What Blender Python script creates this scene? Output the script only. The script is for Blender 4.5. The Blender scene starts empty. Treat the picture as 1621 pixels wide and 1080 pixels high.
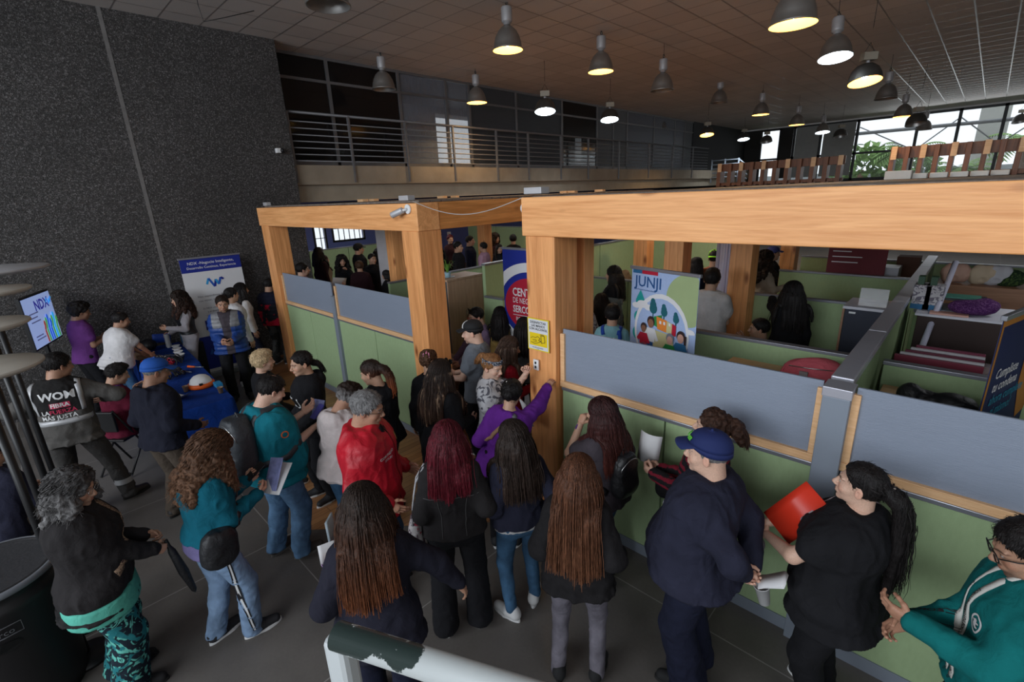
import bpy, bmesh, math, random
import numpy as np
from math import pi, sin, cos, radians, atan2, sqrt, hypot
from mathutils import Vector, Matrix, Quaternion
from mathutils.bvhtree import BVHTree

scene = bpy.context.scene
COL = scene.collection
random.seed(7)
RNG = np.random.default_rng(11)

# ------------------------------------------------------------------ camera
CAM_H = 3.05
FPX = 755.0
yaw, pitch, roll = radians(44.4), radians(17.1), radians(-2.4)
fwd = np.array([-sin(yaw)*cos(pitch), cos(yaw)*cos(pitch), -sin(pitch)])
rgt = np.array([cos(yaw), sin(yaw), 0.0])
upv = np.cross(rgt, fwd)
rgt2 = cos(roll)*rgt + sin(roll)*upv
upv2 = -sin(roll)*rgt + cos(roll)*upv
cam_data = bpy.data.cameras.new('camera')
cam = bpy.data.objects.new('camera', cam_data)
COL.objects.link(cam)
cam_data.sensor_width = 36.0
cam_data.lens = FPX / 1621.0 * 36.0
cam_data.clip_start = 0.05
cam_data.clip_end = 400
M = Matrix(((rgt2[0], upv2[0], -fwd[0], 0), (rgt2[1], upv2[1], -fwd[1], 0),
            (rgt2[2], upv2[2], -fwd[2], CAM_H), (0, 0, 0, 1)))
cam.matrix_world = M
scene.camera = cam

# ------------------------------------------------------------------ world and exposure
world = bpy.data.worlds.new('world')
scene.world = world
world.use_nodes = True
wn = world.node_tree
bg = wn.nodes['Background']
bg.inputs[0].default_value = (0.86, 0.93, 1.0, 1)
bg.inputs[1].default_value = 1.35
scene.view_settings.view_transform = 'Standard'
scene.view_settings.look = 'None'
scene.view_settings.exposure = 0.0
scene.view_settings.gamma = 1.0
scene.cycles.use_denoising = True
scene.cycles.max_bounces = 6
scene.cycles.diffuse_bounces = 3
scene.cycles.glossy_bounces = 3
scene.cycles.transmission_bounces = 5
scene.cycles.transparent_max_bounces = 8
scene.cycles.sample_clamp_indirect = 4.0

def area_light(name, loc, target, sx, sy, power, color):
    d = bpy.data.lights.new(name, 'AREA')
    d.shape = 'RECTANGLE'; d.size = sx; d.size_y = sy
    d.energy = power; d.color = color
    o = bpy.data.objects.new(name, d)
    COL.objects.link(o)
    o.location = loc
    o.rotation_euler = (Vector(target) - Vector(loc)).to_track_quat('-Z', 'Y').to_euler()
    return o
# daylight from the glazed front of the hall, behind the camera
area_light('window_daylight_front', (-2.5, -7.5, 4.6), (-3.5, 3, 0.8), 11, 3.2, 860, (0.86, 0.93, 1.0))
area_light('window_daylight_side', (5.6, -1.5, 4.4), (-4, 4, 1.0), 5, 3.0, 120, (0.86, 0.92, 1.0))
# daylight entering through the high glazing at the far end
area_light('window_daylight_far', (2.0, 29.0, 4.7), (0, 10, 4.6), 12, 2.0, 110, (0.9, 0.96, 1.0))

# added fill lights to lift the gloom under the gallery and over the cubicles
for p_ in ((-12.5, 7.5, 3.3), (-7.2, 6.6, 2.9), (-4.2, 7.6, 2.9), (1.2, 6.6, 2.9)): area_light('fill_light', p_, (p_[0], p_[1], 0), 1.2, .2, 13 if p_[0] > -12 else 40, (.92, .96, 1.0))
# ------------------------------------------------------------------ unprojection helpers (points of the place)
def ray(u, v):
    return fwd + rgt2*(u-810.5)/FPX - upv2*(v-540.0)/FPX
def atz(u, v, z):
    d = ray(u, v); t = (z-CAM_H)/d[2]
    return Vector((d[0]*t, d[1]*t, z))

# ------------------------------------------------------------------ materials
MATS = {}
def srgb(h):
    h = h.lstrip('#')
    c = [int(h[i:i+2], 16)/255 for i in (0, 2, 4)]
    return tuple(x/12.92 if x <= .04045 else ((x+.055)/1.055)**2.4 for x in c)
def col4(c):
    if isinstance(c, str): c = srgb(c)
    return (c[0], c[1], c[2], 1)
def newmat(name):
    m = bpy.data.materials.new(name); m.use_nodes = True
    return m, m.node_tree.nodes, m.node_tree.links, m.node_tree.nodes['Principled BSDF']
def mat(name, c, rough=.6, metal=0, var=.12, vs=6, bump=0, bs=60, spec=.4, stretch=None, emit=0, alpha=1, trans=0, ior=1.45):
    """plain surface with procedural tone variation and fine bump"""
    if name in MATS: return MATS[name]
    m, N, L, b = newmat(name)
    c = col4(c)
    b.inputs['Roughness'].default_value = rough
    b.inputs['Metallic'].default_value = metal
    b.inputs['Specular IOR Level'].default_value = spec
    b.inputs['IOR'].default_value = ior
    if trans: b.inputs['Transmission Weight'].default_value = trans
    if alpha < 1: b.inputs['Alpha'].default_value = alpha
    tc = N.new('ShaderNodeTexCoord'); mp = N.new('ShaderNodeMapping')
    L.new(tc.outputs['Object'], mp.inputs[0])
    if stretch: mp.inputs['Scale'].default_value = stretch
    n = N.new('ShaderNodeTexNoise'); n.inputs['Scale'].default_value = vs; n.inputs['Detail'].default_value = 4
    L.new(mp.outputs[0], n.inputs['Vector'])
    mx = N.new('ShaderNodeMix'); mx.data_type = 'RGBA'
    mx.inputs[6].default_value = tuple(x*(1-var) for x in c[:3])+(1,)
    mx.inputs[7].default_value = tuple(min(1, x*(1+var)) for x in c[:3])+(1,)
    L.new(n.outputs[0], mx.inputs[0]); L.new(mx.outputs[2], b.inputs['Base Color'])
    if emit:
        b.inputs['Emission Strength'].default_value = emit
        b.inputs['Emission Color'].default_value = c
    if bump:
        n2 = N.new('ShaderNodeTexNoise'); n2.inputs['Scale'].default_value = bs; n2.inputs['Detail'].default_value = 3
        L.new(mp.outputs[0], n2.inputs['Vector'])
        bp = N.new('ShaderNodeBump'); bp.inputs['Strength'].default_value = bump; bp.inputs['Distance'].default_value = .01
        L.new(n2.outputs[0], bp.inputs['Height']); L.new(bp.outputs[0], b.inputs['Normal'])
    MATS[name] = m
    return m
def emis(name, c, s):
    if name in MATS: return MATS[name]
    m, N, L, b = newmat(name)
    b.inputs['Base Color'].default_value = col4(c)
    b.inputs['Emission Color'].default_value = col4(c)
    b.inputs['Emission Strength'].default_value = s
    MATS[name] = m
    return m
def vcol_mat(name, rough=.55, bump=.15, bs=90, sss=0, streak=None, spec=.35, sheen=0):
    """surface whose own colour is stored per vertex (skin regions, dyed hair); streak = hair strands"""
    if name in MATS: return MATS[name]
    m, N, L, b = newmat(name)
    a = N.new('ShaderNodeVertexColor'); a.layer_name = 'Col'
    tc = N.new('ShaderNodeTexCoord'); mp = N.new('ShaderNodeMapping'); L.new(tc.outputs['Object'], mp.inputs[0])
    if streak: mp.inputs['Scale'].default_value = streak
    n = N.new('ShaderNodeTexNoise'); n.inputs['Scale'].default_value = bs; n.inputs['Detail'].default_value = 4
    L.new(mp.outputs[0], n.inputs['Vector'])
    mr = N.new('ShaderNodeMapRange')
    mr.inputs[1].default_value = .3; mr.inputs[2].default_value = .7
    mr.inputs[3].default_value = .45 if streak else .9; mr.inputs[4].default_value = 1.5 if streak else 1.1
    L.new(n.outputs[0], mr.inputs[0])
    mx = N.new('ShaderNodeMix'); mx.data_type = 'RGBA'; mx.blend_type = 'MULTIPLY'; mx.inputs[0].default_value = 1
    L.new(a.outputs[0], mx.inputs[6]); L.new(mr.outputs[0], mx.inputs[7])
    L.new(mx.outputs[2], b.inputs['Base Color'])
    b.inputs['Roughness'].default_value = rough
    b.inputs['Specular IOR Level'].default_value = spec
    if sss:
        b.inputs['Subsurface Weight'].default_value = sss
        b.inputs['Subsurface Scale'].default_value = .008
    bp = N.new('ShaderNodeBump'); bp.inputs['Strength'].default_value = bump; bp.inputs['Distance'].default_value = .006
    L.new(n.outputs[0], bp.inputs['Height']); L.new(bp.outputs[0], b.inputs['Normal'])
    MATS[name] = m
    return m
def wood(name, c1, c2, axis=0, rough=.5, scale=1.0, knots=True):
    """sawn timber: stretched grain along one axis, glue-lam joints and knots"""
    if name in MATS: return MATS[name]
    m, N, L, b = newmat(name)
    tc = N.new('ShaderNodeTexCoord'); mp = N.new('ShaderNodeMapping'); L.new(tc.outputs['Object'], mp.inputs[0])
    s = [9*scale]*3; s[axis] = .55*scale
    mp.inputs['Scale'].default_value = s
    n1 = N.new('ShaderNodeTexNoise'); n1.inputs['Scale'].default_value = 1.6; n1.inputs['Detail'].default_value = 5
    n1.inputs['Distortion'].default_value = 1.2
    L.new(mp.outputs[0], n1.inputs['Vector'])
    n2 = N.new('ShaderNodeTexNoise'); n2.inputs['Scale'].default_value = 9; n2.inputs['Detail'].default_value = 3
    L.new(mp.outputs[0], n2.inputs['Vector'])
    ad = N.new('ShaderNodeMath'); ad.operation = 'MULTIPLY_ADD'; ad.inputs[1].default_value = .45
    L.new(n2.outputs[0], ad.inputs[0]); L.new(n1.outputs[0], ad.inputs[2])
    cr = N.new('ShaderNodeValToRGB')
    cr.color_ramp.elements[0].position = .5; cr.color_ramp.elements[0].color = col4(c2)
    cr.color_ramp.elements[1].position = .9; cr.color_ramp.elements[1].color = col4(c1)
    L.new(ad.outputs[0], cr.inputs[0])
    out = cr.outputs[0]
    if knots:
        mp2 = N.new('ShaderNodeMapping'); L.new(tc.outputs['Object'], mp2.inputs[0])
        s2 = [6.0]*3; s2[axis] = 2.2; mp2.inputs['Scale'].default_value = s2
        v = N.new('ShaderNodeTexVoronoi'); v.inputs['Scale'].default_value = .55; L.new(mp2.outputs[0], v.inputs['Vector'])
        r2 = N.new('ShaderNodeValToRGB'); r2.color_ramp.elements[0].position = .03; r2.color_ramp.elements[0].color = (.28, .16, .1, 1)
        r2.color_ramp.elements[1].position = .13; r2.color_ramp.elements[1].color = (1, 1, 1, 1)
        L.new(v.outputs['Distance'], r2.inputs[0])
        mx = N.new('ShaderNodeMix'); mx.data_type = 'RGBA'; mx.blend_type = 'MULTIPLY'; mx.inputs[0].default_value = 1
        L.new(out, mx.inputs[6]); L.new(r2.outputs[0], mx.inputs[7]); out = mx.outputs[2]
    L.new(out, b.inputs['Base Color'])
    b.inputs['Roughness'].default_value = rough
    bp = N.new('ShaderNodeBump'); bp.inputs['Strength'].default_value = .15; bp.inputs['Distance'].default_value = .01
    L.new(n2.outputs[0], bp.inputs['Height']); L.new(bp.outputs[0], b.inputs['Normal'])
    MATS[name] = m
    return m

# ------------------------------------------------------------------ object helpers
def link(o, parent=None):
    COL.objects.link(o)
    if parent is not None: o.parent = parent
    return o
def tag(o, label=None, cat=None, group=None, kind=None):
    if label: o['label'] = label
    if cat: o['category'] = cat
    if group: o['group'] = group
    if kind: o['kind'] = kind
    return o
def thing(name, label, cat, loc=(0, 0, 0), rz=0, group=None):
    o = bpy.data.objects.new(name, None); link(o)
    o.empty_display_size = .1
    o.location = loc; o.rotation_euler = (0, 0, rz)
    return tag(o, label, cat, group)
def copy_tree(o, parent=None):
    c = o.copy(); COL.objects.link(c); c.parent = parent
    for ch in o.children: copy_tree(ch, c)
    return c

class MB:
    """collects shapes into one mesh"""
    def __init__(s): s.v = []; s.f = []; s.sm = []
    def add(s, vs, fs, smooth=False):
        o = len(s.v); s.v += [tuple(x) for x in vs]; s.f += [tuple(i+o for i in f) for f in fs]; s.sm += [smooth]*len(fs)
        return s
    def box(s, c, d, rz=0, R=None):
        hx, hy, hz = d[0]/2, d[1]/2, d[2]/2
        R = R or Matrix.Rotation(rz, 3, 'Z')
        vs = [R @ Vector((x*hx, y*hy, z*hz)) + Vector(c) for x in (-1, 1) for y in (-1, 1) for z in (-1, 1)]
        return s.add(vs, [(0, 1, 3, 2), (4, 6, 7, 5), (0, 4, 5, 1), (2, 3, 7, 6), (0, 2, 6, 4), (1, 5, 7, 3)])
    def bb(s, a, b):
        return s.box([(a[i]+b[i])/2 for i in range(3)], [abs(b[i]-a[i]) for i in range(3)])
    def tube(s, pts, r, n=8, cap=True, flat=None):
        pts = [Vector(p) for p in pts]; k = len(pts)
        rs = r if isinstance(r, (list, tuple)) else [r]*k
        vs = []; prev = None
        for i, p in enumerate(pts):
            t = (pts[min(i+1, k-1)]-pts[max(i-1, 0)])
            t = t.normalized() if t.length > 1e-9 else Vector((0, 0, 1))
            if prev is None:
                a = Vector((0, 0, 1)) if abs(t.z) < .9 else Vector((1, 0, 0))
                u = t.cross(a).normalized()
            else:
                u = (prev - t*prev.dot(t)); u = u.normalized() if u.length > 1e-6 else t.orthogonal().normalized()
            w = t.cross(u); prev = u
            for j in range(n):
                an = 2*pi*j/n
                vs.append(p + (u*cos(an) + w*sin(an)*(flat or 1))*rs[i])
        fs = [(i*n+j, i*n+(j+1) % n, (i+1)*n+(j+1) % n, (i+1)*n+j) for i in range(k-1) for j in range(n)]
        s.add(vs, fs, True)
        if cap:
            o = len(s.v)-len(vs)
            s.f.append(tuple(o+j for j in reversed(range(n)))); s.sm.append(False)
            s.f.append(tuple(o+(k-1)*n+j for j in range(n))); s.sm.append(False)
        return s
    def cyl(s, c, r, h, n=24, r2=None):
        return s.tube([c, (c[0], c[1], c[2]+h)], [r, r if r2 is None else r2], n)
    def lathe(s, prof, n=32, c=(0, 0, 0), R=None, smooth=True):
        R = R or Matrix.Identity(3); c = Vector(c)
        vs = [R @ Vector((r*cos(2*pi*j/n), r*sin(2*pi*j/n), z)) + c for r, z in prof for j in range(n)]
        fs = [(i*n+j, i*n+(j+1) % n, (i+1)*n+(j+1) % n, (i+1)*n+j) for i in range(len(prof)-1) for j in range(n)]
        return s.add(vs, fs, smooth)
    def prism(s, out, fn0, fn1):
        n = len(out)
        vs = [fn0(*p) for p in out]+[fn1(*p) for p in out]
        return s.add(vs, [tuple(reversed(range(n))), tuple(range(n, 2*n))]+[(i, (i+1) % n, n+(i+1) % n, n+i) for i in range(n)])
    def ball(s, c, r, n=12, R=None):
        r = r if isinstance(r, (tuple, list)) else (r, r, r)
        vs = []; c = Vector(c); R = R or Matrix.Identity(3)
        m = n//2+1
        for i in range(m+1):
            a = pi*i/m
            for j in range(n):
                q = 2*pi*j/n
                vs.append(R @ Vector((r[0]*sin(a)*cos(q), r[1]*sin(a)*sin(q), r[2]*cos(a))) + c)
        fs = [(i*n+j, (i+1)*n+j, (i+1)*n+(j+1) % n, i*n+(j+1) % n) for i in range(m) for j in range(n)]
        return s.add(vs, fs, True)
    def build(s, name, m, parent=None, bevel=0, loc=None, rot=None, data_only=False):
        me = bpy.data.meshes.new(name); me.from_pydata(s.v, [], s.f)
        me.polygons.foreach_set('use_smooth', s.sm)
        me.materials.append(m); me.update(); me.validate()
        if data_only: return me
        o = bpy.data.objects.new(name, me); link(o, parent)
        if loc is not None: o.location = loc
        if rot is not None: o.rotation_euler = rot
        if bevel:
            bm = o.modifiers.new('bevel', 'BEVEL'); bm.width = bevel; bm.segments = 2; bm.limit_method = 'ANGLE'
        return o
def box(name, a, b, m, parent=None, bevel=0):
    return MB().bb(a, b).build(name, m, parent, bevel)
def struct(o): o['kind'] = 'structure'; return o

def text_mesh(txt, size=1.0, bold=0.0, align='CENTER', shear=0.0):
    """2D lettering as vertices and faces, centred on the origin"""
    c = bpy.data.curves.new('t', 'FONT'); c.body = txt; c.size = size; c.align_x = align; c.align_y = 'CENTER'
    c.offset = bold*size; c.resolution_u = 2; c.shear = shear
    o = bpy.data.objects.new('t', c); COL.objects.link(o)
    dg = bpy.context.evaluated_depsgraph_get(); dg.update()
    me = bpy.data.meshes.new_from_object(o.evaluated_get(dg))
    vs = [tuple(v.co) for v in me.vertices]; fs = [tuple(p.vertices) for p in me.polygons]
    COL.objects.unlink(o); bpy.data.objects.remove(o); bpy.data.curves.remove(c); bpy.data.meshes.remove(me)
    return vs, fs
class Flat:
    """flat artwork on a sheet: (x right, y up) in metres mapped to the sheet plane; each piece its own colour slot"""
    def __init__(s, org, ux, uy, nrm): s.o = Vector(org); s.x = Vector(ux); s.y = Vector(uy); s.n = Vector(nrm); s.g = {}; s.k = 0
    def P(s, x, y, d=0): return s.o + s.x*x + s.y*y + s.n*d
    def mbx(s, m): return s.g.setdefault(m.name, (m, MB()))[1]
    def poly(s, pts, m, lift=None):
        s.k += 1; d = .0012+.00035*s.k if lift is None else lift
        s.mbx(m).add([s.P(x, y, d) for x, y in pts], [tuple(range(len(pts)))])
    def rect(s, x0, y0, x1, y1, m): s.poly([(x0, y0), (x1, y0), (x1, y1), (x0, y1)], m)
    def ell(s, cx, cy, rx, ry, m, a0=0, a1=2*pi, n=28):
        s.poly([(cx+rx*cos(a0+(a1-a0)*i/n), cy+ry*sin(a0+(a1-a0)*i/n)) for i in range(n+(0 if a1-a0 > 6.2 else 1))], m)
    def text(s, t, x, y, size, m, bold=.0, align='CENTER', shear=0, squash=1.0):
        s.k += 1; d = .0012+.00035*s.k
        vs, fs = text_mesh(t, size, bold, align, shear)
        s.mbx(m).add([s.P(x+a*squash, y+b, d) for a, b, _ in vs], fs)
    def line(s, pts, w, m):
        for (x0, y0), (x1, y1) in zip(pts[:-1], pts[1:]):
            l = hypot(x1-x0, y1-y0) or 1; nx, ny = -(y1-y0)/l*w/2, (x1-x0)/l*w/2
            s.poly([(x0+nx, y0+ny), (x0-nx, y0-ny), (x1-nx, y1-ny), (x1+nx, y1+ny)], m, .0012+.00035*(s.k+1))
        s.k += 1
    def build(s, name, parent):
        """all the artwork as one mesh with several material slots"""
        me = bpy.data.meshes.new(name); V = []; Fc = []; mi = []
        ms = []
        for i, (m, mb) in enumerate(s.g.values()):
            o = len(V); V += mb.v; Fc += [tuple(q+o for q in f) for f in mb.f]; mi += [i]*len(mb.f); ms.append(m)
        me.from_pydata(V, [], Fc)
        for m in ms: me.materials.append(m)
        me.polygons.foreach_set('material_index', mi); me.update()
        o = bpy.data.objects.new(name, me); return link(o, parent)
# ================================================================== the hall
GY = 3.13      # front line of the timber frames
WX = -10.2     # exposed-aggregate side wall
CEIL = 6.0
def m_aggregate():
    m, N, L, b = newmat('aggregate_concrete')
    tc = N.new('ShaderNodeTexCoord')
    v = N.new('ShaderNodeTexVoronoi'); v.inputs['Scale'].default_value = 75; L.new(tc.outputs['Object'], v.inputs['Vector'])
    n = N.new('ShaderNodeTexNoise'); n.inputs['Scale'].default_value = 30; n.inputs['Detail'].default_value = 6; L.new(tc.outputs['Object'], n.inputs['Vector'])
    n3 = N.new('ShaderNodeTexNoise'); n3.inputs['Scale'].default_value = .8; n3.inputs['Detail'].default_value = 3; L.new(tc.outputs['Object'], n3.inputs['Vector'])
    cr = N.new('ShaderNodeValToRGB')
    e = cr.color_ramp.elements
    e[0].position = .1; e[0].color = (.022, .020, .019, 1)
    e[1].position = .98; e[1].color = (.17, .16, .16, 1)
    q = e.new(.6); q.color = (.043, .039, .038, 1)
    L.new(v.outputs['Color'], cr.inputs[0])
    mx = N.new('ShaderNodeMix'); mx.data_type = 'RGBA'; mx.blend_type = 'MULTIPLY'; mx.inputs[0].default_value = .8
    mr = N.new('ShaderNodeMapRange'); mr.inputs[1].default_value = .3; mr.inputs[2].default_value = .7; mr.inputs[3].default_value = .55; mr.inputs[4].default_value = 1.6
    L.new(n.outputs[0], mr.inputs[0]); L.new(cr.outputs[0], mx.inputs[6]); L.new(mr.outputs[0], mx.inputs[7])
    mx2 = N.new('ShaderNodeMix'); mx2.data_type = 'RGBA'; mx2.blend_type = 'MULTIPLY'; mx2.inputs[0].default_value = 1
    mr2 = N.new('ShaderNodeMapRange'); mr2.inputs[1].default_value = .35; mr2.inputs[2].default_value = .65; mr2.inputs[3].default_value = .85; mr2.inputs[4].default_value = 1.15
    L.new(n3.outputs[0], mr2.inputs[0]); L.new(mx.outputs[2], mx2.inputs[6]); L.new(mr2.outputs[0], mx2.inputs[7])
    L.new(mx2.outputs[2], b.inputs['Base Color']); b.inputs['Roughness'].default_value = .75
    bp = N.new('ShaderNodeBump'); bp.inputs['Strength'].default_value = .7; bp.inputs['Distance'].default_value = .01
    L.new(v.outputs['Distance'], bp.inputs['Height']); L.new(bp.outputs[0], b.inputs['Normal'])
    return m
def m_ceiling():
    m, N, L, b = newmat('ceiling_tiles')
    tc = N.new('ShaderNodeTexCoord'); sp = N.new('ShaderNodeSeparateXYZ'); L.new(tc.outputs['Object'], sp.inputs[0])
    def line(sock, period, off, w):
        a = N.new('ShaderNodeMath'); a.operation = 'ADD'; a.inputs[1].default_value = off+100*period
        d = N.new('ShaderNodeMath'); d.operation = 'MODULO'; d.inputs[1].default_value = period
        c = N.new('ShaderNodeMath'); c.operation = 'LESS_THAN'; c.inputs[1].default_value = w
        L.new(sock, a.inputs[0]); L.new(a.outputs[0], d.inputs[0]); L.new(d.outputs[0], c.inputs[0])
        return c.outputs[0]
    lx = line(sp.outputs['X'], .6, .2, .024); ly = line(sp.outputs['Y'], .6, -.14, .024)
    mxm = N.new('ShaderNodeMath'); mxm.operation = 'MAXIMUM'; L.new(lx, mxm.inputs[0]); L.new(ly, mxm.inputs[1])
    n = N.new('ShaderNodeTexNoise'); n.inputs['Scale'].default_value = 60; n.inputs['Detail'].default_value = 4; L.new(tc.outputs['Object'], n.inputs['Vector'])
    w = N.new('ShaderNodeTexWhiteNoise'); w.noise_dimensions = '2D'
    sn = N.new('ShaderNodeVectorMath'); sn.operation = 'SNAP'; sn.inputs[1].default_value = (.6, .6, 10)
    av = N.new('ShaderNodeVectorMath'); av.operation = 'ADD'; av.inputs[1].default_value = (120.2, 59.86, 0)
    L.new(tc.outputs['Object'], av.inputs[0]); L.new(av.outputs[0], sn.inputs[0]); L.new(sn.outputs[0], w.inputs['Vector'])
    t = N.new('ShaderNodeMath'); t.operation = 'MULTIPLY_ADD'; t.inputs[1].default_value = .5; L.new(w.outputs[0], t.inputs[0])
    hf = N.new('ShaderNodeMath'); hf.operation = 'MULTIPLY'; hf.inputs[1].default_value = .5; L.new(n.outputs[0], hf.inputs[0]); L.new(hf.outputs[0], t.inputs[2])
    cr = N.new('ShaderNodeMix'); cr.data_type = 'RGBA'; cr.inputs[6].default_value = (.50, .465, .45, 1); cr.inputs[7].default_value = (.64, .60, .58, 1)
    L.new(t.outputs[0], cr.inputs[0])
    mx = N.new('ShaderNodeMix'); mx.data_type = 'RGBA'; mx.inputs[7].default_value = (.20, .18, .175, 1)
    mq = N.new('ShaderNodeMath'); mq.operation = 'MULTIPLY'; mq.inputs[1].default_value = .85; L.new(mxm.outputs[0], mq.inputs[0]); L.new(mq.outputs[0], mx.inputs[0]); L.new(cr.outputs[2], mx.inputs[6]); L.new(mx.outputs[2], b.inputs['Base Color'])
    r = N.new('ShaderNodeMapRange'); r.inputs[3].default_value = .9; r.inputs[4].default_value = .3; L.new(mxm.outputs[0], r.inputs[0]); L.new(r.outputs[0], b.inputs['Roughness'])
    return m
def m_floor():
    m, N, L, b = newmat('polished_concrete')
    tc = N.new('ShaderNodeTexCoord')
    n = N.new('ShaderNodeTexNoise'); n.inputs['Scale'].default_value = 2.2; n.inputs['Detail'].default_value = 9; L.new(tc.outputs['Object'], n.inputs['Vector'])
    n2 = N.new('ShaderNodeTexNoise'); n2.inputs['Scale'].default_value = 45; n2.inputs['Detail'].default_value = 4; L.new(tc.outputs['Object'], n2.inputs['Vector'])
    cr = N.new('ShaderNodeMix'); cr.data_type = 'RGBA'; cr.inputs[6].default_value = (.078, .07, .064, 1); cr.inputs[7].default_value = (.165, .15, .138, 1)
    ad = N.new('ShaderNodeMath'); ad.operation = 'MULTIPLY_ADD'; ad.inputs[1].default_value = .35; L.new(n2.outputs[0], ad.inputs[0])
    s2 = N.new('ShaderNodeMath'); s2.operation = 'SUBTRACT'; s2.inputs[1].default_value = .18; L.new(n.outputs[0], s2.inputs[0]); L.new(s2.outputs[0], ad.inputs[2])
    L.new(ad.outputs[0], cr.inputs[0])
    # saw-cut joints, a square grid turned against the hall
    mp = N.new('ShaderNodeMapping'); mp.inputs['Rotation'].default_value = (0, 0, radians(0)); mp.inputs['Location'].default_value = (.95, .55, 0)
    L.new(tc.outputs['Object'], mp.inputs[0]); sp = N.new('ShaderNodeSeparateXYZ'); L.new(mp.outputs[0], sp.inputs[0])
    outs = []
    for ax in ('X', 'Y'):
        a = N.new('ShaderNodeMath'); a.operation = 'ADD'; a.inputs[1].default_value = 168
        d = N.new('ShaderNodeMath'); d.operation = 'MODULO'; d.inputs[1].default_value = 1.68
        c = N.new('ShaderNodeMath'); c.operation = 'LESS_THAN'; c.inputs[1].default_value = .009
        L.new(sp.outputs[ax], a.inputs[0]); L.new(a.outputs[0], d.inputs[0]); L.new(d.outputs[0], c.inputs[0]); outs.append(c.outputs[0])
    mm = N.new('ShaderNodeMath'); mm.operation = 'MAXIMUM'; L.new(outs[0], mm.inputs[0]); L.new(outs[1], mm.inputs[1])
    mx = N.new('ShaderNodeMix'); mx.data_type = 'RGBA'; mx.inputs[7].default_value = (.27, .255, .24, 1)
    L.new(mm.outputs[0], mx.inputs[0]); L.new(cr.outputs[2], mx.inputs[6]); L.new(mx.outputs[2], b.inputs['Base Color'])
    b.inputs['Roughness'].default_value = .42; b.inputs['Specular IOR Level'].default_value = .35
    return m
def m_parquet():
    m, N, L, b = newmat('strip_flooring')
    tc = N.new('ShaderNodeTexCoord')
    br = N.new('ShaderNodeTexBrick'); br.inputs['Scale'].default_value = 1
    br.inputs['Brick Width'].default_value = 1.1; br.inputs['Row Height'].default_value = .085; br.inputs['Mortar Size'].default_value = .0025
    br.inputs['Color1'].default_value = (.42, .21, .09, 1); br.inputs['Color2'].default_value = (.30, .14, .06, 1); br.inputs['Mortar'].default_value = (.07, .035, .02, 1)
    mp = N.new('ShaderNodeMapping'); mp.inputs['Rotation'].default_value = (0, 0, radians(90)); L.new(tc.outputs['Object'], mp.inputs[0])
    L.new(mp.outputs[0], br.inputs['Vector'])
    n = N.new('ShaderNodeTexNoise'); n.inputs['Scale'].default_value = 5; mp2 = N.new('ShaderNodeMapping'); mp2.inputs['Scale'].default_value = (12, .8, 1)
    L.new(tc.outputs['Object'], mp2.inputs[0]); L.new(mp2.outputs[0], n.inputs['Vector'])
    mr = N.new('ShaderNodeMapRange'); mr.inputs[3].default_value = .65; mr.inputs[4].default_value = 1.3; L.new(n.outputs[0], mr.inputs[0])
    mx = N.new('ShaderNodeMix'); mx.data_type = 'RGBA'; mx.blend_type = 'MULTIPLY'; mx.inputs[0].default_value = 1
    L.new(br.outputs[0], mx.inputs[6]); L.new(mr.outputs[0], mx.inputs[7]); L.new(mx.outputs[2], b.inputs['Base Color'])
    b.inputs['Roughness'].default_value = .4
    return m
M_AGG = m_aggregate(); M_CEIL = m_ceiling(); M_FLOOR = m_floor(); M_PARQ = m_parquet()
M_CONC = mat('cast_concrete', (.30, .25, .19), .8, var=.3, vs=2.5, bump=.3, bs=20)
M_CONC2 = mat('pale_concrete', (.36, .31, .24), .8, var=.2, vs=3)
M_DARK = mat('dark_paint', (.025, .023, .022), .7)
M_STEEL = mat('grey_painted_steel', (.17, .165, .17), .45, .3)
M_BLACKFR = mat('black_steel', (.02, .02, .022), .4)
M_BLUEW = mat('blue_wall_paint', (.15, .17, .40), .8, var=.1, vs=1.5)
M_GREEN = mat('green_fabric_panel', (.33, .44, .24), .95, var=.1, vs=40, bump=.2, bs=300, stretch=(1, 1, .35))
M_RAIL = mat('grey_metal_rail', (.30, .31, .35), .35, .6, var=.05)
M_CHROME = mat('brushed_aluminium', (.50, .50, .56), .28, .45, var=.06)
M_GREYP = mat('grey_post_paint', (.245, .28, .335), .5, .2, var=.05)
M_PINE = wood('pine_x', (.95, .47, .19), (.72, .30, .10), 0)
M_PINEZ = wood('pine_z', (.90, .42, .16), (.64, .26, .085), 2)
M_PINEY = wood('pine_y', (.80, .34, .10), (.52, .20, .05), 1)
M_PINEC = mat('pine_end', (.52, .27, .12), .7, vs=20, var=.2)
M_BATTEN = wood('batten', (.80, .50, .27), (.68, .38, .18), 0, scale=3, knots=False)
M_DECK = wood('weathered_deck', (.20, .165, .14), (.09, .075, .065), 1, rough=.8, knots=False)
M_WHITE = mat('white_paint', (.78, .78, .78), .5, var=.04)
M_BLACKP = mat('black_plastic', (.012, .012, .013), .4)

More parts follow.
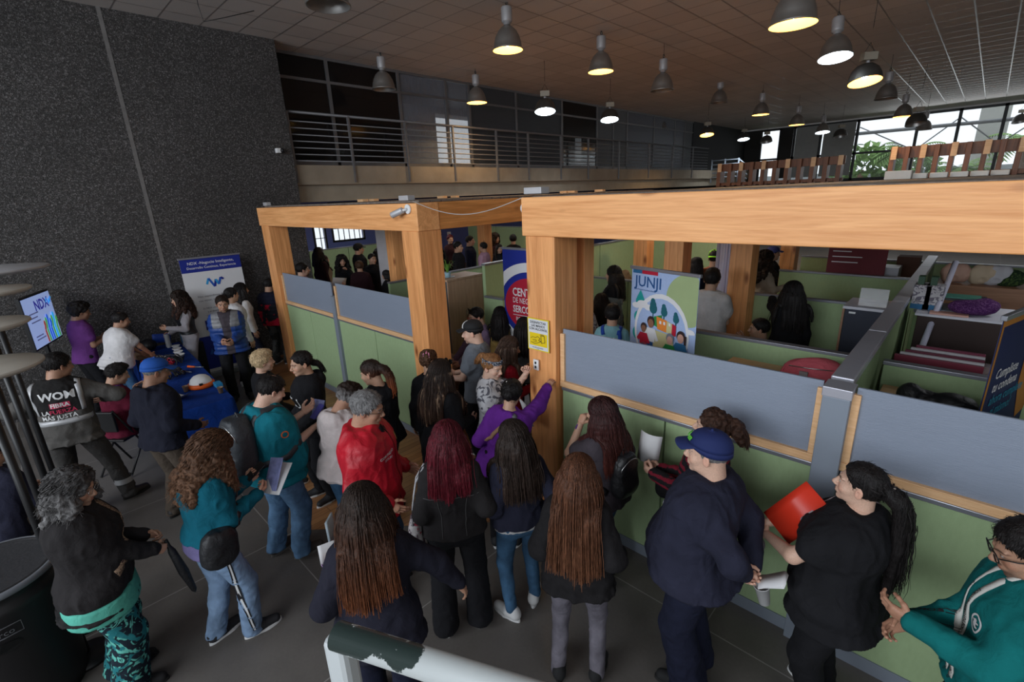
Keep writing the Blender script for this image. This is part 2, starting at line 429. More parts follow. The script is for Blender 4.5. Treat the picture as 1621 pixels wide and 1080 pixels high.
struct(box('floor', (-16.2, -9.2, -.2), (9.2, 33, 0), M_FLOOR))
fl = MB(); fl.add([(-8.45, 2.5, .006), (-4.25, 1.33, .006), (-2.6, 2.95, .006), (-2.6, 3.2, .006), (5, 3.2, .006), (5, 16, .006), (-16, 16, .006), (-16, 4.4, .006), (-10.2, 4.4, .006), (-10.2, 2.9, .006)], [(0, 1, 2, 3, 4, 5, 6, 7, 8, 9)])
struct(fl.build('floor_timber', M_PARQ))
for i, (x0, x1, y0) in enumerate(((-15.9, -5.0, 4.42), (-5.0, -2.5, 4.5), (-2.5, 5.0, 3.27))): struct(box('floor_raised_%d' % (i+1), (x0, y0, .007), (x1, 16, .3), M_PARQ))
struct(box('ceiling', (-10.85, -9.2, CEIL), (9.2, 31.2, CEIL+.2), M_CEIL))
struct(box('wall_left', (WX-.35, -9.2, 0), (WX, 4.38, CEIL), M_AGG))
se = MB(); se.bb((WX, 1.775, 0), (WX+.006, 1.83, CEIL)); struct(se.build('trim_1', mat('seam_filler', (.16, .15, .145), .8, var=.3, vs=12)))
struct(box('wall_right', (9.0, -9.2, 0), (9.2, 31.2, CEIL), M_CONC))
# rear of the hall behind the camera: solid below, glazed band open to daylight above
wb = MB(); wb.bb((-10.2, -9.2, 0), (9, -9, 2.4)); wb.bb((-10.2, -9.2, 5.7), (9, -9, 6)); struct(wb.build('wall_back', M_CONC))
# mezzanine: slab, down-stand beam, room behind
struct(box('trim_2', (-10.9, 4.38, 3.41), (-10.35, 31, 3.80), M_CONC))
struct(box('trim_3', (-10.9, 4.38, 3.06), (-10.5, 31, 3.41), M_CONC2))
struct(box('floor_mezzanine', (-16, 4.38, 3.5), (-10.9, 31, 3.78), M_DARK))
struct(box('ceiling_mezzanine', (-16, 4.38, CEIL), (-10.85, 31, CEIL+.15), M_DARK))
struct(box('wall_end', (-16.2, 4.2, 0), (-10.55, 4.38, CEIL), M_BLUEW))
def wall_holes(name, x, y0, y1, z0, z1, holes, m, t=.15):
    """wall in the plane x with rectangular openings (ya, yb, za, zb)"""
    mb = MB(); ys = sorted({y0, y1}|{h[0] for h in holes}|{h[1] for h in holes})
    for a, b_ in zip(ys[:-1], ys[1:]):
        hs = sorted([(h[2], h[3]) for h in holes if h[0] <= a+1e-6 and h[1] >= b_-1e-6]); z = z0
        for q in hs:
            if q[0] > z: mb.bb((x-t, a, z), (x, b_, q[0]))
            z = q[1]
        if z < z1: mb.bb((x-t, a, z), (x, b_, z1))
    return struct(mb.build(name, m))
def atx(u, v, x):
    d = ray(u, v); k = x/d[0]; return Vector((x, d[1]*k, CAM_H+d[2]*k))
def aty(u, v, y):
    d = ray(u, v); k = y/d[1]; return Vector((d[0]*k, y, CAM_H+d[2]*k))
BX = -15.9
wA, wB = atx(529, 386, BX), atx(578, 384, BX)
wC, wD = atx(502, 404, BX), atx(520, 404, BX)
holes = [(wA.y, wB.y, 1.75, 3.0), (wC.y, wD.y, 1.0, 2.35), (atx(684, 372, BX).y, atx(694, 372, BX).y, 1.9, 2.35)]
wall_holes('wall_blue', BX, 4.38, 31, 0, 3.5, holes, M_BLUEW)
gl = mat('window_glass', (.9, .95, 1), .05, alpha=.12, spec=.5)
for i, h in enumerate(holes):
    fr = MB()
    for y in (h[0], h[1]): fr.bb((BX-.05, y-.03, h[2]-.03), (BX+.03, y+.03, h[3]+.03))
    for z in (h[2], h[3]): fr.bb((BX-.05, h[0], z-.03), (BX+.03, h[1], z+.03))
    n = max(1, int((h[1]-h[0])/.17))
    for k in range(1, n): yy = h[0]+(h[1]-h[0])*k/n; fr.bb((BX+.03, yy-.012, h[2]), (BX+.05, yy+.012, h[3]))
    for k in (1, 2): zz = h[2]+(h[3]-h[2])*k/3; fr.bb((BX+.03, h[0], zz-.01), (BX+.055, h[1], zz+.01))
    w = struct(fr.build('window_%d' % (i+1), M_BLACKFR))
    box('pane', (BX-.03, h[0], h[2]), (BX-.02, h[1], h[3]), gl, w)
# room behind the mezzanine glazing
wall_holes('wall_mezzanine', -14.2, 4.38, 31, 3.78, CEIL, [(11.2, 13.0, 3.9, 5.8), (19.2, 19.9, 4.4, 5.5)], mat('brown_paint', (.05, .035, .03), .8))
GX = -10.8
tint = mat('dark_tinted_glass', (.012, .010, .010), .12, alpha=.82, spec=.55)
poly = mat('ribbed_polycarbonate', (.24, .26, .31), .3, alpha=.5, spec=.6, bump=.6, bs=8, stretch=(1, 30, .3))
polyd = mat('smoked_polycarbonate', (.05, .055, .065), .28, alpha=.85, spec=.6, bump=.6, bs=8, stretch=(1, .3, 30))
grey = mat('grey_panel', (.10, .105, .115), .5)
mull = [4.4, 5.65, 7.45, 8.91, 9.71, 11.6, 13.84, 15.91, 17.0, 18.0, 20.16, 22.1, 23.1, 24.0]
pm = [tint, tint, poly, poly, polyd, polyd, tint, grey, grey, poly, poly, poly, grey]
for i in range(len(mull)-1):
    a, b_ = mull[i], mull[i+1]
    fr = MB(); fr.bb((GX-.04, a-.035, 3.8), (GX+.04, a+.035, CEIL))
    for z in (4.87, 5.52, 5.97): fr.bb((GX-.035, a, z-.028), (GX+.035, b_, z+.028))
    fr.bb((GX-.04, a, 3.8), (GX+.04, b_, 3.93))
    w = struct(fr.build('window_%d' % (i+5), M_STEEL))
    for z0, z1 in ((3.93, 4.84), (4.9, 5.49), (5.55, 5.94)):
        box('pane', (GX-.01, a+.03, z0), (GX+.01, b_-.03, z1), pm[i], w)
struct(MB().bb((GX-.05, 24.0, 3.8), (GX+.05, 31, CEIL)).build('wall_mezzanine_end', mat('black_wall', (.03, .03, .032), .7)))
# mezzanine guard rail: one long welded piece per bay
RX = -10.36
posts = [4.45, 5.76, 7.22, 8.68, 10.26, 11.61, 13.2, 14.74, 16.73, 19.02, 21.1, 23.16]
rail = thing('guard_rail', 'grey steel railing with seven bars along the upper gallery', 'railing', (RX, 4.4, 3.8))
def reloc(o, root):
    o.location = -Vector(root.location); return o
mb = MB()
for k in range(7): mb.tube([(RX+.02, 4.4, 3.88+k*.125), (RX+.02, 24.9, 3.88+k*.125)], .014, 6)
reloc(mb.build('bars', M_STEEL, rail), rail)
reloc(MB().tube([(RX+.02, 4.4, 4.80), (RX+.02, 24.9, 4.80)], .026, 8).build('handrail', M_STEEL, rail), rail)
for y in posts: reloc(MB().bb((RX-.01, y-.02, 3.45), (RX+.05, y+.02, 4.8)).build('post', M_STEEL, rail), rail)
for y0 in (25.3,):
    r2 = thing('guard_rail', 'short pale railing on the far stair landing below the gallery end', 'railing', (-9.4, 25.6, 3.2))
    m2 = MB()
    for k in range(5): m2.tube([(-1.0, 0, .25+k*.2), (.3, 0, .25+k*.2), (.75, 0, -.1+k*.2)], .03, 6)
    m2.build('bars', mat('pale_rail', (.45, .5, .58), .4), r2)
    for x in (-1.0, -.35, .3): MB().tube([(x, 0, 0), (x, 0, 1.1)], .035, 6).build('post', mat('pale_rail', (.45, .5, .58), .4), r2)
# far glazed wall
FY = 31.0
struct(box('wall_far', (-16, FY, 0), (9.2, FY+.2, 3.05), M_DARK))
struct(box('trim_4', (-10.8, FY-.1, 5.93), (9.2, FY+.1, 6.0), M_WHITE))
struct(box('wall_far_left', (-16, FY, 3.05), (-9.9, FY+.2, CEIL), M_DARK))
xm = [-9.9, -8.9, -8.2, -6.95, -5.35, -3.0, -1.55, -.1, 1.4, 2.9, 4.4, 5.9, 7.4, 9.0]
for i, x in enumerate(xm[:-1]):
    x1 = xm[i+1]; fr = MB()
    fr.bb((x-.06, FY-.05, 3.05), (x+.06, FY+.05, 5.93))
    for z in (3.1, 4.34, 5.88): fr.bb((x, FY-.05, z-.05), (x1, FY+.05, z+.05))
    w = struct(fr.build('window_%d' % (i+20), M_BLACKFR))
    p = box('pane', (x+.05, FY-.008, 3.1), (x1-.05, FY+.008, 5.9), mat('clear_far_glass', (.9, .95, 1), .05, alpha=.08), w)
for a, b_, c in ((-8.85, -8.25, M_DARK), (-8.1, -7.0, mat('blind_fabric', (.34, .35, .34), .8)), (-5.3-1.5, -5.42, mat('blind_fabric', (.34, .35, .34), .8))):
    o = box('window_blind', (a, FY-.12, 3.3), (b_, FY-.09, 5.85), c)
    tag(o, 'dark' if False else {-8.85: 'narrow dark panel hung in the far glazing', -8.1: 'narrow pale roller blind left in the far glazing', -6.8: 'wide pale roller blind right beside the tree view'}[a], 'blind')
br = MB()
for i in range(3, 12):
    s_ = 1 if i % 2 else -1
    br.tube([(xm[i], FY+.5, 4.3 if s_ > 0 else 5.6), (xm[i+1], FY+.5, 5.6 if s_ > 0 else 4.3)], .03, 6)
br.tube([(-6.9, FY+.5, 5.3), (9, FY+.5, 5.3)], .09, 6)
tag(br.build('bracing', mat('pale_steel', (.5, .52, .55), .5)), 'pale steel bracing rods outside the far glazing', 'bracing')

# ------------------------------------------------------------------ timber frames
PW = .32
def post(x, y, h, label, w=PW, m=None):
    o = MB().bb((-w/2, -w/2, 0), (w/2, w/2, h)).build('timber_post', m or M_PINEZ, bevel=.008, loc=(x, y, 0))
    return tag(o, label, 'post')
def beam(a, b, label, m, w=.3):
    o = MB().bb(a, b).build('timber_beam', m, bevel=.008)
    return tag(o, label, 'beam')
BZ0, BZ1 = 2.70, 3.0
post(-8.89, GY+.16, BZ0, 'leftmost pine post of the low frame beside the dark wall')
post(-4.59, GY+.16, BZ0, 'pine post at the corner of the low frame with grey partition on its left')
bigp = post(-2.69, GY+.16, BZ0, 'pine post carrying the yellow hand sign')
# holes and grain stay in the material; the yellow notice is a thing of its own
beam((-9.12, GY, BZ0), (-4.42, GY+.3, BZ1), 'front pine beam of the left frame carrying the white camera', M_PINE)
beam((-2.87, GY-.02, BZ0), (4.2, GY+.3, BZ1+.02), 'wide front pine beam of the right frame with dark knots', M_PINE)
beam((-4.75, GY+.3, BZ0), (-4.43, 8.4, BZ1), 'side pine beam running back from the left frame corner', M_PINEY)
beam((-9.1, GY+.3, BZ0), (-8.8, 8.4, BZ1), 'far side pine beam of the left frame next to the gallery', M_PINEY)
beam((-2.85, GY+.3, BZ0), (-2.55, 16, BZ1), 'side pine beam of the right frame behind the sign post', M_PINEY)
beam((-9.1, 8.4, BZ0), (-4.43, 8.7, BZ1), 'rear pine beam of the left frame', M_PINE)
beam((-2.55, 8.3, BZ0), (4.2, 8.6, BZ1), 'cross pine beam under the roof boards of the right frame', M_PINE)
beam((-2.55, 14.9, BZ0), (4.2, 15.2, BZ1), 'rear cross pine beam of the right frame', M_PINE)
d625 = aty(627, 400, 5.2)
post(d625.x, 5.2, BZ0, 'pine post inside the left frame beside a white board', .25)
post(-2.69, 3.75, BZ0, 'pine post just behind the sign post', .16)
d = ray(1018, 420); post(d[0]/d[1]*7.5, 7.5, BZ0, 'narrow pine post behind the top left of the blue children banner', .25)
d = ray(1072, 420); post(d[0]/d[1]*6.3, 6.3, BZ0, 'broad pine post rising behind the blue children banner', .27)
d = ray(1177, 420); post(d[0]/d[1]*6.6, 6.6, BZ0, 'pine post right of the hanging white cloth', .27)
d = ray(1250, 400); post(d[0]/d[1]*9.9, 9.9, BZ0, 'pine post behind the woman in black with her hand on a partition', .25)
d = ray(767, 370); post(d[0]/d[1]*8.4, 8.4, BZ0, 'pine post deep inside the left frame near a pink shirt', .26)
d = ray(1118, 400); post(d[0]/d[1]*11.6, 11.6, BZ0, 'far pine post beside the red and lime caps', .25)
for i, (x0, y0, x1, y1, lb) in enumerate(((-9.0, GY+.1, -4.5, 8.6, 'weathered board roof over the left timber frame'), (-2.8, GY+.05, 4.2, 15.2, 'weathered board roof over the right timber frame'))):
    rf = MB(); n = int((y1-y0)/.16)
    for k in range(n): rf.bb((x0, y0+k*.16, BZ1+.005), (x1, y0+k*.16+.145, BZ1+.025))
    tag(rf.build('roof_deck', M_DECK), lb, 'roof')
# small blocks and electrical boxes lying along the roof edge
M_GALV = mat('galvanised_box', (.5, .5, .52), .5, .3)
for (u, s_, lb, mm) in ((420, .08, 'small grey junction box on the left end of the left frame beam', M_GALV), (642, .10, 'grey junction box above the white camera', M_GALV), (847, .11, 'grey junction box on the left end of the wide front beam', M_GALV)):
    d = ray(u, 320); x = d[0]/d[1]*(GY+.12)
    o = MB().bb((-s_*.9, -s_*.5, 0), (s_*.9, s_*.5, .055)).build('junction_box', mm, bevel=.005, loc=(x, GY+.14, BZ1+(.03 if u < 800 else .045)))
    tag(o, lb, 'junction box')
for (u, v, y) in ((592, 318, 5.0), (720, 311, 7.2), (700, 313, 6.0), (575, 321, 4.2), (1000, 300, 11), (980, 302, 9.0), (1028, 297, 11.5)):
    d = ray(u, v); x = d[0]/d[1]*y
    x = -2.6 if x > -4.5 and x < -2.6 else min(x, -4.62) if x < -4.5 else x
    y = min(y, 8.3) if x < -4 else y
    o = MB().bb((-.09, -.05, 0), (.09, .05, .04)).build('wood_block', M_BATTEN, loc=(x, y, BZ1+.03))
    tag(o, 'small offcut of pale timber lying on the frame roof', 'wood block', 'timber offcuts on the frame roofs')
for k in range(6):
    u = 1420+k*32; d = ray(u, 291-k*1.2); y = 10.2+.25*k
    s_ = .17 if k == 0 else .11
    o = MB().bb((-s_, -.12, 0), (s_, .12, .13 if k == 0 else .08)).build('foam_block', mat('white_foam', (.72, .70, .66), .8), bevel=.01, loc=(d[0]/d[1]*y, y, BZ1+.03))
    tag(o, 'larger white block on the roof boards at the foot of the right slatted screen' if k == 0 else 'small white block in the row on the roof boards', 'block', None if k == 0 else 'small white blocks in a row on the roof')
# slatted timber screens standing on the roof boards further back
M_SLAT = wood('stained_slat', (.24, .085, .03), (.12, .04, .016), 2, knots=False)
def screen(u0, u1, vb, y, h, n, label):
    xa = ray(u0, vb); xb = ray(u1, vb); x0 = xa[0]/xa[1]*y; x1 = xb[0]/xb[1]*y
    t = thing('slatted_screen', label, 'screen', (x0, y, BZ1+.02))
    MB().bb((0, -.04, h-.2), (x1-x0, .04, h)).build('top_rail', M_SLAT, t, bevel=.004)
    MB().bb((0, -.04, .02), (x1-x0, .04, .10)).build('bottom_rail', M_SLAT, t, bevel=.004)
    dx = (x1-x0)/(n-.5)
    for k in range(n):
        x = k*dx
        MB().bb((x, -.16, 0), (x+dx*.34, .16, h)).build('slat', M_SLAT, t, bevel=.004)
        if k % 2 == 0: MB().bb((x+dx*.08, -.19, h-.22), (x+dx*.34+.03, -.16, h+.01)).build('block', M_BATTEN, t)
    return t
screen(1137, 1333, 290, 15.0, .62, 11, 'left slatted brown timber screen on the roof, below the dark far corner')
screen(1404, 1640, 284, 12.0, .58, 10, 'right slatted brown timber screen on the roof, before the tree view')
screen(1640, 1800, 284, 12.0, .58, 7, 'far right slatted timber screen continuing past the picture edge') if False else None

# ------------------------------------------------------------------ partitions
def partition(a, b, h, label, joints=None, m=None, z0=.1, rail_m=None, group=None, z=0):
    a = Vector((*a, z)); b = Vector((*b, z)); d = b-a; l = d.length; rz = atan2(d.y, d.x)
    t = thing('office_partition', label, 'partition', a, rz, group)
    n = joints or max(1, round(l/1.3)); w = l/n
    for k in range(n):
        MB().bb((k*w+.006, -.03, z0), ((k+1)*w-.006, .03, h-.03)).build('panel', m or M_GREEN, t, bevel=.006)
    MB().bb((0, -.04, h-.03), (l, .04, h)).build('top_rail', rail_m or M_RAIL, t, bevel=.004)
    MB().bb((0, -.035, 0), (l, .035, z0)).build('plinth', M_GREYP, t)
    return t
partition((-8.72, GY+.10), (-6.86, GY+.10), 1.36, 'green front partition between leftmost pine post and slim grey post', 2)
partition((-6.78, GY+.10), (-4.75, GY+.10), 1.36, 'green front partition between slim grey post and frame corner post', 2)
partition((-2.50, GY+.08), (-.50, GY+.08), 1.36, 'green front partition right of the yellow hand sign post', 2)
partition((-.36, GY+.08), (2.6, GY+.08), 1.36, 'green front partition behind the woman with the red folder', 2)
M_GPAN = mat('grey_plastic_board', (.235, .27, .34), .45, var=.05, vs=3, bump=.25, bs=25, stretch=(1, 1, 12))
def board(x0, x1, label, sides=(1, 1)):
    t = thing('grey_screen_board', label, 'screen board', (x0, GY+.08, 1.36))
    w = x1-x0
    MB().bb((.02, -.008, .055), (w-.02, .008, .54)).build('board', M_GPAN, t)
    MB().bb((0, -.035, 0), (w, .02, .055)).build('bottom_batten', M_BATTEN, t, bevel=.003)
    if sides[0]: MB().bb((0, -.03, .055), (.045, .012, .5)).build('side_batten', M_BATTEN, t, bevel=.003)
    if sides[1]: MB().bb((w-.045, -.03, .055), (w, .012, .5)).build('side_batten', M_BATTEN, t, bevel=.003)
    return t
board(-8.70, -6.86, 'grey board left of the slim grey post, above green partition', (1, 0))
board(-6.76, -4.75, 'grey board between slim grey post and frame corner post', (1, 0))
board(-2.52, -.50, 'grey board right of the sign post, left of the thick grey post')
board(-.37, 2.6, 'grey board right of the thick grey post, above the red folder', (1, 0))
tag(MB().bb((-.05, -.05, 0), (.05, .05, 1.7)).build('metal_post', M_GREYP, bevel=.004, loc=(-6.82, GY+.08, 0)), 'slim grey metal post splitting the left green partition', 'post')
t = thing('metal_post', 'thick grey metal post between the two right grey boards', 'post', (-.435, GY+.06, 0))
MB().bb((-.07, -.07, 0), (.07, .07, 1.84)).build('shaft', M_GREYP, t, bevel=.004); MB().bb((-.075, -.075, 1.84), (.075, .075, 1.9)).build('cap', M_CHROME, t, bevel=.004)
# partition running back from the thick post: tall, ribbed, bright capping
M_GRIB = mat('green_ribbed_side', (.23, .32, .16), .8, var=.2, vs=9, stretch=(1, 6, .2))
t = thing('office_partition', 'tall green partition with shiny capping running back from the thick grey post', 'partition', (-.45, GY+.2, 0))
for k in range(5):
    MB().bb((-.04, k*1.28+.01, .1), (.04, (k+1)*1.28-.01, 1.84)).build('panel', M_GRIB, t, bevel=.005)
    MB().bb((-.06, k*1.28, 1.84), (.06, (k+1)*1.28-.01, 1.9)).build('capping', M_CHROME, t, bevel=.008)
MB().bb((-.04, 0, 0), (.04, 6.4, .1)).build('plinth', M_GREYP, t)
def P_(a, b, h, label, n=None, m=None): return partition(a, b, h-.3, label, n, m, z=.3)
P_((-1.95, 4.68), (-.52, 4.68), 1.65, 'green partition behind the pink backpack')
P_((-.38, 4.68), (2.4, 4.68), 1.65, 'green partition behind the rolled black coat')
P_((-5.10, 6.83), (-2.85, 6.83), 1.65, 'green partition behind the woman in the black coat')
P_((-5.15, 4.72), (-5.15, 9.2), 2.1, 'tall green partition left of the woman in the black coat')
P_((-5.08, 4.68), (-4.70, 4.68), 1.65, 'green partition beside the wooden cupboard, below the tall one')
P_((-2.12, 6.83), (-.52, 6.83), 1.65, 'green partition the woman in black rests her hand on')
P_((-.38, 6.83), (2.6, 6.83), 1.65, 'green partition behind the maroon folders')
P_((-2.35, 8.98), (-.52, 8.98), 1.65, 'green partition below the dark red poster')
P_((-.38, 8.98), (2.7, 8.98), 1.65, 'green partition with cloth bags standing before it')
P_((-2.5, 10.95), (2.7, 10.95), 1.65, 'far green partition just under the wide front beam')
P_((-7.41, 4.5), (-7.41, 7.6), 1.65, 'green partition running back inside the left frame behind the grey boards')
P_((-5.05, 9.3), (-3.1, 9.3), 2.1, 'tall green partition between two pine posts at the back')
P_((-15.2, 5.2), (-15.2, 10.5), 1.6, 'dark green partition below the barred windows')
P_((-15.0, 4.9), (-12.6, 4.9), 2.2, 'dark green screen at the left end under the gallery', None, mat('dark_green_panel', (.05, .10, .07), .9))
P_((-14.0, 12.2), (-9.5, 12.2), 2.0, 'far green partition behind the crowd under the gallery')

# ------------------------------------------------------------------ pendant lamps
M_BELL = mat('spun_aluminium_bell', (.30, .285, .27), .42, .75, var=.25, vs=5)
M_BELLD = mat('dark_lamp_bell', (.09, .085, .08), .45, .6, var=.2)
M_HOUS = mat('lamp_gear_housing', (.42, .41, .42), .5, .35)
M_HBOX = mat('lamp_gear_box', (.36, .33, .27), .6)
M_CORD = mat('lamp_cord', (.03, .03, .03), .6)
M_REF = {'W': emis('reflector_warm', (1.0, .56, .13), 3.2), 'C': emis('reflector_cool', (.82, .93, 1.0), 6), 'O': mat('reflector_off', (.35, .34, .33), .35, .6)}
M_BULB = {'W': emis('bulb_warm', (1.0, .85, .5), 45), 'C': emis('bulb_cool', (.95, 1, 1), 35), 'O': mat('bulb_off', (.7, .7, .68), .2)}
lamps = [(804, 80, 48, 'W', 't'), (1255, 40, 70, 'W', 't'), (608, 142, 37, 'O', 't'), (951, 114, 40, 'W', 't'), (755, 163, 32, 'W', 't'),
         (863, 177, 33, 'C', 'b'), (965, 190, 28, 'C', 'b'), (1048, 144, 36, 'O', 't'), (1138, 163, 26, 'O', 't'), (1322, 92, 48, 'C', 't'),
         (1369, 130, 46, 'W', 'b'), (1204, 182, 25, 'W', 't'), (1261, 198, 22, 'W', 't'), (1402, 157, 31, 'O', 't'), (1429, 185, 26, 'W', 't'),
         (1119, 214, 21, 'W', 'b'), (1302, 210, 20, 'C', 't'), (1450, 197, 28, 'O', 'b'), (520, 10, 68, 'O', 't'), (1046, 204, 18, 'O', 't'),
         (1177, 221, 17, 'C', 'b'), (1330, 216, 19, 'O', 'b'), (1213, 225, 17, 'O', 'b'), (1462, 206, 21, 'O', 't'), (1615, 193, 20, 'O', 'b')]
LL = ['lit warm pendant lamp, large, hanging before the gallery windows', 'largest lit warm pendant lamp, cut by the top edge of the picture',
      'unlit silver pendant lamp before the dark left gallery panes', 'lit warm pendant lamp right of the large lit one, high up', 'lit warm pendant lamp before the ribbed gallery panes, left of a white one',
      'white lit pendant with box housing, left of its twin before the gallery', 'white lit pendant with box housing, right of its twin before the gallery', 'unlit brownish pendant between two lit ones near the middle of the ceiling',
      'unlit small pendant halfway along the ceiling with a round base', 'large tilted pendant with white light beside the largest warm lamp', 'dark dome pendant with faint warm light, right of the tilted white one',
      'small warm pendant left above the slatted screens', 'small warm pendant one step right and below its likeness above the screens', 'unlit dark pendant behind the dark warm dome', 'small dark pendant with bright warm rim before the far windows',
      'tiny warm lamp at the far end of the gallery railing', 'small faintly white lamp above the left slatted screen', 'unlit box-topped dome before the first tree window', 'grey pendant rim cut by the top edge above the left gallery',
      'tiny unlit lamp before the far gallery panes', 'tiny white lamp in the dark far corner', 'tiny unlit dome before the pale blind', 'tiny unlit dome before the narrow far left window', 'tiny dark lamp overlapping the box-topped dome', 'tiny unlit dome near the right edge before the far windows']
protos = {}
for i, (u, v, w, k, ty) in enumerate(lamps):
    r_ = ray(u, v); D = .5*755/w; p = Vector(r_*D)+Vector((0, 0, CAM_H))
    tilt = radians(14) if (ty == 'b' or i == 9) else 0
    rim_z = p.z
    key = (k, ty)
    if key not in protos:
        t = thing('pendant_lamp', LL[i], 'pendant lamp', (0, 0, 0), 0, 'hall pendant lamps')
        R = Matrix.Rotation(radians(-13) if ty == 'b' else 0, 3, 'X')
        bell = [(.245, 0), (.255, .004), (.252, .02), (.235, .035), (.225, .11), (.195, .20), (.15, .28), (.09, .335), (.055, .35), (.055, .36), (.0, .36)] if ty == 't' else \
               [(.245, 0), (.255, .004), (.25, .02), (.24, .10), (.205, .19), (.14, .26), (.07, .29), (0, .295)]
        inner = [(.0, .33), (.05, .335), (.135, .27), (.18, .20), (.212, .11), (.225, .04), (.245, .002)] if ty == 't' else [(0, .28), (.06, .275), (.13, .245), (.19, .18), (.225, .10), (.243, .003)]
        MB().lathe(bell, 40, R=R).build('lamp_shade', M_BELL if ty == 't' else M_BELLD, t)
        MB().lathe(inner, 40, R=R).build('reflector', M_REF[k], t)
        MB().ball(R @ Vector((0, 0, .16)), (.06, .06, .10), 16).build('bulb', M_BULB[k], t)
        if ty == 't':
            MB().lathe([(.0, .37), (.055, .37), (.06, .40), (.085, .405), (.088, .43), (.088, .60), (.08, .62), (0, .625)], 24).build('housing', M_HOUS, t)
            MB().tube([(0, 0, .62), (.03, 0, .66), (0, 0, .72), (-.02, 0, .68), (0, 0, .62)], .006, 5).build('hook', M_CORD, t)
        else:
            MB().bb((-.11, -.07, .33), (.11, .07, .45)).build('housing', M_HBOX, t, bevel=.006)
            MB().tube([(0, 0, .27), (0, 0, .36)], .03, 8).build('neck', M_HOUS, t)
            MB().tube([(-.08, 0, .45), (0, 0, .6), (.08, 0, .45)], .005, 5).build('hook', M_CORD, t)
        MB().tube([(0, 0, .6), (.004, 0, .9), (0, 0, 1.0)], .005, 5).build('cord', M_CORD, t)
        protos[key] = t
    else:
        t = copy_tree(protos[key]); t['label'] = LL[i]
    t.location = (p.x, p.y, rim_z)
    for ch in t.children:
        if ch.name.startswith('cord'): ch.scale = (1, 1, 1); ch.location = (0, 0, 0); ch.scale.z = (CEIL-rim_z)/1.0; ch.location.z = 0
    if tilt and i == 9: t.rotation_euler = (radians(-10), 0, radians(30))
    elif ty == 'b': t.rotation_euler = (0, 0, radians(40))
    if k in 'WC':
        L_ = bpy.data.lights.new('lamp_light', 'SPOT'); L_.energy = 60 if k == 'W' else 45
        L_.color = (1, .66, .32) if k == 'W' else (.85, .94, 1); L_.spot_size = radians(140); L_.spot_blend = .6; L_.shadow_soft_size = .12
        lo = bpy.data.objects.new('lamp_light', L_); COL.objects.link(lo); lo.parent = t; lo.location = (0, 0, -.02)
# loose cable end on the ceiling
tag(MB().tube([(-8.3, 2.6, 5.99), (-8.3, 2.6, 5.7), (-8.27, 2.62, 5.5), (-8.25, 2.9, 5.6), (-8.2, 3.3, 5.75)], .006, 5).build('loose_cable', M_CORD), 'loose dark cable dangling from the ceiling above the dark wall', 'cable')
# ================================================================== figure builder (signed-distance modelling -> one smooth mesh)
def _hash(ix, iy, iz, seed):
    h = (ix*374761393 + iy*668265263 + iz*2147483647 + seed*1274126177) & 0xffffffff
    h = ((h ^ (h >> 13))*1274126177) & 0xffffffff
    return ((h ^ (h >> 16)) & 0xffff)/65535.0
def vnoise(p, seed=0):
    """value noise, p (n,3) -> -1..1"""
    i = np.floor(p).astype(np.int64); f = p-i; f = f*f*(3-2*f)
    r = 0
    for dx in (0, 1):
        for dy in (0, 1):
            for dz in (0, 1):
                w = (f[:, 0] if dx else 1-f[:, 0])*(f[:, 1] if dy else 1-f[:, 1])*(f[:, 2] if dz else 1-f[:, 2])
                r = r + w*_hash(i[:, 0]+dx, i[:, 1]+dy, i[:, 2]+dz, seed)
    return r*2-1
def smin(a, b, k):
    h = np.clip(.5+.5*(b-a)/k, 0, 1)
    return b*(1-h)+a*h-k*h*(1-h)
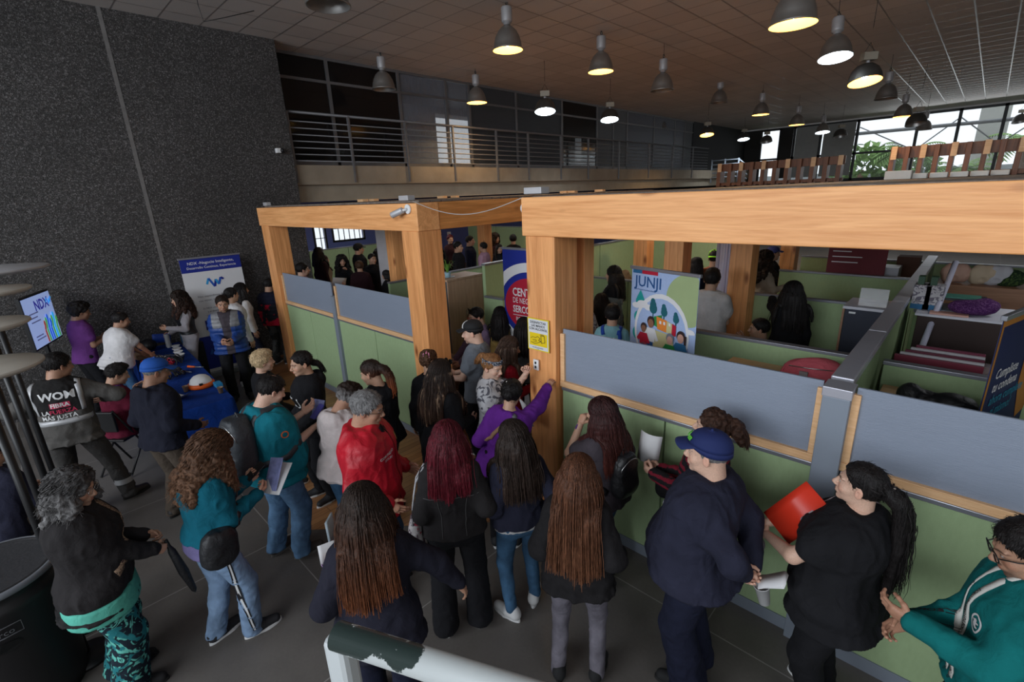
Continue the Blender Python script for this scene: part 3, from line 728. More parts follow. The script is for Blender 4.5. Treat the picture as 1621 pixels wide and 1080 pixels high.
class Vox:
    def __init__(s, lo, hi, r):
        s.r = r; s.o = np.array(lo, float)-2*r
        n = np.ceil((np.array(hi)-s.o)/r).astype(int)+3; s.n = n
        s.F = np.full(n, .25, np.float32)
        s.ax = [(s.o[i]+np.arange(n[i])*r).astype(np.float32) for i in range(3)]
    def sub(s, lo, hi, m):
        a = [max(0, int((lo[i]-m-s.o[i])/s.r)) for i in range(3)]
        b = [min(int(s.n[i]), int((hi[i]+m-s.o[i])/s.r)+2) for i in range(3)]
        if any(a[i] >= b[i] for i in range(3)): return None, None
        sl = tuple(slice(a[i], b[i]) for i in range(3))
        X = s.ax[0][sl[0]][:, None, None]; Y = s.ax[1][sl[1]][None, :, None]; Z = s.ax[2][sl[2]][None, None, :]
        return sl, (X, Y, Z)
    def put(s, lo, hi, fn, k, mode='u'):
        sl, g = s.sub(lo, hi, k+3*s.r)
        if sl is None: return
        d = fn(*g)
        if mode == 'u': s.F[sl] = smin(s.F[sl], d, k) if k > 0 else np.minimum(s.F[sl], d)
        else: s.F[sl] = -smin(-s.F[sl], d, max(k, 1e-4))
    def cap(s, p0, p1, r0, r1=None, k=.02, fl=None, mode='u'):
        """round cone; fl = (axis vector, factor) flattens across that axis"""
        r1 = r0 if r1 is None else r1
        p0 = np.array(p0, float); p1 = np.array(p1, float); R = max(r0, r1)
        d = p1-p0; dd = float(d@d)+1e-12
        def fn(X, Y, Z):
            x, y, z = X-p0[0], Y-p0[1], Z-p0[2]
            t = np.clip((x*d[0]+y*d[1]+z*d[2])/dd, 0, 1)
            x = x-t*d[0]; y = y-t*d[1]; z = z-t*d[2]
            if fl is not None:
                a, q = fl; w = (x*a[0]+y*a[1]+z*a[2])*(q-1); x = x+w*a[0]; y = y+w*a[1]; z = z+w*a[2]
            return np.sqrt(x*x+y*y+z*z)-(r0+t*(r1-r0))
        s.put(np.minimum(p0, p1)-R, np.maximum(p0, p1)+R, fn, k, mode)
    def ell(s, c, r, R=None, k=.02, mode='u'):
        c = np.array(c, float); r = np.array(r, float); m = r.max()
        def fn(X, Y, Z):
            x, y, z = X-c[0], Y-c[1], Z-c[2]
            if R is not None:
                x, y, z = (x*R[0][0]+y*R[1][0]+z*R[2][0], x*R[0][1]+y*R[1][1]+z*R[2][1], x*R[0][2]+y*R[1][2]+z*R[2][2])
            k0 = np.sqrt((x/r[0])**2+(y/r[1])**2+(z/r[2])**2)+1e-9
            k1 = np.sqrt((x/r[0]**2)**2+(y/r[1]**2)**2+(z/r[2]**2)**2)+1e-9
            return k0*(k0-1)/k1
        s.put(c-m, c+m, fn, k, mode)
    def loft(s, T, zk, ak, bk, yk, lo, hi, k=.02, p=2.3, flat=False):
        """vertical tube whose half width/depth/centre vary with height, in the frame T=(R, origin)"""
        R, o = T
        zk = np.array(zk, float); z0, z1 = zk[0], zk[-1]
        cs = np.array([R @ np.array([x, y, z]) + o for x in (-max(ak), max(ak)) for y in (-max(bk)-.1, max(bk)+.1) for z in (z0, z1)])
        def fn(X, Y, Z):
            x, y, z = X-o[0], Y-o[1], Z-o[2]
            x, y, z = (x*R[0, 0]+y*R[1, 0]+z*R[2, 0], x*R[0, 1]+y*R[1, 1]+z*R[2, 1], x*R[0, 2]+y*R[1, 2]+z*R[2, 2])
            zc = np.clip(z, z0, z1)
            a = np.interp(zc, zk, ak); b = np.interp(zc, zk, bk); yc = np.interp(zc, zk, yk)
            q = (np.abs(x/a)**p+np.abs((y-yc)/b)**p)**(1/p)
            d = (q-1)*np.minimum(a, b)
            dz = np.maximum(z0-z, z-z1)
            return np.maximum(d, dz) if flat else np.where(dz > 0, np.sqrt(np.maximum(d, 0)**2+dz**2), d)
        s.put(cs.min(0), cs.max(0), fn, k)
    def mesh(s):
        F = s.F; S = F < 0
        nx, ny, nz = F.shape
        c = np.zeros((nx-1, ny-1, nz-1), np.int8)
        for a in (0, 1):
            for b in (0, 1):
                for d in (0, 1): c += S[a:nx-1+a, b:ny-1+b, d:nz-1+d]
        act = (c > 0) & (c < 8)
        I, J, K = np.nonzero(act)
        idx = np.full(act.shape, -1, np.int32); idx[I, J, K] = np.arange(len(I))
        cor = {(a, b, d): F[I+a, J+b, K+d] for a in (0, 1) for b in (0, 1) for d in (0, 1)}
        acc = np.zeros((len(I), 3)); cnt = np.zeros(len(I))
        for p in cor:
            for ax in range(3):
                if p[ax]: continue
                q = tuple(1 if i == ax else p[i] for i in range(3))
                A, B = cor[p], cor[q]; x = (A < 0) != (B < 0)
                t = np.where(x, A/(A-B+1e-12), 0)
                for i in range(3): acc[:, i] += np.where(x, p[i]+(t if i == ax else 0), 0)
                cnt += x
        V = (acc/np.maximum(cnt, 1)[:, None]+np.stack([I, J, K], 1))*s.r+s.o
        faces = []
        for ax in range(3):
            sa = [slice(None)]*3; sb = [slice(None)]*3; sa[ax] = slice(0, -1); sb[ax] = slice(1, None)
            cr = S[tuple(sa)] != S[tuple(sb)]
            i, j, k = np.nonzero(cr)
            o = [1, 2, 0][ax], [2, 0, 1][ax]
            P = np.stack([i, j, k], 1)
            ok = np.all([(P[:, q] > 0) & (P[:, q] < F.shape[q]-1) for q in o], 0); P = P[ok]
            inside = S[P[:, 0], P[:, 1], P[:, 2]]
            def cell(du, dv):
                Q = P.copy(); Q[:, o[0]] += du; Q[:, o[1]] += dv
                return idx[Q[:, 0], Q[:, 1], Q[:, 2]]
            q = np.stack([cell(-1, -1), cell(0, -1), cell(0, 0), cell(-1, 0)], 1)
            q[~inside] = q[~inside][:, ::-1]
            faces.append(q)
        return V, np.concatenate(faces)
def vnormals(V, Fc):
    a = V[Fc[:, 2]]-V[Fc[:, 0]]; b = V[Fc[:, 3]]-V[Fc[:, 1]]
    n = np.cross(a, b); N = np.zeros_like(V)
    for i in range(4): np.add.at(N, Fc[:, i], n)
    return N/(np.linalg.norm(N, axis=1)[:, None]+1e-12)
def smooth(V, Fc, it=2, lam=.5):
    for _ in range(it):
        A = np.zeros_like(V); C = np.zeros(len(V))
        for a, b in ((0, 1), (1, 2), (2, 3), (3, 0)):
            np.add.at(A, Fc[:, a], V[Fc[:, b]]); np.add.at(A, Fc[:, b], V[Fc[:, a]])
            np.add.at(C, Fc[:, a], 1); np.add.at(C, Fc[:, b], 1)
        V = V+lam*(A/np.maximum(C, 1)[:, None]-V)
    return V
def to_obj(name, parts, m, parent, cols=None, mats=None, mi=None):
    """parts = list of (V, F); one mesh object"""
    o = 0; Vs = []; Fs = []
    for V, F in parts:
        Vs.append(V); Fs.append(F+o); o += len(V)
    V = np.concatenate(Vs); Fc = np.concatenate(Fs)
    me = bpy.data.meshes.new(name)
    me.vertices.add(len(V)); me.vertices.foreach_set('co', V.astype(np.float32).ravel())
    me.loops.add(len(Fc)*4); me.loops.foreach_set('vertex_index', Fc.astype(np.int32).ravel())
    me.polygons.add(len(Fc)); me.polygons.foreach_set('loop_start', (np.arange(len(Fc))*4).astype(np.int32))
    me.polygons.foreach_set('use_smooth', np.ones(len(Fc), bool))
    for q in (mats or [m]): me.materials.append(q)
    if mi is not None: me.polygons.foreach_set('material_index', mi.astype(np.int32))
    me.update(calc_edges=True)
    if cols is not None:
        ca = me.color_attributes.new('Col', 'FLOAT_COLOR', 'POINT')
        ca.data.foreach_set('color', np.concatenate([cols, np.ones((len(cols), 1))], 1).astype(np.float32).ravel())
    return link(bpy.data.objects.new(name, me), parent)

# ---- canonical head (origin between the ears at eye height; y forward, z up) --------------------------------
def head_sdf(res, fem):
    v = Vox((-.1, -.12, -.155), (.1, .135, .135), res)
    v.ell((0, -.014, .036), (.0745, .094, .084), k=.01)
    v.ell((0, .022, -.018), (.061, .068, .085), k=.03)
    jw = .041 if fem else .050
    v.ell((0, .028, -.072), (jw, .045, .034), k=.03)
    v.ell((0, .068, -.098), (.018 if fem else .024, .016, .014), k=.022)
    for s in (-1, 1):
        v.ell((s*.040, .052, -.028), (.024, .026, .024), k=.02)
        v.ell((s*.031, .096, .004), (.018, .016, .0115), k=.012, mode='s')
        v.ell((s*.031, .0745, .004), (.0125, .0125, .0125), k=.003)
        v.cap((s*.014, .087, .022), (s*.046, .074, .024), .0085, .006, k=.012)
        v.ell((s*.0125, .096, -.034), (.008, .010, .0075), k=.006)
        Re = np.array([[cos(.25*s), -sin(.25*s), 0], [sin(.25*s), cos(.25*s), 0], [0, 0, 1]])
        v.ell((s*.079, -.010, -.006), (.007, .018, .031), R=Re, k=.006)
        v.ell((s*.087, -.004, -.002), (.006, .009, .017), R=Re, k=.004, mode='s')
    v.cap((0, .088, .010), (0, .106, -.027), .007, .0115, k=.010)
    v.ell((0, .106, -.030), (.012, .011, .010), k=.008)
    v.ell((0, .080, -.060), (.027, .014, .017), k=.014)
    v.ell((0, .0895, -.0565), (.021, .008, .0048), k=.004)
    v.ell((0, .0885, -.0675), (.018, .008, .0058), k=.004)
    v.ell((0, .099, -.0620), (.024, .007, .0014), k=.003, mode='s')
    v.cap((0, -.030, -.05), (0, -.042, -.16), .050 if fem else .058, .052 if fem else .062, k=.03)
    V, F = v.mesh()
    return smooth(V, F, 1, .35), F
HEADS = {}
def get_head(res, fem):
    key = (res, fem)
    if key not in HEADS: HEADS[key] = head_sdf(res, fem)
    return HEADS[key]
def bump(V, c, r, p=1.0):
    d = np.sqrt((((V-np.array(c))/np.array(r))**2).sum(1))
    return np.clip((1-d)*2.5*p, 0, 1)
def head_cols(V, skin, brow=(.05, .035, .03), lips=None, beard=0, makeup=0, eyes=True):
    skin = np.array(skin); C = np.tile(skin, (len(V), 1))
    def lay(w, c): C[:] = C*(1-w[:, None])+np.array(c)*w[:, None]
    red = skin*np.array([1.15, .82, .78])
    for s in (-1, 1):
        lay(bump(V, (s*.042, .07, -.03), (.03, .04, .025))*.35, red)
        lay(bump(V, (s*.082, -.01, -.006), (.02, .025, .035))*.4, red)
    lay(bump(V, (0, .115, -.03), (.014, .02, .014))*.4, red)
    if beard:
        w = bump(V, (0, .06, -.085), (.062, .062, .040))*beard; w = np.maximum(w, bump(V, (0, .10, -.046), (.028, .03, .010))*beard)
        w[V[:, 1] < .01] *= .5
        lay(w, np.array(brow)*1.2)
    lay(bump(V, (0, .097, -.0565), (.025, .02, .0075))*.9, lips if lips is not None else skin*np.array([.85, .5, .5]))
    lay(bump(V, (0, .097, -.0675), (.022, .02, .009))*.9, lips if lips is not None else skin*np.array([.9, .55, .55]))
    lay(bump(V, (0, .10, -.062), (.026, .02, .0022))*.8, skin*.25)
    for s in (-1, 1):
        t = np.abs(V[:, 0]*s-.031)/.021
        zb = .0245-.006*np.clip(t, 0, 1)**2
        w = np.clip(1.3-np.sqrt(((V[:, 0]*s-.032)/.021)**6+((V[:, 2]-zb)/.0052)**2), 0, 1)*(V[:, 1] > .05)
        lay(w*.85, brow)
        if eyes:
            on = (V[:, 1] > .05)
            w = np.clip(4-4*np.sqrt(((V[:, 0]*s-.031)/.0145)**2+((V[:, 2]-.004)/.0082)**2), 0, 1)*on
            lay(w, skin*.28 if not makeup else (.015, .01, .01))
            w = np.clip(4-4*np.sqrt(((V[:, 0]*s-.031)/.0125)**2+((V[:, 2]-.0035)/.0058)**2), 0, 1)*on
            lay(w, (.55, .50, .47))
            w = np.clip(4-4*np.sqrt(((V[:, 0]*s-.031)/.0062)**2+((V[:, 2]-.004)/.0064)**2), 0, 1)*on
            lay(w, (.035, .018, .01))
    return C
# ---- canonical right hand (wrist at origin, fingers along +y, palm facing -z, thumb on -x) ------------------
def hand_sdf(res, curl, thumb=.5, spread=.10):
    v = Vox((-.09, -.05, -.10), (.075, .21, .05), res)
    v.cap((0, -.045, 0), (0, .005, 0), .026, .025, k=.012, fl=((0, 0, 1), 1.25))
    v.cap((-.018, .03, 0), (-.022, .078, .001), .018, .016, k=.018)
    v.cap((0, .03, 0), (0, .083, .003), .018, .015, k=.018)
    v.cap((.020, .028, 0), (.024, .074, -.001), .017, .014, k=.018)
    fr = [(-.029, .083, .0088, (.040, .025, .021), -1.0), (-.0095, .089, .0092, (.044, .028, .022), -.3), (.0100, .086, .0088, (.041, .026, .021), .4), (.0285, .077, .0078, (.031, .020, .018), 1.1)]
    for i, (x, y, r, L, sp) in enumerate(fr):
        c = curl[i] if isinstance(curl, (tuple, list)) else curl
        p = np.array([x, y, .0015]); a = 0; yw = spread*sp*(1-min(1, c*.8))
        for j, l in enumerate(L):
            a += c*(.85, 1.15, .8)[j]
            q = p+l*np.array([sin(yw)*cos(a), cos(yw)*cos(a), -sin(a)])
            v.cap(p, q, r*(1-.09*j), r*(1-.09*(j+1)), k=.0025)
            v.ell(q, (r*(1-.05*j),)*3, k=.002)
            p = q
    p = np.array([-.020, .022, -.004])
    for l, r, d in ((.045, .0145, (-.75, .62, -.25*thumb-.1)), (.032, .0105, (-.42+.3*thumb, .85, -.55*thumb)), (.026, .0092, (-.1+.5*thumb, .9, -.75*thumb))):
        d = np.array(d); d = d/np.linalg.norm(d); q = p+l*d
        v.cap(p, q, r, r*.9, k=.006); p = q
    V, F = v.mesh()
    return smooth(V, F, 1, .3), F
HANDS = {}
CURLS = {'relaxed': ((.22, .28, .34, .4), .35), 'grip': ((.95, 1.0, 1.05, 1.1), 1.0), 'hold': ((.5, .55, .6, .65), .9), 'flat': (.08, .1), 'fist': (1.35, 1.1), 'rest': ((.30, .33, .36, .42), .6)}
def get_hand(pose, res):
    key = (pose, res)
    if key not in HANDS: HANDS[key] = hand_sdf(res, *CURLS[pose])
    return HANDS[key]

def nrm(a): a = np.array(a, float); return a/(np.linalg.norm(a)+1e-9)
def rotx(a): return np.array([[1, 0, 0], [0, cos(a), -sin(a)], [0, sin(a), cos(a)]])
def rotz(a): return np.array([[cos(a), -sin(a), 0], [sin(a), cos(a), 0], [0, 0, 1]])
def roty(a): return np.array([[cos(a), 0, sin(a)], [0, 1, 0], [-sin(a), 0, cos(a)]])
def ik(a, b, l1, l2, hint):
    d = b-a; L = np.linalg.norm(d); L2 = min(L, (l1+l2)*.995); u = d/(L+1e-9); b = a+u*L2
    x = (l1*l1-l2*l2+L2*L2)/(2*L2+1e-9); h = sqrt(max(0, l1*l1-x*x))
    hint = np.array(hint, float); n = hint-u*(hint@u); n = nrm(n)
    return a+u*x+n*h, b

# ---- body profiles at 1.70 m -------------------------------------------------------------------------------
ZK = np.array([.80, .86, .92, .98, 1.04, 1.10, 1.17, 1.24, 1.31, 1.37, 1.42, 1.455])-.93
PROF = {'m': ([.13, .165, .175, .165, .155, .158, .165, .178, .182, .165, .115, .062], [.085, .110, .118, .112, .106, .108, .115, .122, .122, .105, .08, .058], [0, 0, 0, .004, .006, .006, .004, .004, .002, -.006, -.014, -.02]),
        'f': ([.13, .178, .188, .172, .146, .138, .146, .158, .160, .145, .10, .056], [.085, .118, .122, .110, .098, .096, .106, .126, .120, .095, .072, .052], [-.004, -.010, -.010, 0, .004, .006, .008, .018, .012, -.004, -.014, -.02])}

def cloth(name, kind, c, c2=None, **kw):
    """garment surface: knit, denim, leather, stripes, print"""
    if name in MATS: return MATS[name]
    m, N, L, b = newmat(name)
    c = col4(c)
    tc = N.new('ShaderNodeTexCoord')
    n = N.new('ShaderNodeTexNoise'); n.inputs['Scale'].default_value = kw.get('s', 7); n.inputs['Detail'].default_value = 5; L.new(tc.outputs['Object'], n.inputs['Vector'])
    mx = N.new('ShaderNodeMix'); mx.data_type = 'RGBA'
    v = {'denim': .38}.get(kind, .15)
    mr = N.new('ShaderNodeMapRange'); mr.inputs[1].default_value = .3; mr.inputs[2].default_value = .7; L.new(n.outputs[0], mr.inputs[0]); L.new(mr.outputs[0], mx.inputs[0])
    mx.inputs[6].default_value = tuple(x*(1-v) for x in c[:3])+(1,); mx.inputs[7].default_value = tuple(min(1, x*(1+v)) for x in c[:3])+(1,)
    out = mx.outputs[2]
    if kind in ('stripes', 'print', 'camo', 'puffer'):
        c2 = col4(c2 or (0, 0, 0))
        m2 = N.new('ShaderNodeMix'); m2.data_type = 'RGBA'; L.new(out, m2.inputs[6]); m2.inputs[7].default_value = c2
        if kind == 'stripes':
            w = N.new('ShaderNodeTexWave'); w.bands_direction = 'Z'; w.inputs['Scale'].default_value = kw.get('ws', 7); w.inputs['Distortion'].default_value = 1.2; w.inputs['Detail'].default_value = 3; w.inputs['Detail Scale'].default_value = 6
            L.new(tc.outputs['Object'], w.inputs['Vector']); src = w.outputs[1]; lo, hi = kw.get('th', (.55, .62))
        elif kind == 'print':
            w = N.new('ShaderNodeTexNoise'); w.inputs['Scale'].default_value = kw.get('ws', 14); w.inputs['Distortion'].default_value = 2.5; w.inputs['Detail'].default_value = 2
            L.new(tc.outputs['Object'], w.inputs['Vector']); src = w.outputs[0]; lo, hi = .52, .56
        else:
            w = N.new('ShaderNodeTexNoise'); w.inputs['Scale'].default_value = 5; L.new(tc.outputs['Object'], w.inputs['Vector']); src = w.outputs[0]; lo, hi = .5, .53
        r2 = N.new('ShaderNodeMapRange'); r2.inputs[1].default_value = lo; r2.inputs[2].default_value = hi; L.new(src, r2.inputs[0]); L.new(r2.outputs[0], m2.inputs[0]); out = m2.outputs[2]
        if kw.get('c3'):
            w3 = N.new('ShaderNodeTexNoise'); w3.inputs['Scale'].default_value = kw.get('ws', 14)*.7; w3.inputs['Distortion'].default_value = 2; mp = N.new('ShaderNodeMapping'); mp.inputs['Location'].default_value = (3, 8, 5)
            L.new(tc.outputs['Object'], mp.inputs[0]); L.new(mp.outputs[0], w3.inputs['Vector'])
            r3 = N.new('ShaderNodeMapRange'); r3.inputs[1].default_value = .56; r3.inputs[2].default_value = .6; L.new(w3.outputs[0], r3.inputs[0])
            m3 = N.new('ShaderNodeMix'); m3.data_type = 'RGBA'; m3.inputs[7].default_value = col4(kw['c3']); L.new(out, m3.inputs[6]); L.new(r3.outputs[0], m3.inputs[0]); out = m3.outputs[2]
    L.new(out, b.inputs['Base Color'])
    b.inputs['Roughness'].default_value = {'leather': .38, 'shell': .5, 'puffer': .45}.get(kind, .92)
    b.inputs['Specular IOR Level'].default_value = {'leather': .5, 'shell': .4, 'puffer': .4}.get(kind, .15)
    n2 = N.new('ShaderNodeTexNoise'); n2.inputs['Scale'].default_value = 260 if kind != 'puffer' else 30; n2.inputs['Detail'].default_value = 2; L.new(tc.outputs['Object'], n2.inputs['Vector'])
    n4 = N.new('ShaderNodeTexNoise'); n4.inputs['Scale'].default_value = 13; n4.inputs['Detail'].default_value = 4; n4.inputs['Distortion'].default_value = .8; L.new(tc.outputs['Object'], n4.inputs['Vector'])
    bp = N.new('ShaderNodeBump'); bp.inputs['Strength'].default_value = .25; bp.inputs['Distance'].default_value = .004; L.new(n2.outputs[0], bp.inputs['Height'])
    bp2 = N.new('ShaderNodeBump'); bp2.inputs['Strength'].default_value = .55; bp2.inputs['Distance'].default_value = .02; L.new(n4.outputs[0], bp2.inputs['Height']); L.new(bp.outputs[0], bp2.inputs['Normal'])
    L.new(bp2.outputs[0], b.inputs['Normal'])
    MATS[name] = m
    return m
M_SKIN = vcol_mat('skin', rough=.5, bump=.08, bs=140, sss=.06)
M_HAIR = vcol_mat('hair', rough=.5, bump=.9, bs=26, streak=(7, 7, .7), spec=.2)
M_CURL = vcol_mat('curly_hair', rough=.6, bump=1.0, bs=70, streak=(1, 1, .8), spec=.15)
M_SOLEW = mat('white_sole', (.7, .7, .7), .6, var=.05)
M_SOLEB = mat('black_sole', (.02, .02, .02), .6)
M_METAL = mat('thin_metal', (.5, .5, .5), .25, .9)
SK = {'light': (.62, .39, .29), 'mid': (.50, .295, .20), 'tan': (.40, .22, .145), 'dark': (.29, .155, .10)}
HC = {'black': (.012, .010, .010), 'dark': (.022, .014, .011), 'brown': (.07, .035, .02), 'grey': (.16, .155, .155), 'ginger': (.28, .075, .025), 'blond': (.52, .38, .22), 'burgundy': (.075, .008, .014), 'chestnut': (.085, .034, .018)}

SHOE = {}
def shoe_parts(kind):
    if kind in SHOE: return SHOE[kind]
    v = Vox((-.07, -.11, 0), (.07, .21, .16), .006)
    v.cap((0, -.055, .055), (0, .02, .055), .040, .043, k=.03)
    v.cap((0, .02, .050), (.004, .135, .036), .042, .036, k=.03)
    v.cap((0, -.045, .06), (0, -.040, .115 if kind == 'boot' else .085), .040, .040, k=.03)
    v.ell((0, .10, -.03), (.12, .3, .035), k=.008, mode='s')
    V, F = v.mesh(); V = smooth(V, F, 1)
    out = []
    for t in np.linspace(0, 2*pi, 28, endpoint=False):
        y = sin(t)*.138+.042; x = cos(t)*(.045 if y > .02 else .038)
        out.append((x+(.004 if y > .06 else 0), y))
    SHOE[kind] = (V, F, out); return SHOE[kind]

class Person: pass
def person(label, at, h, psi, sex='f', w=1.0, belly=0., lean=0., twist=0., side=0., head=(0, 0), headroll=0., L=None, R=None, lh='relaxed', rh='relaxed',
           lhint=None, rhint=None, lpalm=None, rpalm=None, stance=.11, feet=None, footyaw=(0, 0), sit=None, skin='mid', brow=None, beard=0, lips=None, makeup=0,
           hair=('short', 'dark'), top=None, bottom=None, shoes=None, q=1, group=None, atxy=None, cat='person', z0=0., wear=None):
    """at = (u, v) picture point of the crown seen at height h; psi = facing against the line of sight (0 away, 90 to the right)"""
    P = Person(); s = h/1.70
    hz = h
    if sit is not None: hz = h-(.93-sit)*s
    if atxy is None: g = atz(at[0], at[1], hz+z0)
    else: g = Vector((atxy[0], atxy[1], 0))
    th = atan2(-g.x, g.y)-radians(psi)
    root = thing('person', label, cat, (g.x, g.y, z0), th, group)
    P.root = root; P.s = s; P.q = q
    skinc = np.array(SK[skin] if isinstance(skin, str) else skin)
    hc = HC[hair[1]] if isinstance(hair[1], str) else hair[1]
    hc = np.array(hc)
    if brow is None: brow = hc*1.3 if hair[1] not in ('ginger', 'blond', 'burgundy') else (.06, .035, .02)
    res = {2: .009, 1: .012, 0: .018}[q]; hres = {2: .0032, 1: .0045, 0: .007}[q]; handres = {2: .0038, 1: .005, 0: .0075}[q]
    pz = .93 if sit is None else sit/s
    pel = np.array([0, 0, pz])
    RT = rotz(radians(-twist)) @ rotx(radians(-lean)) @ roty(radians(side))
    T = (RT, pel)
    def tor(p): return RT @ np.array(p, float)+pel      # torso coordinates measured from the pelvis
    A, B, Yc = [np.array(x, float) for x in PROF[sex]]
    A = A*w; B = B*(1+(w-1)*.9)
    bel = np.exp(-((ZK-.07)/.16)**2)*belly
    B = B+bel*.5; Yc = Yc+bel*.5; A = A+bel*.22
    sx = (.152 if sex == 'f' else .172)*(.45+.55*w)
    sh = {-1: tor((-sx, -.012, .430)), 1: tor((sx, -.012, .430))}
    neck = tor((0, -.018, .50))
    RH = rotz(radians(-head[0])) @ rotx(radians(-lean*.35-head[1])) @ roty(radians(side*.5+headroll)) @ np.eye(3)
    RH = rotz(radians(-twist)) @ RH
    hcen = neck+RH @ np.array([0, .032, .146])
    hs = 1.05 if sex == 'm' else 1.01
    P.hcen = hcen; P.RH = RH; P.T = T; P.tor = tor; P.sx = sx; P.A = A; P.B = B; P.Yc = Yc; P.hs = hs
    def H(p): return RH @ (np.array(p, float)*hs)+hcen
    P.H = H
    # arms
    l1, l2 = .285, .245
    tg = {-1: L if L is not None else (-sx-.07, .03, pz-.13), 1: R if R is not None else (sx+.07, .03, pz-.13)}
    hint = {-1: lhint or (-.25, -1, -.6), 1: rhint or (.25, -1, -.6)}
    el, wr = {}, {}
    for sd in (-1, 1):       # a Vector is a target in the hall, not in the figure
        if isinstance(tg[sd], Vector):
            q_ = Matrix.Rotation(-th, 3, 'Z') @ (tg[sd]-Vector((g.x, g.y, z0))); tg[sd] = np.array(q_)/s
    for sd in (-1, 1): el[sd], wr[sd] = ik(sh[sd], np.array(tg[sd], float), l1, l2, hint[sd])
    P.el, P.wr, P.sh = el, wr, sh
    # legs
    hip = {sd: pel+np.array([sd*.088*w, 0, -.03]) for sd in (-1, 1)}
    if feet is None: feet = ((-stance, 0.0), (stance, 0.04)) if sit is None else ((-stance-.02, .42), (stance+.02, .45))
    kn, an = {}, {}
    for i, sd in enumerate((-1, 1)):
        f = feet[i]; a = np.array([f[0], f[1]-.03, f[2] if len(f) > 2 else .085])
        kn[sd], an[sd] = ik(hip[sd], a, .425, .41, (sd*.12, 1, .25))
    P.kn, P.an = kn, an
    ww = .5+.5*w
    parts = []
    # --- body: head and neck at fine resolution, trunk and arms, hands
    HV, HF = get_head(hres, sex == 'f')
    cols = [head_cols(HV, skinc, brow, lips, beard, makeup, q > 0)]
    parts.append(((HV*hs) @ RH.T+hcen, HF))
    top = top or {}; slv = top.get('sleeve', 1.0)
    lo = np.min([el[-1], el[1], wr[-1], wr[1], sh[-1], sh[1], pel-.25], 0)-.12; hi = np.max([el[-1], el[1], wr[-1], wr[1], sh[-1], sh[1], neck], 0)+.12
    v = Vox(lo, hi, max(res*.8, .008) if slv < .8 else res)
    v.loft(T, ZK, A-.014, B-.014, Yc, None, None, k=.03)
    v.cap(neck, tor((0, -.015, .42)), .056, .075, k=.04)
    for sd in (-1, 1):
        a1 = .044*ww*(1 if sex == 'm' else .93); a2 = .036*ww; a3 = .0265
        v.cap(sh[sd]-RT @ np.array([sd*.03, 0, .015]), el[sd], a1, a2, k=.03)
        v.cap(el[sd], wr[sd], a2, a3, k=.015)
    V, F = v.mesh(); parts.append((smooth(V, F, 1), F)); cols.append(np.tile(skinc, (len(V), 1)))
    P.hand = {}
    for sd, pose, palm in ((-1, lh, lpalm), (1, rh, rpalm)):
        hv, hf = get_hand(pose, handres)
        f = nrm(wr[sd]-el[sd])
        if palm is not None and len(palm) == 6: f = nrm(palm[3:]); pn = np.array(palm[:3], float)
        else: pn = np.array(palm if palm is not None else (-sd, 0, 0), float)
        pn = nrm(pn-f*(pn@f)); zc = -pn; xc = np.cross(f, zc)
        hv = hv*(.98 if sex == 'm' else .9)
        if sd == 1: Mx = np.stack([xc, f, zc], 1); V = hv @ Mx.T; F = hf
        else: V = (hv*np.array([-1, 1, 1])) @ np.stack([xc, f, zc], 1).T; F = hf[:, ::-1]
        parts.append((V+wr[sd], F)); cols.append(np.tile(skinc*np.array([1.02, .95, .93]), (len(V), 1)))
        P.hand[sd] = (wr[sd]+f*.085-(-pn)*.03, f, pn)
    # bare lower legs when the garment leaves them free
    bt = bottom or {}
    sc = lambda ps: [(V*s, F) for V, F in ps]
    to_obj('body', sc(parts), M_SKIN, root, np.concatenate(cols))
    # --- top garment
    tm = top.get('m')
    if tm:
        t = top.get('t', .014); fold = top.get('fold', .007); hem = top.get('hem', -.10)
        zt = np.concatenate([[hem], ZK[(ZK > hem+.03)]])
        At = np.interp(zt, ZK, A)+t; Bt = np.interp(zt, ZK, B)+t; Yt = np.interp(zt, ZK, Yc)
        if hem < -.05: At[0] = max(At[0], A[2]+t+.016); Bt[0] = max(Bt[0], B[2]+t+.018)
        nl = top.get('neckw', 0)
        At[-1] += nl; Bt[-1] += nl
        lo2 = lo-.05; hi2 = hi+.08; lo2[2] = min(lo2[2], pz+hem-.1); lo2[:2] -= .08; hi2[:2] += .08
        v = Vox(lo2, hi2, res)
        v.loft(T, zt, At, Bt, Yt, None, None, k=.03, flat=True)
        if abs(lean)+abs(side) > 7 and sit is None:
            zq = np.array([hem, -.03, .05]); v.loft((rotz(radians(-twist)), pel), zq, np.interp(zq, zt, At), np.interp(zq, zt, Bt), np.interp(zq, zt, Yt), None, None, k=.05, flat=True)
        for sd in (-1, 1):
            a1 = .052*ww+t*.8; a2 = .042*ww+t*.8; a3 = top.get('cuff', .030)+t*.5
            v.cap(sh[sd]-RT @ np.array([sd*.035, 0, .012]), sh[sd]*.45+el[sd]*.55 if slv < .6 else el[sd], a1, a2+(.010 if slv < .6 else 0), k=.045)
            if slv >= .6:
                e = el[sd]+(wr[sd]-el[sd])*min(1, (slv-.5)*2)
                v.cap(el[sd], e, a2, a3, k=.02)
                if slv >= 1: v.ell(wr[sd]-nrm(wr[sd]-el[sd])*.02, (a3+.004,)*3, k=.006)
        if top.get('hood'):
            hk = tor((0, -.115, .455+top.get('hoodz', 0))); v.ell(hk, (.125, .058, .085), R=RT, k=.03)
            v.ell(tor((0, -.10, .555+top.get('hoodz', 0))), (.08, .04, .055), R=RT, k=.02, mode='s')
            for sd in (-1, 1): v.cap(tor((sd*.075, -.05, .49)), tor((sd*.04, .085, .42)), .030, .022, k=.03)
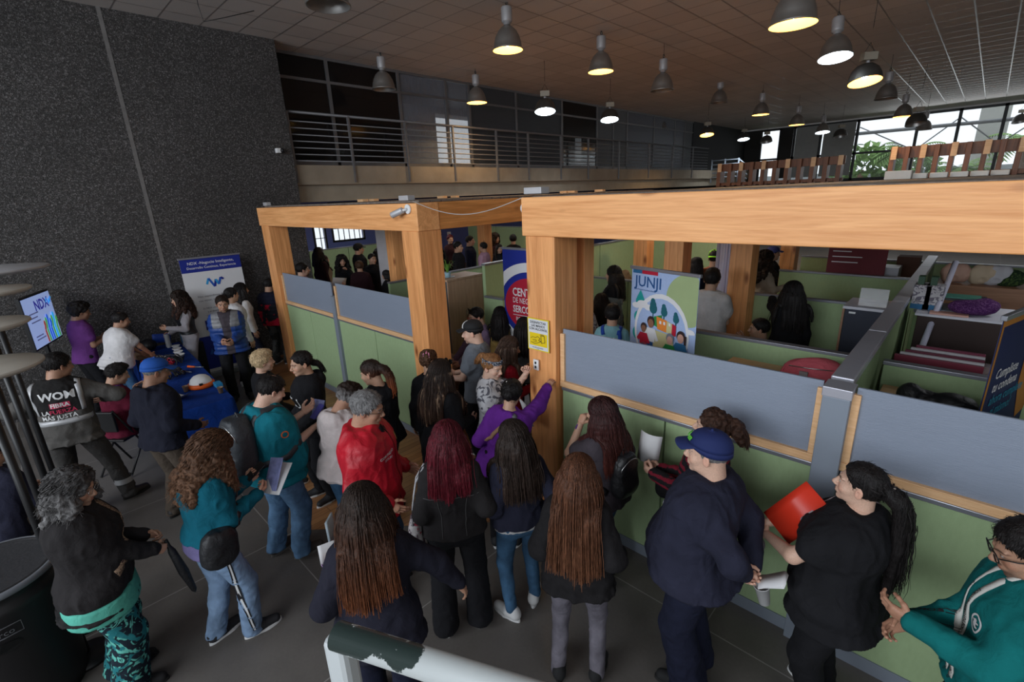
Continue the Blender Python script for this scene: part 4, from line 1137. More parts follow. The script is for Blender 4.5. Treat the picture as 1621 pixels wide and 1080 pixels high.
        if top.get('collar'):
            for sd in (-1, 1):
                v.cap(tor((0, -.075, .505)), tor((sd*.070, -.02, .505)), .024, k=.008); v.cap(tor((sd*.070, -.02, .505)), tor((sd*.04, .09, .42)), .024, .016, k=.008)
        if top.get('skirtflare'):
            pass
        V, F = v.mesh(); V = smooth(V, F, 2, .5)
        N = vnormals(V, F)
        dz = np.ones(len(V))
        n = vnoise(V*np.array([9, 9, 5])+7.3, 3)*.8+vnoise(V*np.array([22, 22, 12]), 5)*.45
        n = 1-2*np.abs(n)
        V = V+N*(n*fold*top.get('foldk', 1))[:, None]
        if top.get('puff'):
            zz = V[:, 2]-pz; V = V+N*(np.abs(np.sin(zz*pi/.075))*.012)[:, None]
        mats = [tm]; mi = None
        ms = top.get('zones')       # (fn(local torso coords of face centres) -> slot index, [materials])
        if ms:
            C = V[F].mean(1); lc = (C-pel) @ RT
            arm = np.zeros(len(C)); 
            mi = ms[0](lc, C, P); mats = [tm]+ms[1]
        P.top = to_obj(top.get('name', 'shirt'), [(V*s, F)], tm, root, None, mats, mi)
        P.topVF = (V*s, F)
        if top.get('label'): P.top['label'] = top['label']
    # --- trousers
    bm_ = bt.get('m')
    if bm_:
        st = bt.get('style', 'regular')
        th_, kn_, cf_ = {'slim': (.088, .060, .043), 'regular': (.092, .070, .060), 'wide': (.096, .082, .092), 'skirt': (.10, .12, .13)}[st]
        lo3 = np.min([kn[-1], kn[1], an[-1], an[1], hip[-1]], 0)-.16; hi3 = np.max([kn[-1], kn[1], an[-1], an[1], pel+np.array([0, 0, .1])], 0)+.19
        v = Vox(lo3, hi3, res)
        zt = ZK[:5]; v.loft((np.eye(3), pel), zt, A[:5]+.001, B[:5]+.001, Yc[:5], None, None, k=.03)
        for sd in (-1, 1):
            e = an[sd]+(kn[sd]-an[sd])*bt.get('crop', .0)
            v.cap(hip[sd]+np.array([0, -.008, 0]), kn[sd], th_*ww+.004, kn_*ww, k=.035)
            v.cap(kn[sd], e-np.array([0, 0, .03]), kn_*ww, cf_*ww, k=.02)
            if st == 'skirt': v.cap(kn[-1], kn[1], .1, k=.05)
        if sit is None:
            zc = .035
            sl, g_ = v.sub(lo3, hi3, 0); v.F[sl] = np.maximum(v.F[sl], zc-g_[2])
        V, F = v.mesh(); V = smooth(V, F, 2, .5); N = vnormals(V, F)
        n = 1-2*np.abs(vnoise(V*np.array([10, 10, 7])+3.1, 11)*.7+vnoise(V*np.array([20, 20, 26]), 13)*.55)
        kz = .35+.65*np.clip(1-(V[:, 2]/.45), 0, 1) if sit is None else .6
        V = V+N*(n*bt.get('fold', .008)*kz)[:, None]
        o = to_obj('trousers', [(V*s, F)], bm_, root); P.bot = o; P.botVF = (V*s, F)
        if bt.get('label'): o['label'] = bt['label']
    # --- shoes
    shs = shoes or {}
    if shs is not None and shs.get('none') is None:
        um = shs.get('m', MATS.get('black_shoe') or mat('black_shoe', (.02, .02, .02), .6)); sm = shs.get('sole', M_SOLEB)
        for i, sd in enumerate((-1, 1)):
            SV, SF, out = shoe_parts(shs.get('kind', 'sneaker'))
            fy = radians(footyaw[i])-sd*.18
            f = feet[i]; zz = (f[2]-.085) if len(f) > 2 else 0
            Rz = rotz(fy); base = np.array([f[0], f[1], zz])
            V = (SV*np.array([sd if False else 1, 1, 1])) @ Rz.T+base
            o = to_obj('shoe', [(V*s, SF)], um, root)
            if shs.get('label'): o['label'] = shs['label']
            mb = MB(); pt = lambda x, y, z: tuple((Rz @ np.array([x, y, z])+base)*s)
            mb.prism(out, lambda x, y: pt(x, y, .002), lambda x, y: pt(x*.98, y*.99, .024)); mb.build('sole', sm, o)
            if q == 2 and shs.get('laces', 1):
                mb = MB()
                for k in range(4):
                    y = .015+k*.020; zt_ = .098-k*.0105
                    mb.tube([pt(-.02, y, zt_-.008), pt(0, y+.006, zt_+.001), pt(.02, y, zt_-.008)], .0028, 4)
                mb.build('laces', shs.get('lace', sm), o)
    # --- hair
    make_hair(P, hair, hc, q, root)
    return P

def sim_strand(P, p, d0, length, step=.035, stiff=.0, out=(0, 0, 0), back=.0, jit=None, clear=.022):
    """a lock falling from p, kept outside head and trunk (coordinates at 1.70 m)"""
    pts = [np.array(p, float)]; d = nrm(d0); RT, pel = P.T
    n = max(2, int(length/step))
    for i in range(n):
        d = nrm(d*(.55+stiff)+np.array([out[0], out[1], -1.0+out[2]])*(.45-stiff*.5))
        q = pts[-1]+d*step
        if jit is not None: q = q+jit*RNG.normal(size=3)
        hl = P.RH.T @ (q-P.hcen)/P.hs
        e = np.array([.080, .100, .090])+clear*.35
        c = np.array([0, -.012, .030]); k = np.linalg.norm((hl-c)/e)
        if k < 1: hl = c+(hl-c)/max(k, .2); q = P.RH @ (hl*P.hs)+P.hcen
        e = np.array([.066, .066, .11])+clear*.4; c = np.array([0, -.035, -.11]); k = np.linalg.norm((hl-c)/e)
        if k < 1: hl = c+(hl-c)/max(k, .2); q = P.RH @ (hl*P.hs)+P.hcen
        tl = RT.T @ (q-pel); z = tl[2]
        if z < .53:
            a = np.interp(z, ZK, P.A)+clear+.008; b = np.interp(z, ZK, P.B)+clear+.010; yc = np.interp(z, ZK, P.Yc)
            k = sqrt((tl[0]/a)**2+((tl[1]-yc)/b)**2)
            if k < 1:
                if abs(tl[1]-yc) > .02 or abs(tl[0]) < a*.8:
                    sgn = 1 if (tl[1]-yc) > 0.01 else -1
                    tl[1] = yc+sgn*b*sqrt(max(.04, 1-min(1, (tl[0]/a)**2)))
                else: tl[0] *= 1/max(k, .3)
                q = RT @ tl+pel
            # shoulders
            for sd in (-1, 1):
                dd = q-P.sh[sd]; l = np.linalg.norm(dd)
                if l < .075: q = P.sh[sd]+dd/max(l, 1e-3)*.075
        d = nrm(q-pts[-1]); pts.append(q)
    return pts

def make_hair(P, hair, hc, q, root):
    kind = hair[0]; opt = hair[2] if len(hair) > 2 else {}
    if kind == 'bald': return
    H = P.H; RH = P.RH; hs = P.hs; s = P.s
    res = {2: .006, 1: .008, 0: .012}[q]
    Ln = opt.get('len', {'short': 0, 'bob': .22, 'long': .48, 'curly': .36, 'pony': .30, 'bun': 0, 'braid': .3}[kind])
    t = opt.get('t', {'short': .010, 'bob': .016, 'long': .013, 'curly': .034, 'pony': .007, 'bun': .008, 'braid': .010}[kind])
    lo = P.hcen-np.array([.30, .30, .16+Ln*1.05]); hi = P.hcen+np.array([.30, .30, .24])
    lo[2] = max(lo[2], .3)
    v = Vox(lo, hi, res)
    c = H((0, -.014, .038)); v.ell(c, np.array([.0755+t, .095+t, .085+t])*hs, R=RH, k=.001)
    # hairline: cut the face away
    def cut(n, dist, k=.006):
        n = nrm(n); sl, g = v.sub(lo, hi, 0)
        w = RH @ n; o = w @ P.hcen
        d = g[0]*w[0]+g[1]*w[1]+g[2]*w[2]-o-dist*hs     # positive on the face side -> removed
        v.F[sl] = -smin(-v.F[sl], -d, k)
    if kind in ('short', 'pony', 'bun', 'braid'):
        rec = opt.get('rec', 0)
        v.ell(H((0, .118, -.008-rec*.0)), np.array([.064, .070, .080+rec])*hs, R=RH, k=.012, mode='s')
        cut((0, .74, -.67), .012 if kind == 'short' else .008, .01)
        for sd in (-1, 1): v.ell(H((sd*.095, .010, -.03)), np.array([.028, .034, .040])*hs, R=RH, k=.008, mode='s')
    else:
        v.ell(H((0, .125, -.030)), np.array([.064, .080, .112])*hs, R=RH, k=.012, mode='s')
        for sd in (-1, 1): v.cap(H((sd*.066, -.012, .02)), H((sd*.066, -.028, -.075)), .020+t*.5, .022, k=.02)
        v.cap(H((0, -.075, .0)), H((0, -.072, -.10)), .045, .04, k=.03)
        v.ell(H((0, .135, -.040)), np.array([.054, .075, .112])*hs, R=RH, k=.008, mode='s')
    if opt.get('thin'):      # thinning crown
        v.ell(H((0, -.02, .145)), np.array([.045, .055, .035])*hs, R=RH, k=.01, mode='s')
    paths = []
    ext = []
    if kind in ('long', 'bob', 'curly'):
        N = {'long': 15, 'bob': 15, 'curly': 15}[kind]
        for i in range(N):
            f = i/(N-1)*2-1; az = f*radians(opt.get('arc', 116 if opt.get('front') else 98))
            p = H((sin(az)*.070, -cos(az)*.085+.008, .035))
            fr = opt.get('front', 0)
            o = np.array([sin(az)*.05, -cos(az)*.12+.05, 0]); 
            if abs(f) > .62: o = o+np.array([0, (.22 if fr else -.02), 0])
            o = RH @ o
            ln = Ln*(1-.10*abs(f))+.02*RNG.normal()
            if kind == 'bob': ln = Ln
            pts = sim_strand(P, p, RH @ np.array([sin(az), -cos(az)*.9, -.6]), ln+.06, out=o, clear=.024)
            paths.append(pts)
        r0, r1 = {'long': (.026, .020), 'bob': (.027, .022), 'curly': (.040, .036)}[kind]
        r0 *= opt.get('vol', 1); r1 *= opt.get('vol', 1)
    elif kind in ('pony', 'braid'):
        hgt = opt.get('h', .02); b0 = H((opt.get('x', 0), -.112, hgt)); v.ell(b0, (.024,)*3, k=.02)
        for i in range(6):
            a = i/6*2*pi; p = b0+RH @ np.array([cos(a)*.012, -.01, sin(a)*.012])
            paths.append(sim_strand(P, p, RH @ np.array([.15*cos(a)+opt.get('dx', 0), -1.1, .35]), Ln*(1+.1*sin(a*2)), out=(opt.get('ox', 0), 0, 0), clear=.03))
        r0, r1 = .019*opt.get('vol', 1), .013*opt.get('vol', 1)
    elif kind == 'bun':
        b0 = H((0, -.085+opt.get('by', 0), .075+opt.get('bz', 0))); br_ = opt.get('br', .042)
        v.ell(b0, (br_, br_*.9, br_), k=.01)
        v.ell(b0, (br_*.35,)*3, k=.012, mode='s') if False else None
        r0 = r1 = 0
    wav = opt.get('wave', .012 if kind == 'curly' else .004)
    for pts in paths:
        n = len(pts)
        for i in range(n-1):
            f0 = i/(n-1); f1 = (i+1)/(n-1)
            tp = lambda f: (r0+(r1-r0)*f)*(1 if f < .8 or kind == 'bob' else 1-(f-.8)*2.6)
            v.cap(pts[i], pts[i+1], max(.006, tp(f0)), max(.005, tp(f1)), k=.012)
    if kind in ('long', 'bob', 'curly'):
        v.ell(H((0, .135, -.035)), np.array([.062, .088, .105])*hs, R=RH, k=.008, mode='s')
    if kind == 'short' and opt.get('top'):
        v.ell(H((0, .02, .10)), np.array([.062, .075, .04])*hs, R=RH, k=.02)
    V, F = v.mesh(); V = smooth(V, F, 1, .4); N_ = vnormals(V, F)
    if kind == 'curly' or opt.get('curl'):
        d = (1-2*np.abs(vnoise(V*38, 21)))*.013+vnoise(V*14, 22)*.014
    elif kind == 'short': d = vnoise(V*np.array([90, 60, 60]), 23)*.0032+vnoise(V*24, 3)*.002
    else: d = (1-2*np.abs(vnoise(V*np.array([46, 46, 5]), 24)))*.0055+vnoise(V*np.array([22, 22, 3]), 25)*.004
    V = V+N_*(d*(1 if q else .7))[:, None]
    # colour along the fall of the hair
    zt = P.hcen[2]+.10; zl = P.hcen[2]-Ln
    f = np.clip((zt-V[:, 2])/(zt-zl+1e-6), 0, 1)[:, None] if Ln > 0 else np.zeros((len(V), 1))
    tip = np.array(opt.get('tip', hc)); C = hc*(1-f**1.6)+tip*f**1.6
    if opt.get('streakcol') is not None:
        w = np.clip((vnoise(V*np.array([40, 40, 2.5]), 31)-.25)*4, 0, 1)[:, None]*opt.get('streakamt', .8)*(f > .12)
        C = C*(1-w)+np.array(opt['streakcol'])*w
    if opt.get('greyside'):
        hl = (V-P.hcen) @ RH; w = np.clip((-hl[:, 2]+.07)*14, 0, 1)[:, None]*.75; C = C*(1-w)+np.array(HC['grey'])*w
    C = C*(1+.25*vnoise(V*np.array([60, 60, 8]), 33))[:, None]
    parts = [(V*s, F)]; cols = [C]
    # loose individual locks give the outline its strands
    nl = opt.get('locks', {'long': 240, 'bob': 160, 'curly': 190, 'pony': 70, 'bun': 14, 'short': 0, 'braid': 10}[kind])*(2 if q == 2 else 1 if q == 1 else 0)//2
    if nl:
        VV, FF, CC = [], [], []
        for _ in range(nl):
            if paths:
                fi = RNG.uniform(0, len(paths)-1); b0, b1 = paths[int(fi)], paths[min(len(paths)-1, int(fi)+1)]; m0 = min(len(b0), len(b1)); w0 = fi-int(fi)
                base = [b0[i]*(1-w0)+b1[i]*w0 for i in range(m0)]; off = RNG.normal(size=3)*np.array([.005, .005, .003])
                pts = [p_+off*(1+i*.12)+nrm((p_-P.hcen)*np.array([1, 1, 0]))*(r0*RNG.uniform(.75, 1.05)) for i, p_ in enumerate(base)]
                if kind in ('long', 'bob', 'curly'):
                    q1 = ((pts[0]-P.hcen) @ RH)/hs; q0 = np.array([RNG.normal()*.004, RNG.uniform(-.03, .075), .13]); E_ = np.array([.0755+t, .095+t, .085+t])+RNG.uniform(.0005, .0035); cc = np.array([0, -.014, .038]); arc = []
                    for g_ in np.linspace(0, .92, 7):
                        m_ = q0*(1-g_)+q1*g_-cc; arc.append(H(cc+m_/np.linalg.norm(m_/E_)*(1+.10*g_)))
                    pts = arc+pts[1:]
                else: pts = pts[RNG.integers(0, max(1, len(pts)//2)):]
                if kind == 'curly': pts = [p_+np.array([sin(i*2.1+_)*.016, cos(i*2.1+_)*.016, 0]) for i, p_ in enumerate(pts)]
                ex = pts[-1]+(pts[-1]-pts[-2])*RNG.uniform(.1, .8); pts.append(ex)
            else:
                a = RNG.normal(size=3); a[2] = abs(a[2]); p0 = H((0, -.085, .08)); pts = [p0, p0+nrm(a)*.04, p0+nrm(a)*.06+np.array([0, 0, -.01])]
            if len(pts) < 3: continue
            o = sum(len(x) for x in VV); m_ = len(pts); w_ = RNG.uniform(.0022, .0048)
            ring = []
            for i, p_ in enumerate(pts):
                d_ = nrm(pts[min(i+1, m_-1)]-pts[max(i-1, 0)]); u_ = nrm(np.cross(d_, [.3, .9, .2])); x_ = np.cross(d_, u_)
                rr = w_*(1-.75*i/(m_-1))
                ring += [p_+u_*rr*1.6, p_+x_*rr*.6, p_-u_*rr*1.6, p_-x_*rr*.6]
            VV.append(np.array(ring))
            FF += [[o+i*4+j, o+i*4+(j+1) % 4, o+(i+1)*4+(j+1) % 4, o+(i+1)*4+j] for i in range(m_-1) for j in range(4)]
            z = np.array(ring)[:, 2]; ff = np.clip((zt-z)/(zt-zl+1e-6), 0, 1)[:, None] if Ln > 0 else np.zeros((len(z), 1))
            CC.append((hc*(1-ff**1.6)+tip*ff**1.6)*RNG.uniform(.7, 1.5))
        if VV: parts.append((np.concatenate(VV)*s, np.array(FF))); cols.append(np.concatenate(CC))
    # short tufts combed over the scalp
    nt = {2: 700, 1: 260, 0: 0}[q] if kind in ('short', 'pony', 'bun', 'braid') and not opt.get('curl') and not opt.get('cap') else 0
    if nt:
        hl = ((V-P.hcen) @ RH)/hs; ok = np.nonzero(hl[:, 2] > -.13)[0]; pick = RNG.choice(ok, nt)
        src = np.array([0, -.045, .13]) if kind == 'short' else np.array([0, .5, .2])
        VV, FF, CC = [], [], []
        for j in pick:
            n_ = N_[j]; d_ = (hl[j]-src)*(1 if kind == 'short' else 1); d_ = RH @ d_ if kind == 'short' else RH @ (np.array([0, -.112, .03])-hl[j]); d_ = d_-n_*(d_ @ n_); d_ = nrm(d_)+RNG.normal(size=3)*.22
            l_ = RNG.uniform(.018, .040); w_ = RNG.uniform(.0016, .0032); x_ = nrm(np.cross(d_, n_)); o = len(VV)*8
            p0 = V[j]-n_*.003; p1 = p0+d_*l_*.5+n_*.0065; p2 = p0+d_*l_+n_*.0035*RNG.uniform(-.5, 1.6)
            VV.append(np.array([p0-x_*w_, p0+x_*w_, p1-x_*w_, p1+x_*w_, p1+n_*.0015, p1+n_*.0015, p2, p2]))
            FF += [[o, o+1, o+3, o+2], [o+2, o+3, o+7, o+6]]
            CC.append(np.tile(C[j]*RNG.uniform(.55, 1.7), (8, 1)))
        parts.append((np.concatenate(VV)*s, np.array(FF))); cols.append(np.concatenate(CC))
    P.hairobj = to_obj('hair', parts, M_CURL if kind == 'curly' or opt.get('curl') else M_HAIR, root, np.concatenate(cols))

# ---- things worn ---------------------------------------------------------------------------------------------
def in_head(P, mb):
    """move a mesh builder from head coordinates to the figure"""
    mb.v = [tuple(P.H(v)*P.s) for v in mb.v]; return mb
def cap_hat(P, m, brim_m=None, ang=0, front=None):
    mb = MB(); prof = []
    R0 = Matrix.Rotation(radians(ang), 3, 'Z')
    n = 28; rows = []
    for i in range(9):
        a = pi/2*i/8; rows.append((cos(a), sin(a)))
    vs = []
    for r, z in rows:
        for j in range(n):
            q = 2*pi*j/n; y = sin(q)*.108*r**.75; x = cos(q)*.090*r**.75
            vs.append((x, y-.012, .052+z*.082+(.012*sin(q)*(1-z))))
    fs = [(i*n+j, i*n+(j+1) % n, (i+1)*n+(j+1) % n, (i+1)*n+j) for i in range(8) for j in range(n)]
    vs = [tuple(R0 @ Vector(v)) for v in vs]
    mb.add(vs, fs, True)
    # lower band going down to the nape
    vs = []
    for k, (dz, e) in enumerate(((0, 1), (-.028, 1.0))):
        for j in range(n):
            q = 2*pi*j/n; y = sin(q)*.108*e; x = cos(q)*.090*e
            vs.append(tuple(R0 @ Vector((x, y-.012, .052+dz*(1-.75*max(0, sin(q)))+.012*sin(q)))))
    mb.add(vs, [(n+j, n+(j+1) % n, (j+1) % n, j) for j in range(n)], True)
    mb.ball(R0 @ Vector((0, -.012, .135)), .008, 8)
    cap = in_head(P, mb).build('cap', m, P.root)
    sol = cap.modifiers.new('thick', 'SOLIDIFY'); sol.thickness = .003
    mb = MB(); vs = []; nb = 16
    for i in range(6):
        f = i/5
        for j in range(nb+1):
            q = pi*(.12+.76*j/nb); y0 = sin(q)*.104-.012; x0 = cos(q)*.086
            y1 = .085+sin(q)*.080; x1 = cos(q)*.078
            vs.append(tuple(R0 @ Vector((x0+(x1-x0)*f, y0+(y1-y0)*f, .062-.018*f-.022*(cos(q)**2)*f))))
    mb.add(vs, [(i*(nb+1)+j, (i+1)*(nb+1)+j, (i+1)*(nb+1)+j+1, i*(nb+1)+j+1) for i in range(5) for j in range(nb)], True)
    b = in_head(P, mb).build('brim', brim_m or m, cap); sol = b.modifiers.new('thick', 'SOLIDIFY'); sol.thickness = .004
    if front:
        mb = MB(); vs = []
        for i in range(6):
            a = pi/2*i/6
            for j in range(9):
                q = pi/2+(j-4)/4*.62*(1-.35*i/6); r = cos(a)**.75
                vs.append(tuple(R0 @ Vector((cos(q)*.0915*r, sin(q)*.1105*r-.012, .053+sin(a)*.083+.012*sin(q)*(1-sin(a))))))
        mb.add(vs, [(i*9+j, i*9+j+1, (i+1)*9+j+1, (i+1)*9+j) for i in range(5) for j in range(8)], True)
        in_head(P, mb).build('front_panel', front, cap)
    return cap
def glasses(P, m, up=0, r=.021, rim=.0016, lens=None, sunglasses=False):
    mb = MB(); zc, yc = .004, .104
    if up: zc, yc = .085+.03, .07
    for sd in (-1, 1):
        pts = [(sd*.033+r*1.15*cos(a), yc-.004*abs(cos(a)), zc+r*.85*sin(a)) for a in np.linspace(0, 2*pi, 20)]
        mb.tube(pts, rim, 5, cap=False)
        mb.tube([(sd*.056, yc-.004, zc+.004), (sd*.080, .05 if not up else .03, zc+.004), (sd*.081, -.01, zc-.002 if not up else zc-.03)], rim, 5)
    mb.tube([(-.010, yc, zc+.004), (0, yc+.003, zc+.007), (.010, yc, zc+.004)], rim, 5)
    g = in_head(P, mb).build('sunglasses' if sunglasses else 'glasses', m, P.root)
    if lens:
        mb = MB()
        for sd in (-1, 1):
            mb.add([(sd*.033+r*1.12*cos(a), yc-.002, zc+r*.83*sin(a)) for a in np.linspace(0, 2*pi, 16, endpoint=False)], [tuple(range(16))])
        in_head(P, mb).build('lens', lens, g)
    return g
def surf(P, which='top'):
    V, F = getattr(P, which+'VF'); key = '_bvh'+which
    if not hasattr(P, key): setattr(P, key, BVHTree.FromPolygons([Vector(v) for v in V], [tuple(map(int, f)) for f in F]))
    return getattr(P, key)
def project(P, vs, fs, name, m, org, ux, uy, ndir, lift=.003, which='top', parent=None, far=.35):
    """lay a flat piece (x, y) on the garment: org/ux/uy/ndir in torso coordinates at 1.70 m, ndir points outwards"""
    RT, pel = P.T; bvh = surf(P, which); s = P.s
    ux = RT @ np.array(ux, float); uy = RT @ np.array(uy, float); nd = RT @ nrm(ndir)
    o = RT @ np.array(org, float)+pel; out = []
    bm = bmesh.new(); bv = [bm.verts.new((v_[0], v_[1], 0)) for v_ in vs]
    for f_ in fs:
        try: bm.faces.new([bv[i] for i in f_])
        except ValueError: pass
    bmesh.ops.triangulate(bm, faces=bm.faces[:])
    for _ in range(3):
        e_ = [e for e in bm.edges if e.calc_length() > .016]
        if not e_: break
        bmesh.ops.subdivide_edges(bm, edges=e_, cuts=1); bmesh.ops.triangulate(bm, faces=[f for f in bm.faces if len(f.verts) > 3])
    bm.verts.index_update(); vs = [tuple(v_.co) for v_ in bm.verts]; fs = [tuple(v_.index for v_ in f.verts) for f in bm.faces]; bm.free()
    for x, y in [(v[0], v[1]) for v in vs]:
        p = (o+ux*x+uy*y)*s
        hit = bvh.ray_cast(Vector(p+nd*far), Vector(-nd), far*2)
        h = np.array(hit[0]) if hit[0] is not None else p
        out.append(tuple(h+nd*lift))
    mb = MB(); mb.add(out, fs, True)
    return mb.build(name, m, parent or P.root)
def grid(w, h, nx=8, ny=8):
    vs = [(w*(i/nx-.5), h*(j/ny-.5)) for j in range(ny+1) for i in range(nx+1)]
    return vs, [(j*(nx+1)+i, j*(nx+1)+i+1, (j+1)*(nx+1)+i+1, (j+1)*(nx+1)+i) for j in range(ny) for i in range(nx)]
def strap(P, pts, width, name, m, lift=.006, parent=None, far=.3, ref=None):
    """a band over the garment following torso points; each point is pushed out along its radial direction"""
    RT, pel = P.T; bvh = surf(P, 'top'); s = P.s
    P3 = [np.array(p, float) for p in pts]; dense = []
    for a, b in zip(P3[:-1], P3[1:]):
        n = max(2, int(np.linalg.norm(b-a)/.03))
        dense += [a+(b-a)*i/n for i in range(n)]
    dense.append(P3[-1]); L_, R_ = [], []
    hits = []
    for p in dense:
        w_ = (RT @ p+pel)*s
        hit = bvh.find_nearest(Vector(w_)); h, n = np.array(hit[0]), np.array(hit[1]); hits.append((h+n*lift, n))
    vs = []
    for i, (h, n) in enumerate(hits):
        t = nrm(hits[min(i+1, len(hits)-1)][0]-hits[max(i-1, 0)][0]); x = nrm(np.cross(t, n))
        vs += [tuple(h-x*width*s/2), tuple(h+n*.002), tuple(h+x*width*s/2)]
    fs = [(i*3+j, i*3+j+1, i*3+j+4, i*3+j+3) for i in range(len(hits)-1) for j in (0, 1)]
    mb = MB(); mb.add(vs, fs, True); o = mb.build(name, m, parent or P.root)
    sol = o.modifiers.new('thick', 'SOLIDIFY'); sol.thickness = .004; return o
def world_pt(P, p):
    """figure coordinates (1.70 m) -> world"""
    return P.root.matrix_basis @ Vector(np.array(p, float)*P.s)
def hand_pt(P, sd, off=0, along=0):
    c, f, pn = P.hand[sd]; return c+f*along+pn*off
# ================================================================== things people carry
def to_world(P, mb):
    mw = P.root.matrix_basis
    mb.v = [tuple(mw @ Vector(np.array(v)*P.s)) for v in mb.v]; return mb
def frame(P, sd, roll=0):
    """hand frame of a figure: centre, finger axis, palm normal, side axis"""
    c, f, pn = P.hand[sd]; return np.array(c), np.array(f), np.array(pn), np.cross(f, pn)
def recentre(o):
    me = o.data; n = len(me.vertices); a = np.empty(n*3, np.float32); me.vertices.foreach_get('co', a); a = a.reshape(-1, 3)
    if o.parent is None and n:
        c = (a.min(0)+a.max(0))/2; c[2] = a[:, 2].min()
        me.vertices.foreach_set('co', (a-c).ravel()); me.update(); o.location = c
    return o
def world_thing(name, mb, m, label, cat, group=None, bevel=0, thick=0):
    o = recentre(mb.build(name, m, bevel=bevel)); tag(o, label, cat, group)
    if thick: sd = o.modifiers.new('t', 'SOLIDIFY'); sd.thickness = thick; sd.offset = 0
    return o
PAPER = mat('paper', (.62, .61, .62), .8, var=.05)
PRINT = mat('printed_leaflet', (.20, .22, .42), .6, var=.6, vs=25)
PHONE = mat('phone_glass', (.01, .01, .012), .1, spec=.6)
PHONEB = mat('phone_case_blue', (.06, .06, .28), .35)
def sheet(c, ux, uy, w, h, name, m, label, cat, bend=.0, n=5, stack=1, fan=.0, group=None):
    ux = nrm(ux); uy = nrm(np.array(uy)-ux*(np.array(uy)@ux)); nn = np.cross(ux, uy)
    mb = MB()
    for k in range(stack):
        a = fan*(k-(stack-1)/2); x_ = ux*cos(a)+uy*sin(a); y_ = -ux*sin(a)+uy*cos(a)
        vs = [c+x_*w*(i/n-.5)+y_*h*(j-.5)+nn*(bend*((i/n-.5)**2)*4+k*.003) for i in range(n+1) for j in (0, 1)]
        mb.add(vs, [(2*i, 2*i+2, 2*i+3, 2*i+1) for i in range(n)], True)
    return world_thing(name, mb, m, label, cat, group, thick=.0012)
def wp(P, p): return np.array(world_pt(P, p))
def wd(P, d): return np.array(P.root.matrix_basis.to_3x3() @ Vector(d))
def phone_in(P, sd, label, m=None, d=(0, 0, .02), up=(0, .5, .85), w=.074, h=.15, group=None):
    c, f, pn, sx_ = frame(P, sd); c = c+np.array(d)
    u = nrm(wd(P, up)); x = nrm(np.cross(u, wd(P, (0, 1, -.5)))); n = np.cross(x, u); o = wp(P, c)
    R = Matrix((x, u, n)).transposed()
    mb = MB(); mb.box(o, (w, h, .009), R=R)
    return world_thing('smartphone', mb, m or PHONE, label, 'phone', group, bevel=.003)
def backpack(P, m, label, c=(0, -.20, .22), w=.15, d=.085, h=.24, strapm=None, pocket=True, mz=None, straps=True):
    RT, pel = P.T; v = Vox(np.array(pel)+np.array([-.3, -.45, -.15]), np.array(pel)+np.array([.3, .1, .65]), .009)
    zk = np.linspace(-h, h, 9); k = np.array([.82, .95, 1, 1, 1, .98, .92, .78, .5])
    o = RT @ np.array(c)+pel
    v.loft((RT, o), zk, w*k, d*(.7+.3*k), zk*0, None, None, k=.02, p=3.2)
    if pocket:
        z2 = np.linspace(-h*.75, h*.05, 6); v.loft((RT, RT @ (np.array(c)+np.array([0, -d*.75, -.02]))+pel), z2, w*np.array([.6, .75, .8, .8, .72, .5]), d*np.array([.3, .5, .55, .5, .4, .2]), z2*0, None, None, k=.02, p=3)
    v.cap(RT @ (np.array(c)+np.array([-.03, .02, h]))+pel, RT @ (np.array(c)+np.array([0, .015, h+.035]))+pel, .009, k=.01)
    v.cap(RT @ (np.array(c)+np.array([.03, .02, h]))+pel, RT @ (np.array(c)+np.array([0, .015, h+.035]))+pel, .009, k=.01)
    V, F = v.mesh(); V = smooth(V, F, 2); N = vnormals(V, F); V = V+N*(vnoise(V*18, 5)*.004)[:, None]
    root = thing('backpack', label, 'backpack', P.root.location, P.root.rotation_euler.z)
    to_obj('bag_body', [(V*P.s, F)], m, root)
    mb = MB()
    pts = [RT @ (np.array(c)+np.array([w*.86*cos(a), -d*.35, h*.30+h*.55*sin(a)]))+pel for a in np.linspace(pi*.05, pi*.95, 14)]
    bv = BVHTree.FromPolygons([Vector(x) for x in V], [tuple(map(int, f)) for f in F])
    pp = []
    for p in pts:
        hit = bv.ray_cast(Vector(p+RT @ np.array([0, -.3, 0])), Vector(RT @ np.array([0, 1, 0])), .5); pp.append(tuple((np.array(hit[0] if hit[0] else p)+RT @ np.array([0, -.002, 0]))*P.s))
    MBz = MB().tube(pp, .0035, 5); MBz.build('zip', mz or M_METAL, root)
    if straps:
        for sd in (-1, 1):
            sm = strap(P, [(sd*.075, -.12, .36), (sd*.095, -.07, .48), (sd*.10, .02, .50), (sd*.105, .10, .40), (sd*.125, .11, .25), (sd*.15, .04, .12), (sd*.11, -.12, .06)], .05, 'shoulder_strap', strapm or m, parent=root, lift=.006)
    return root
def handbag(P, c, size, m, label, strapm=None, band=None, sw=.03, R=0, name='shoulder_bag', soft=.6):
    """bag hanging at torso point c; band = torso points of the strap"""
    RT, pel = P.T; c = np.array(c, float); v = Vox(np.array(pel)+c-.3, np.array(pel)+c+.3, .009)
    w, d, h = size; zk = np.linspace(-h, h, 8); k = np.array([.75, .96, 1, 1, 1, .96, .88, .6])
    Rz = rotz(R); v.loft((RT @ Rz, RT @ c+pel), zk, w*k, d*k, zk*0, None, None, k=.02, p=2+2*soft)
    V, F = v.mesh(); V = smooth(V, F, 2); N = vnormals(V, F); V = V+N*(vnoise(V*20, 9)*.005)[:, None]
    root = thing(name, label, 'bag', P.root.location, P.root.rotation_euler.z)
    to_obj('bag_body', [(V*P.s, F)], m, root)
    if band: strap(P, band, sw, 'strap', strapm or m, parent=root)
    return root
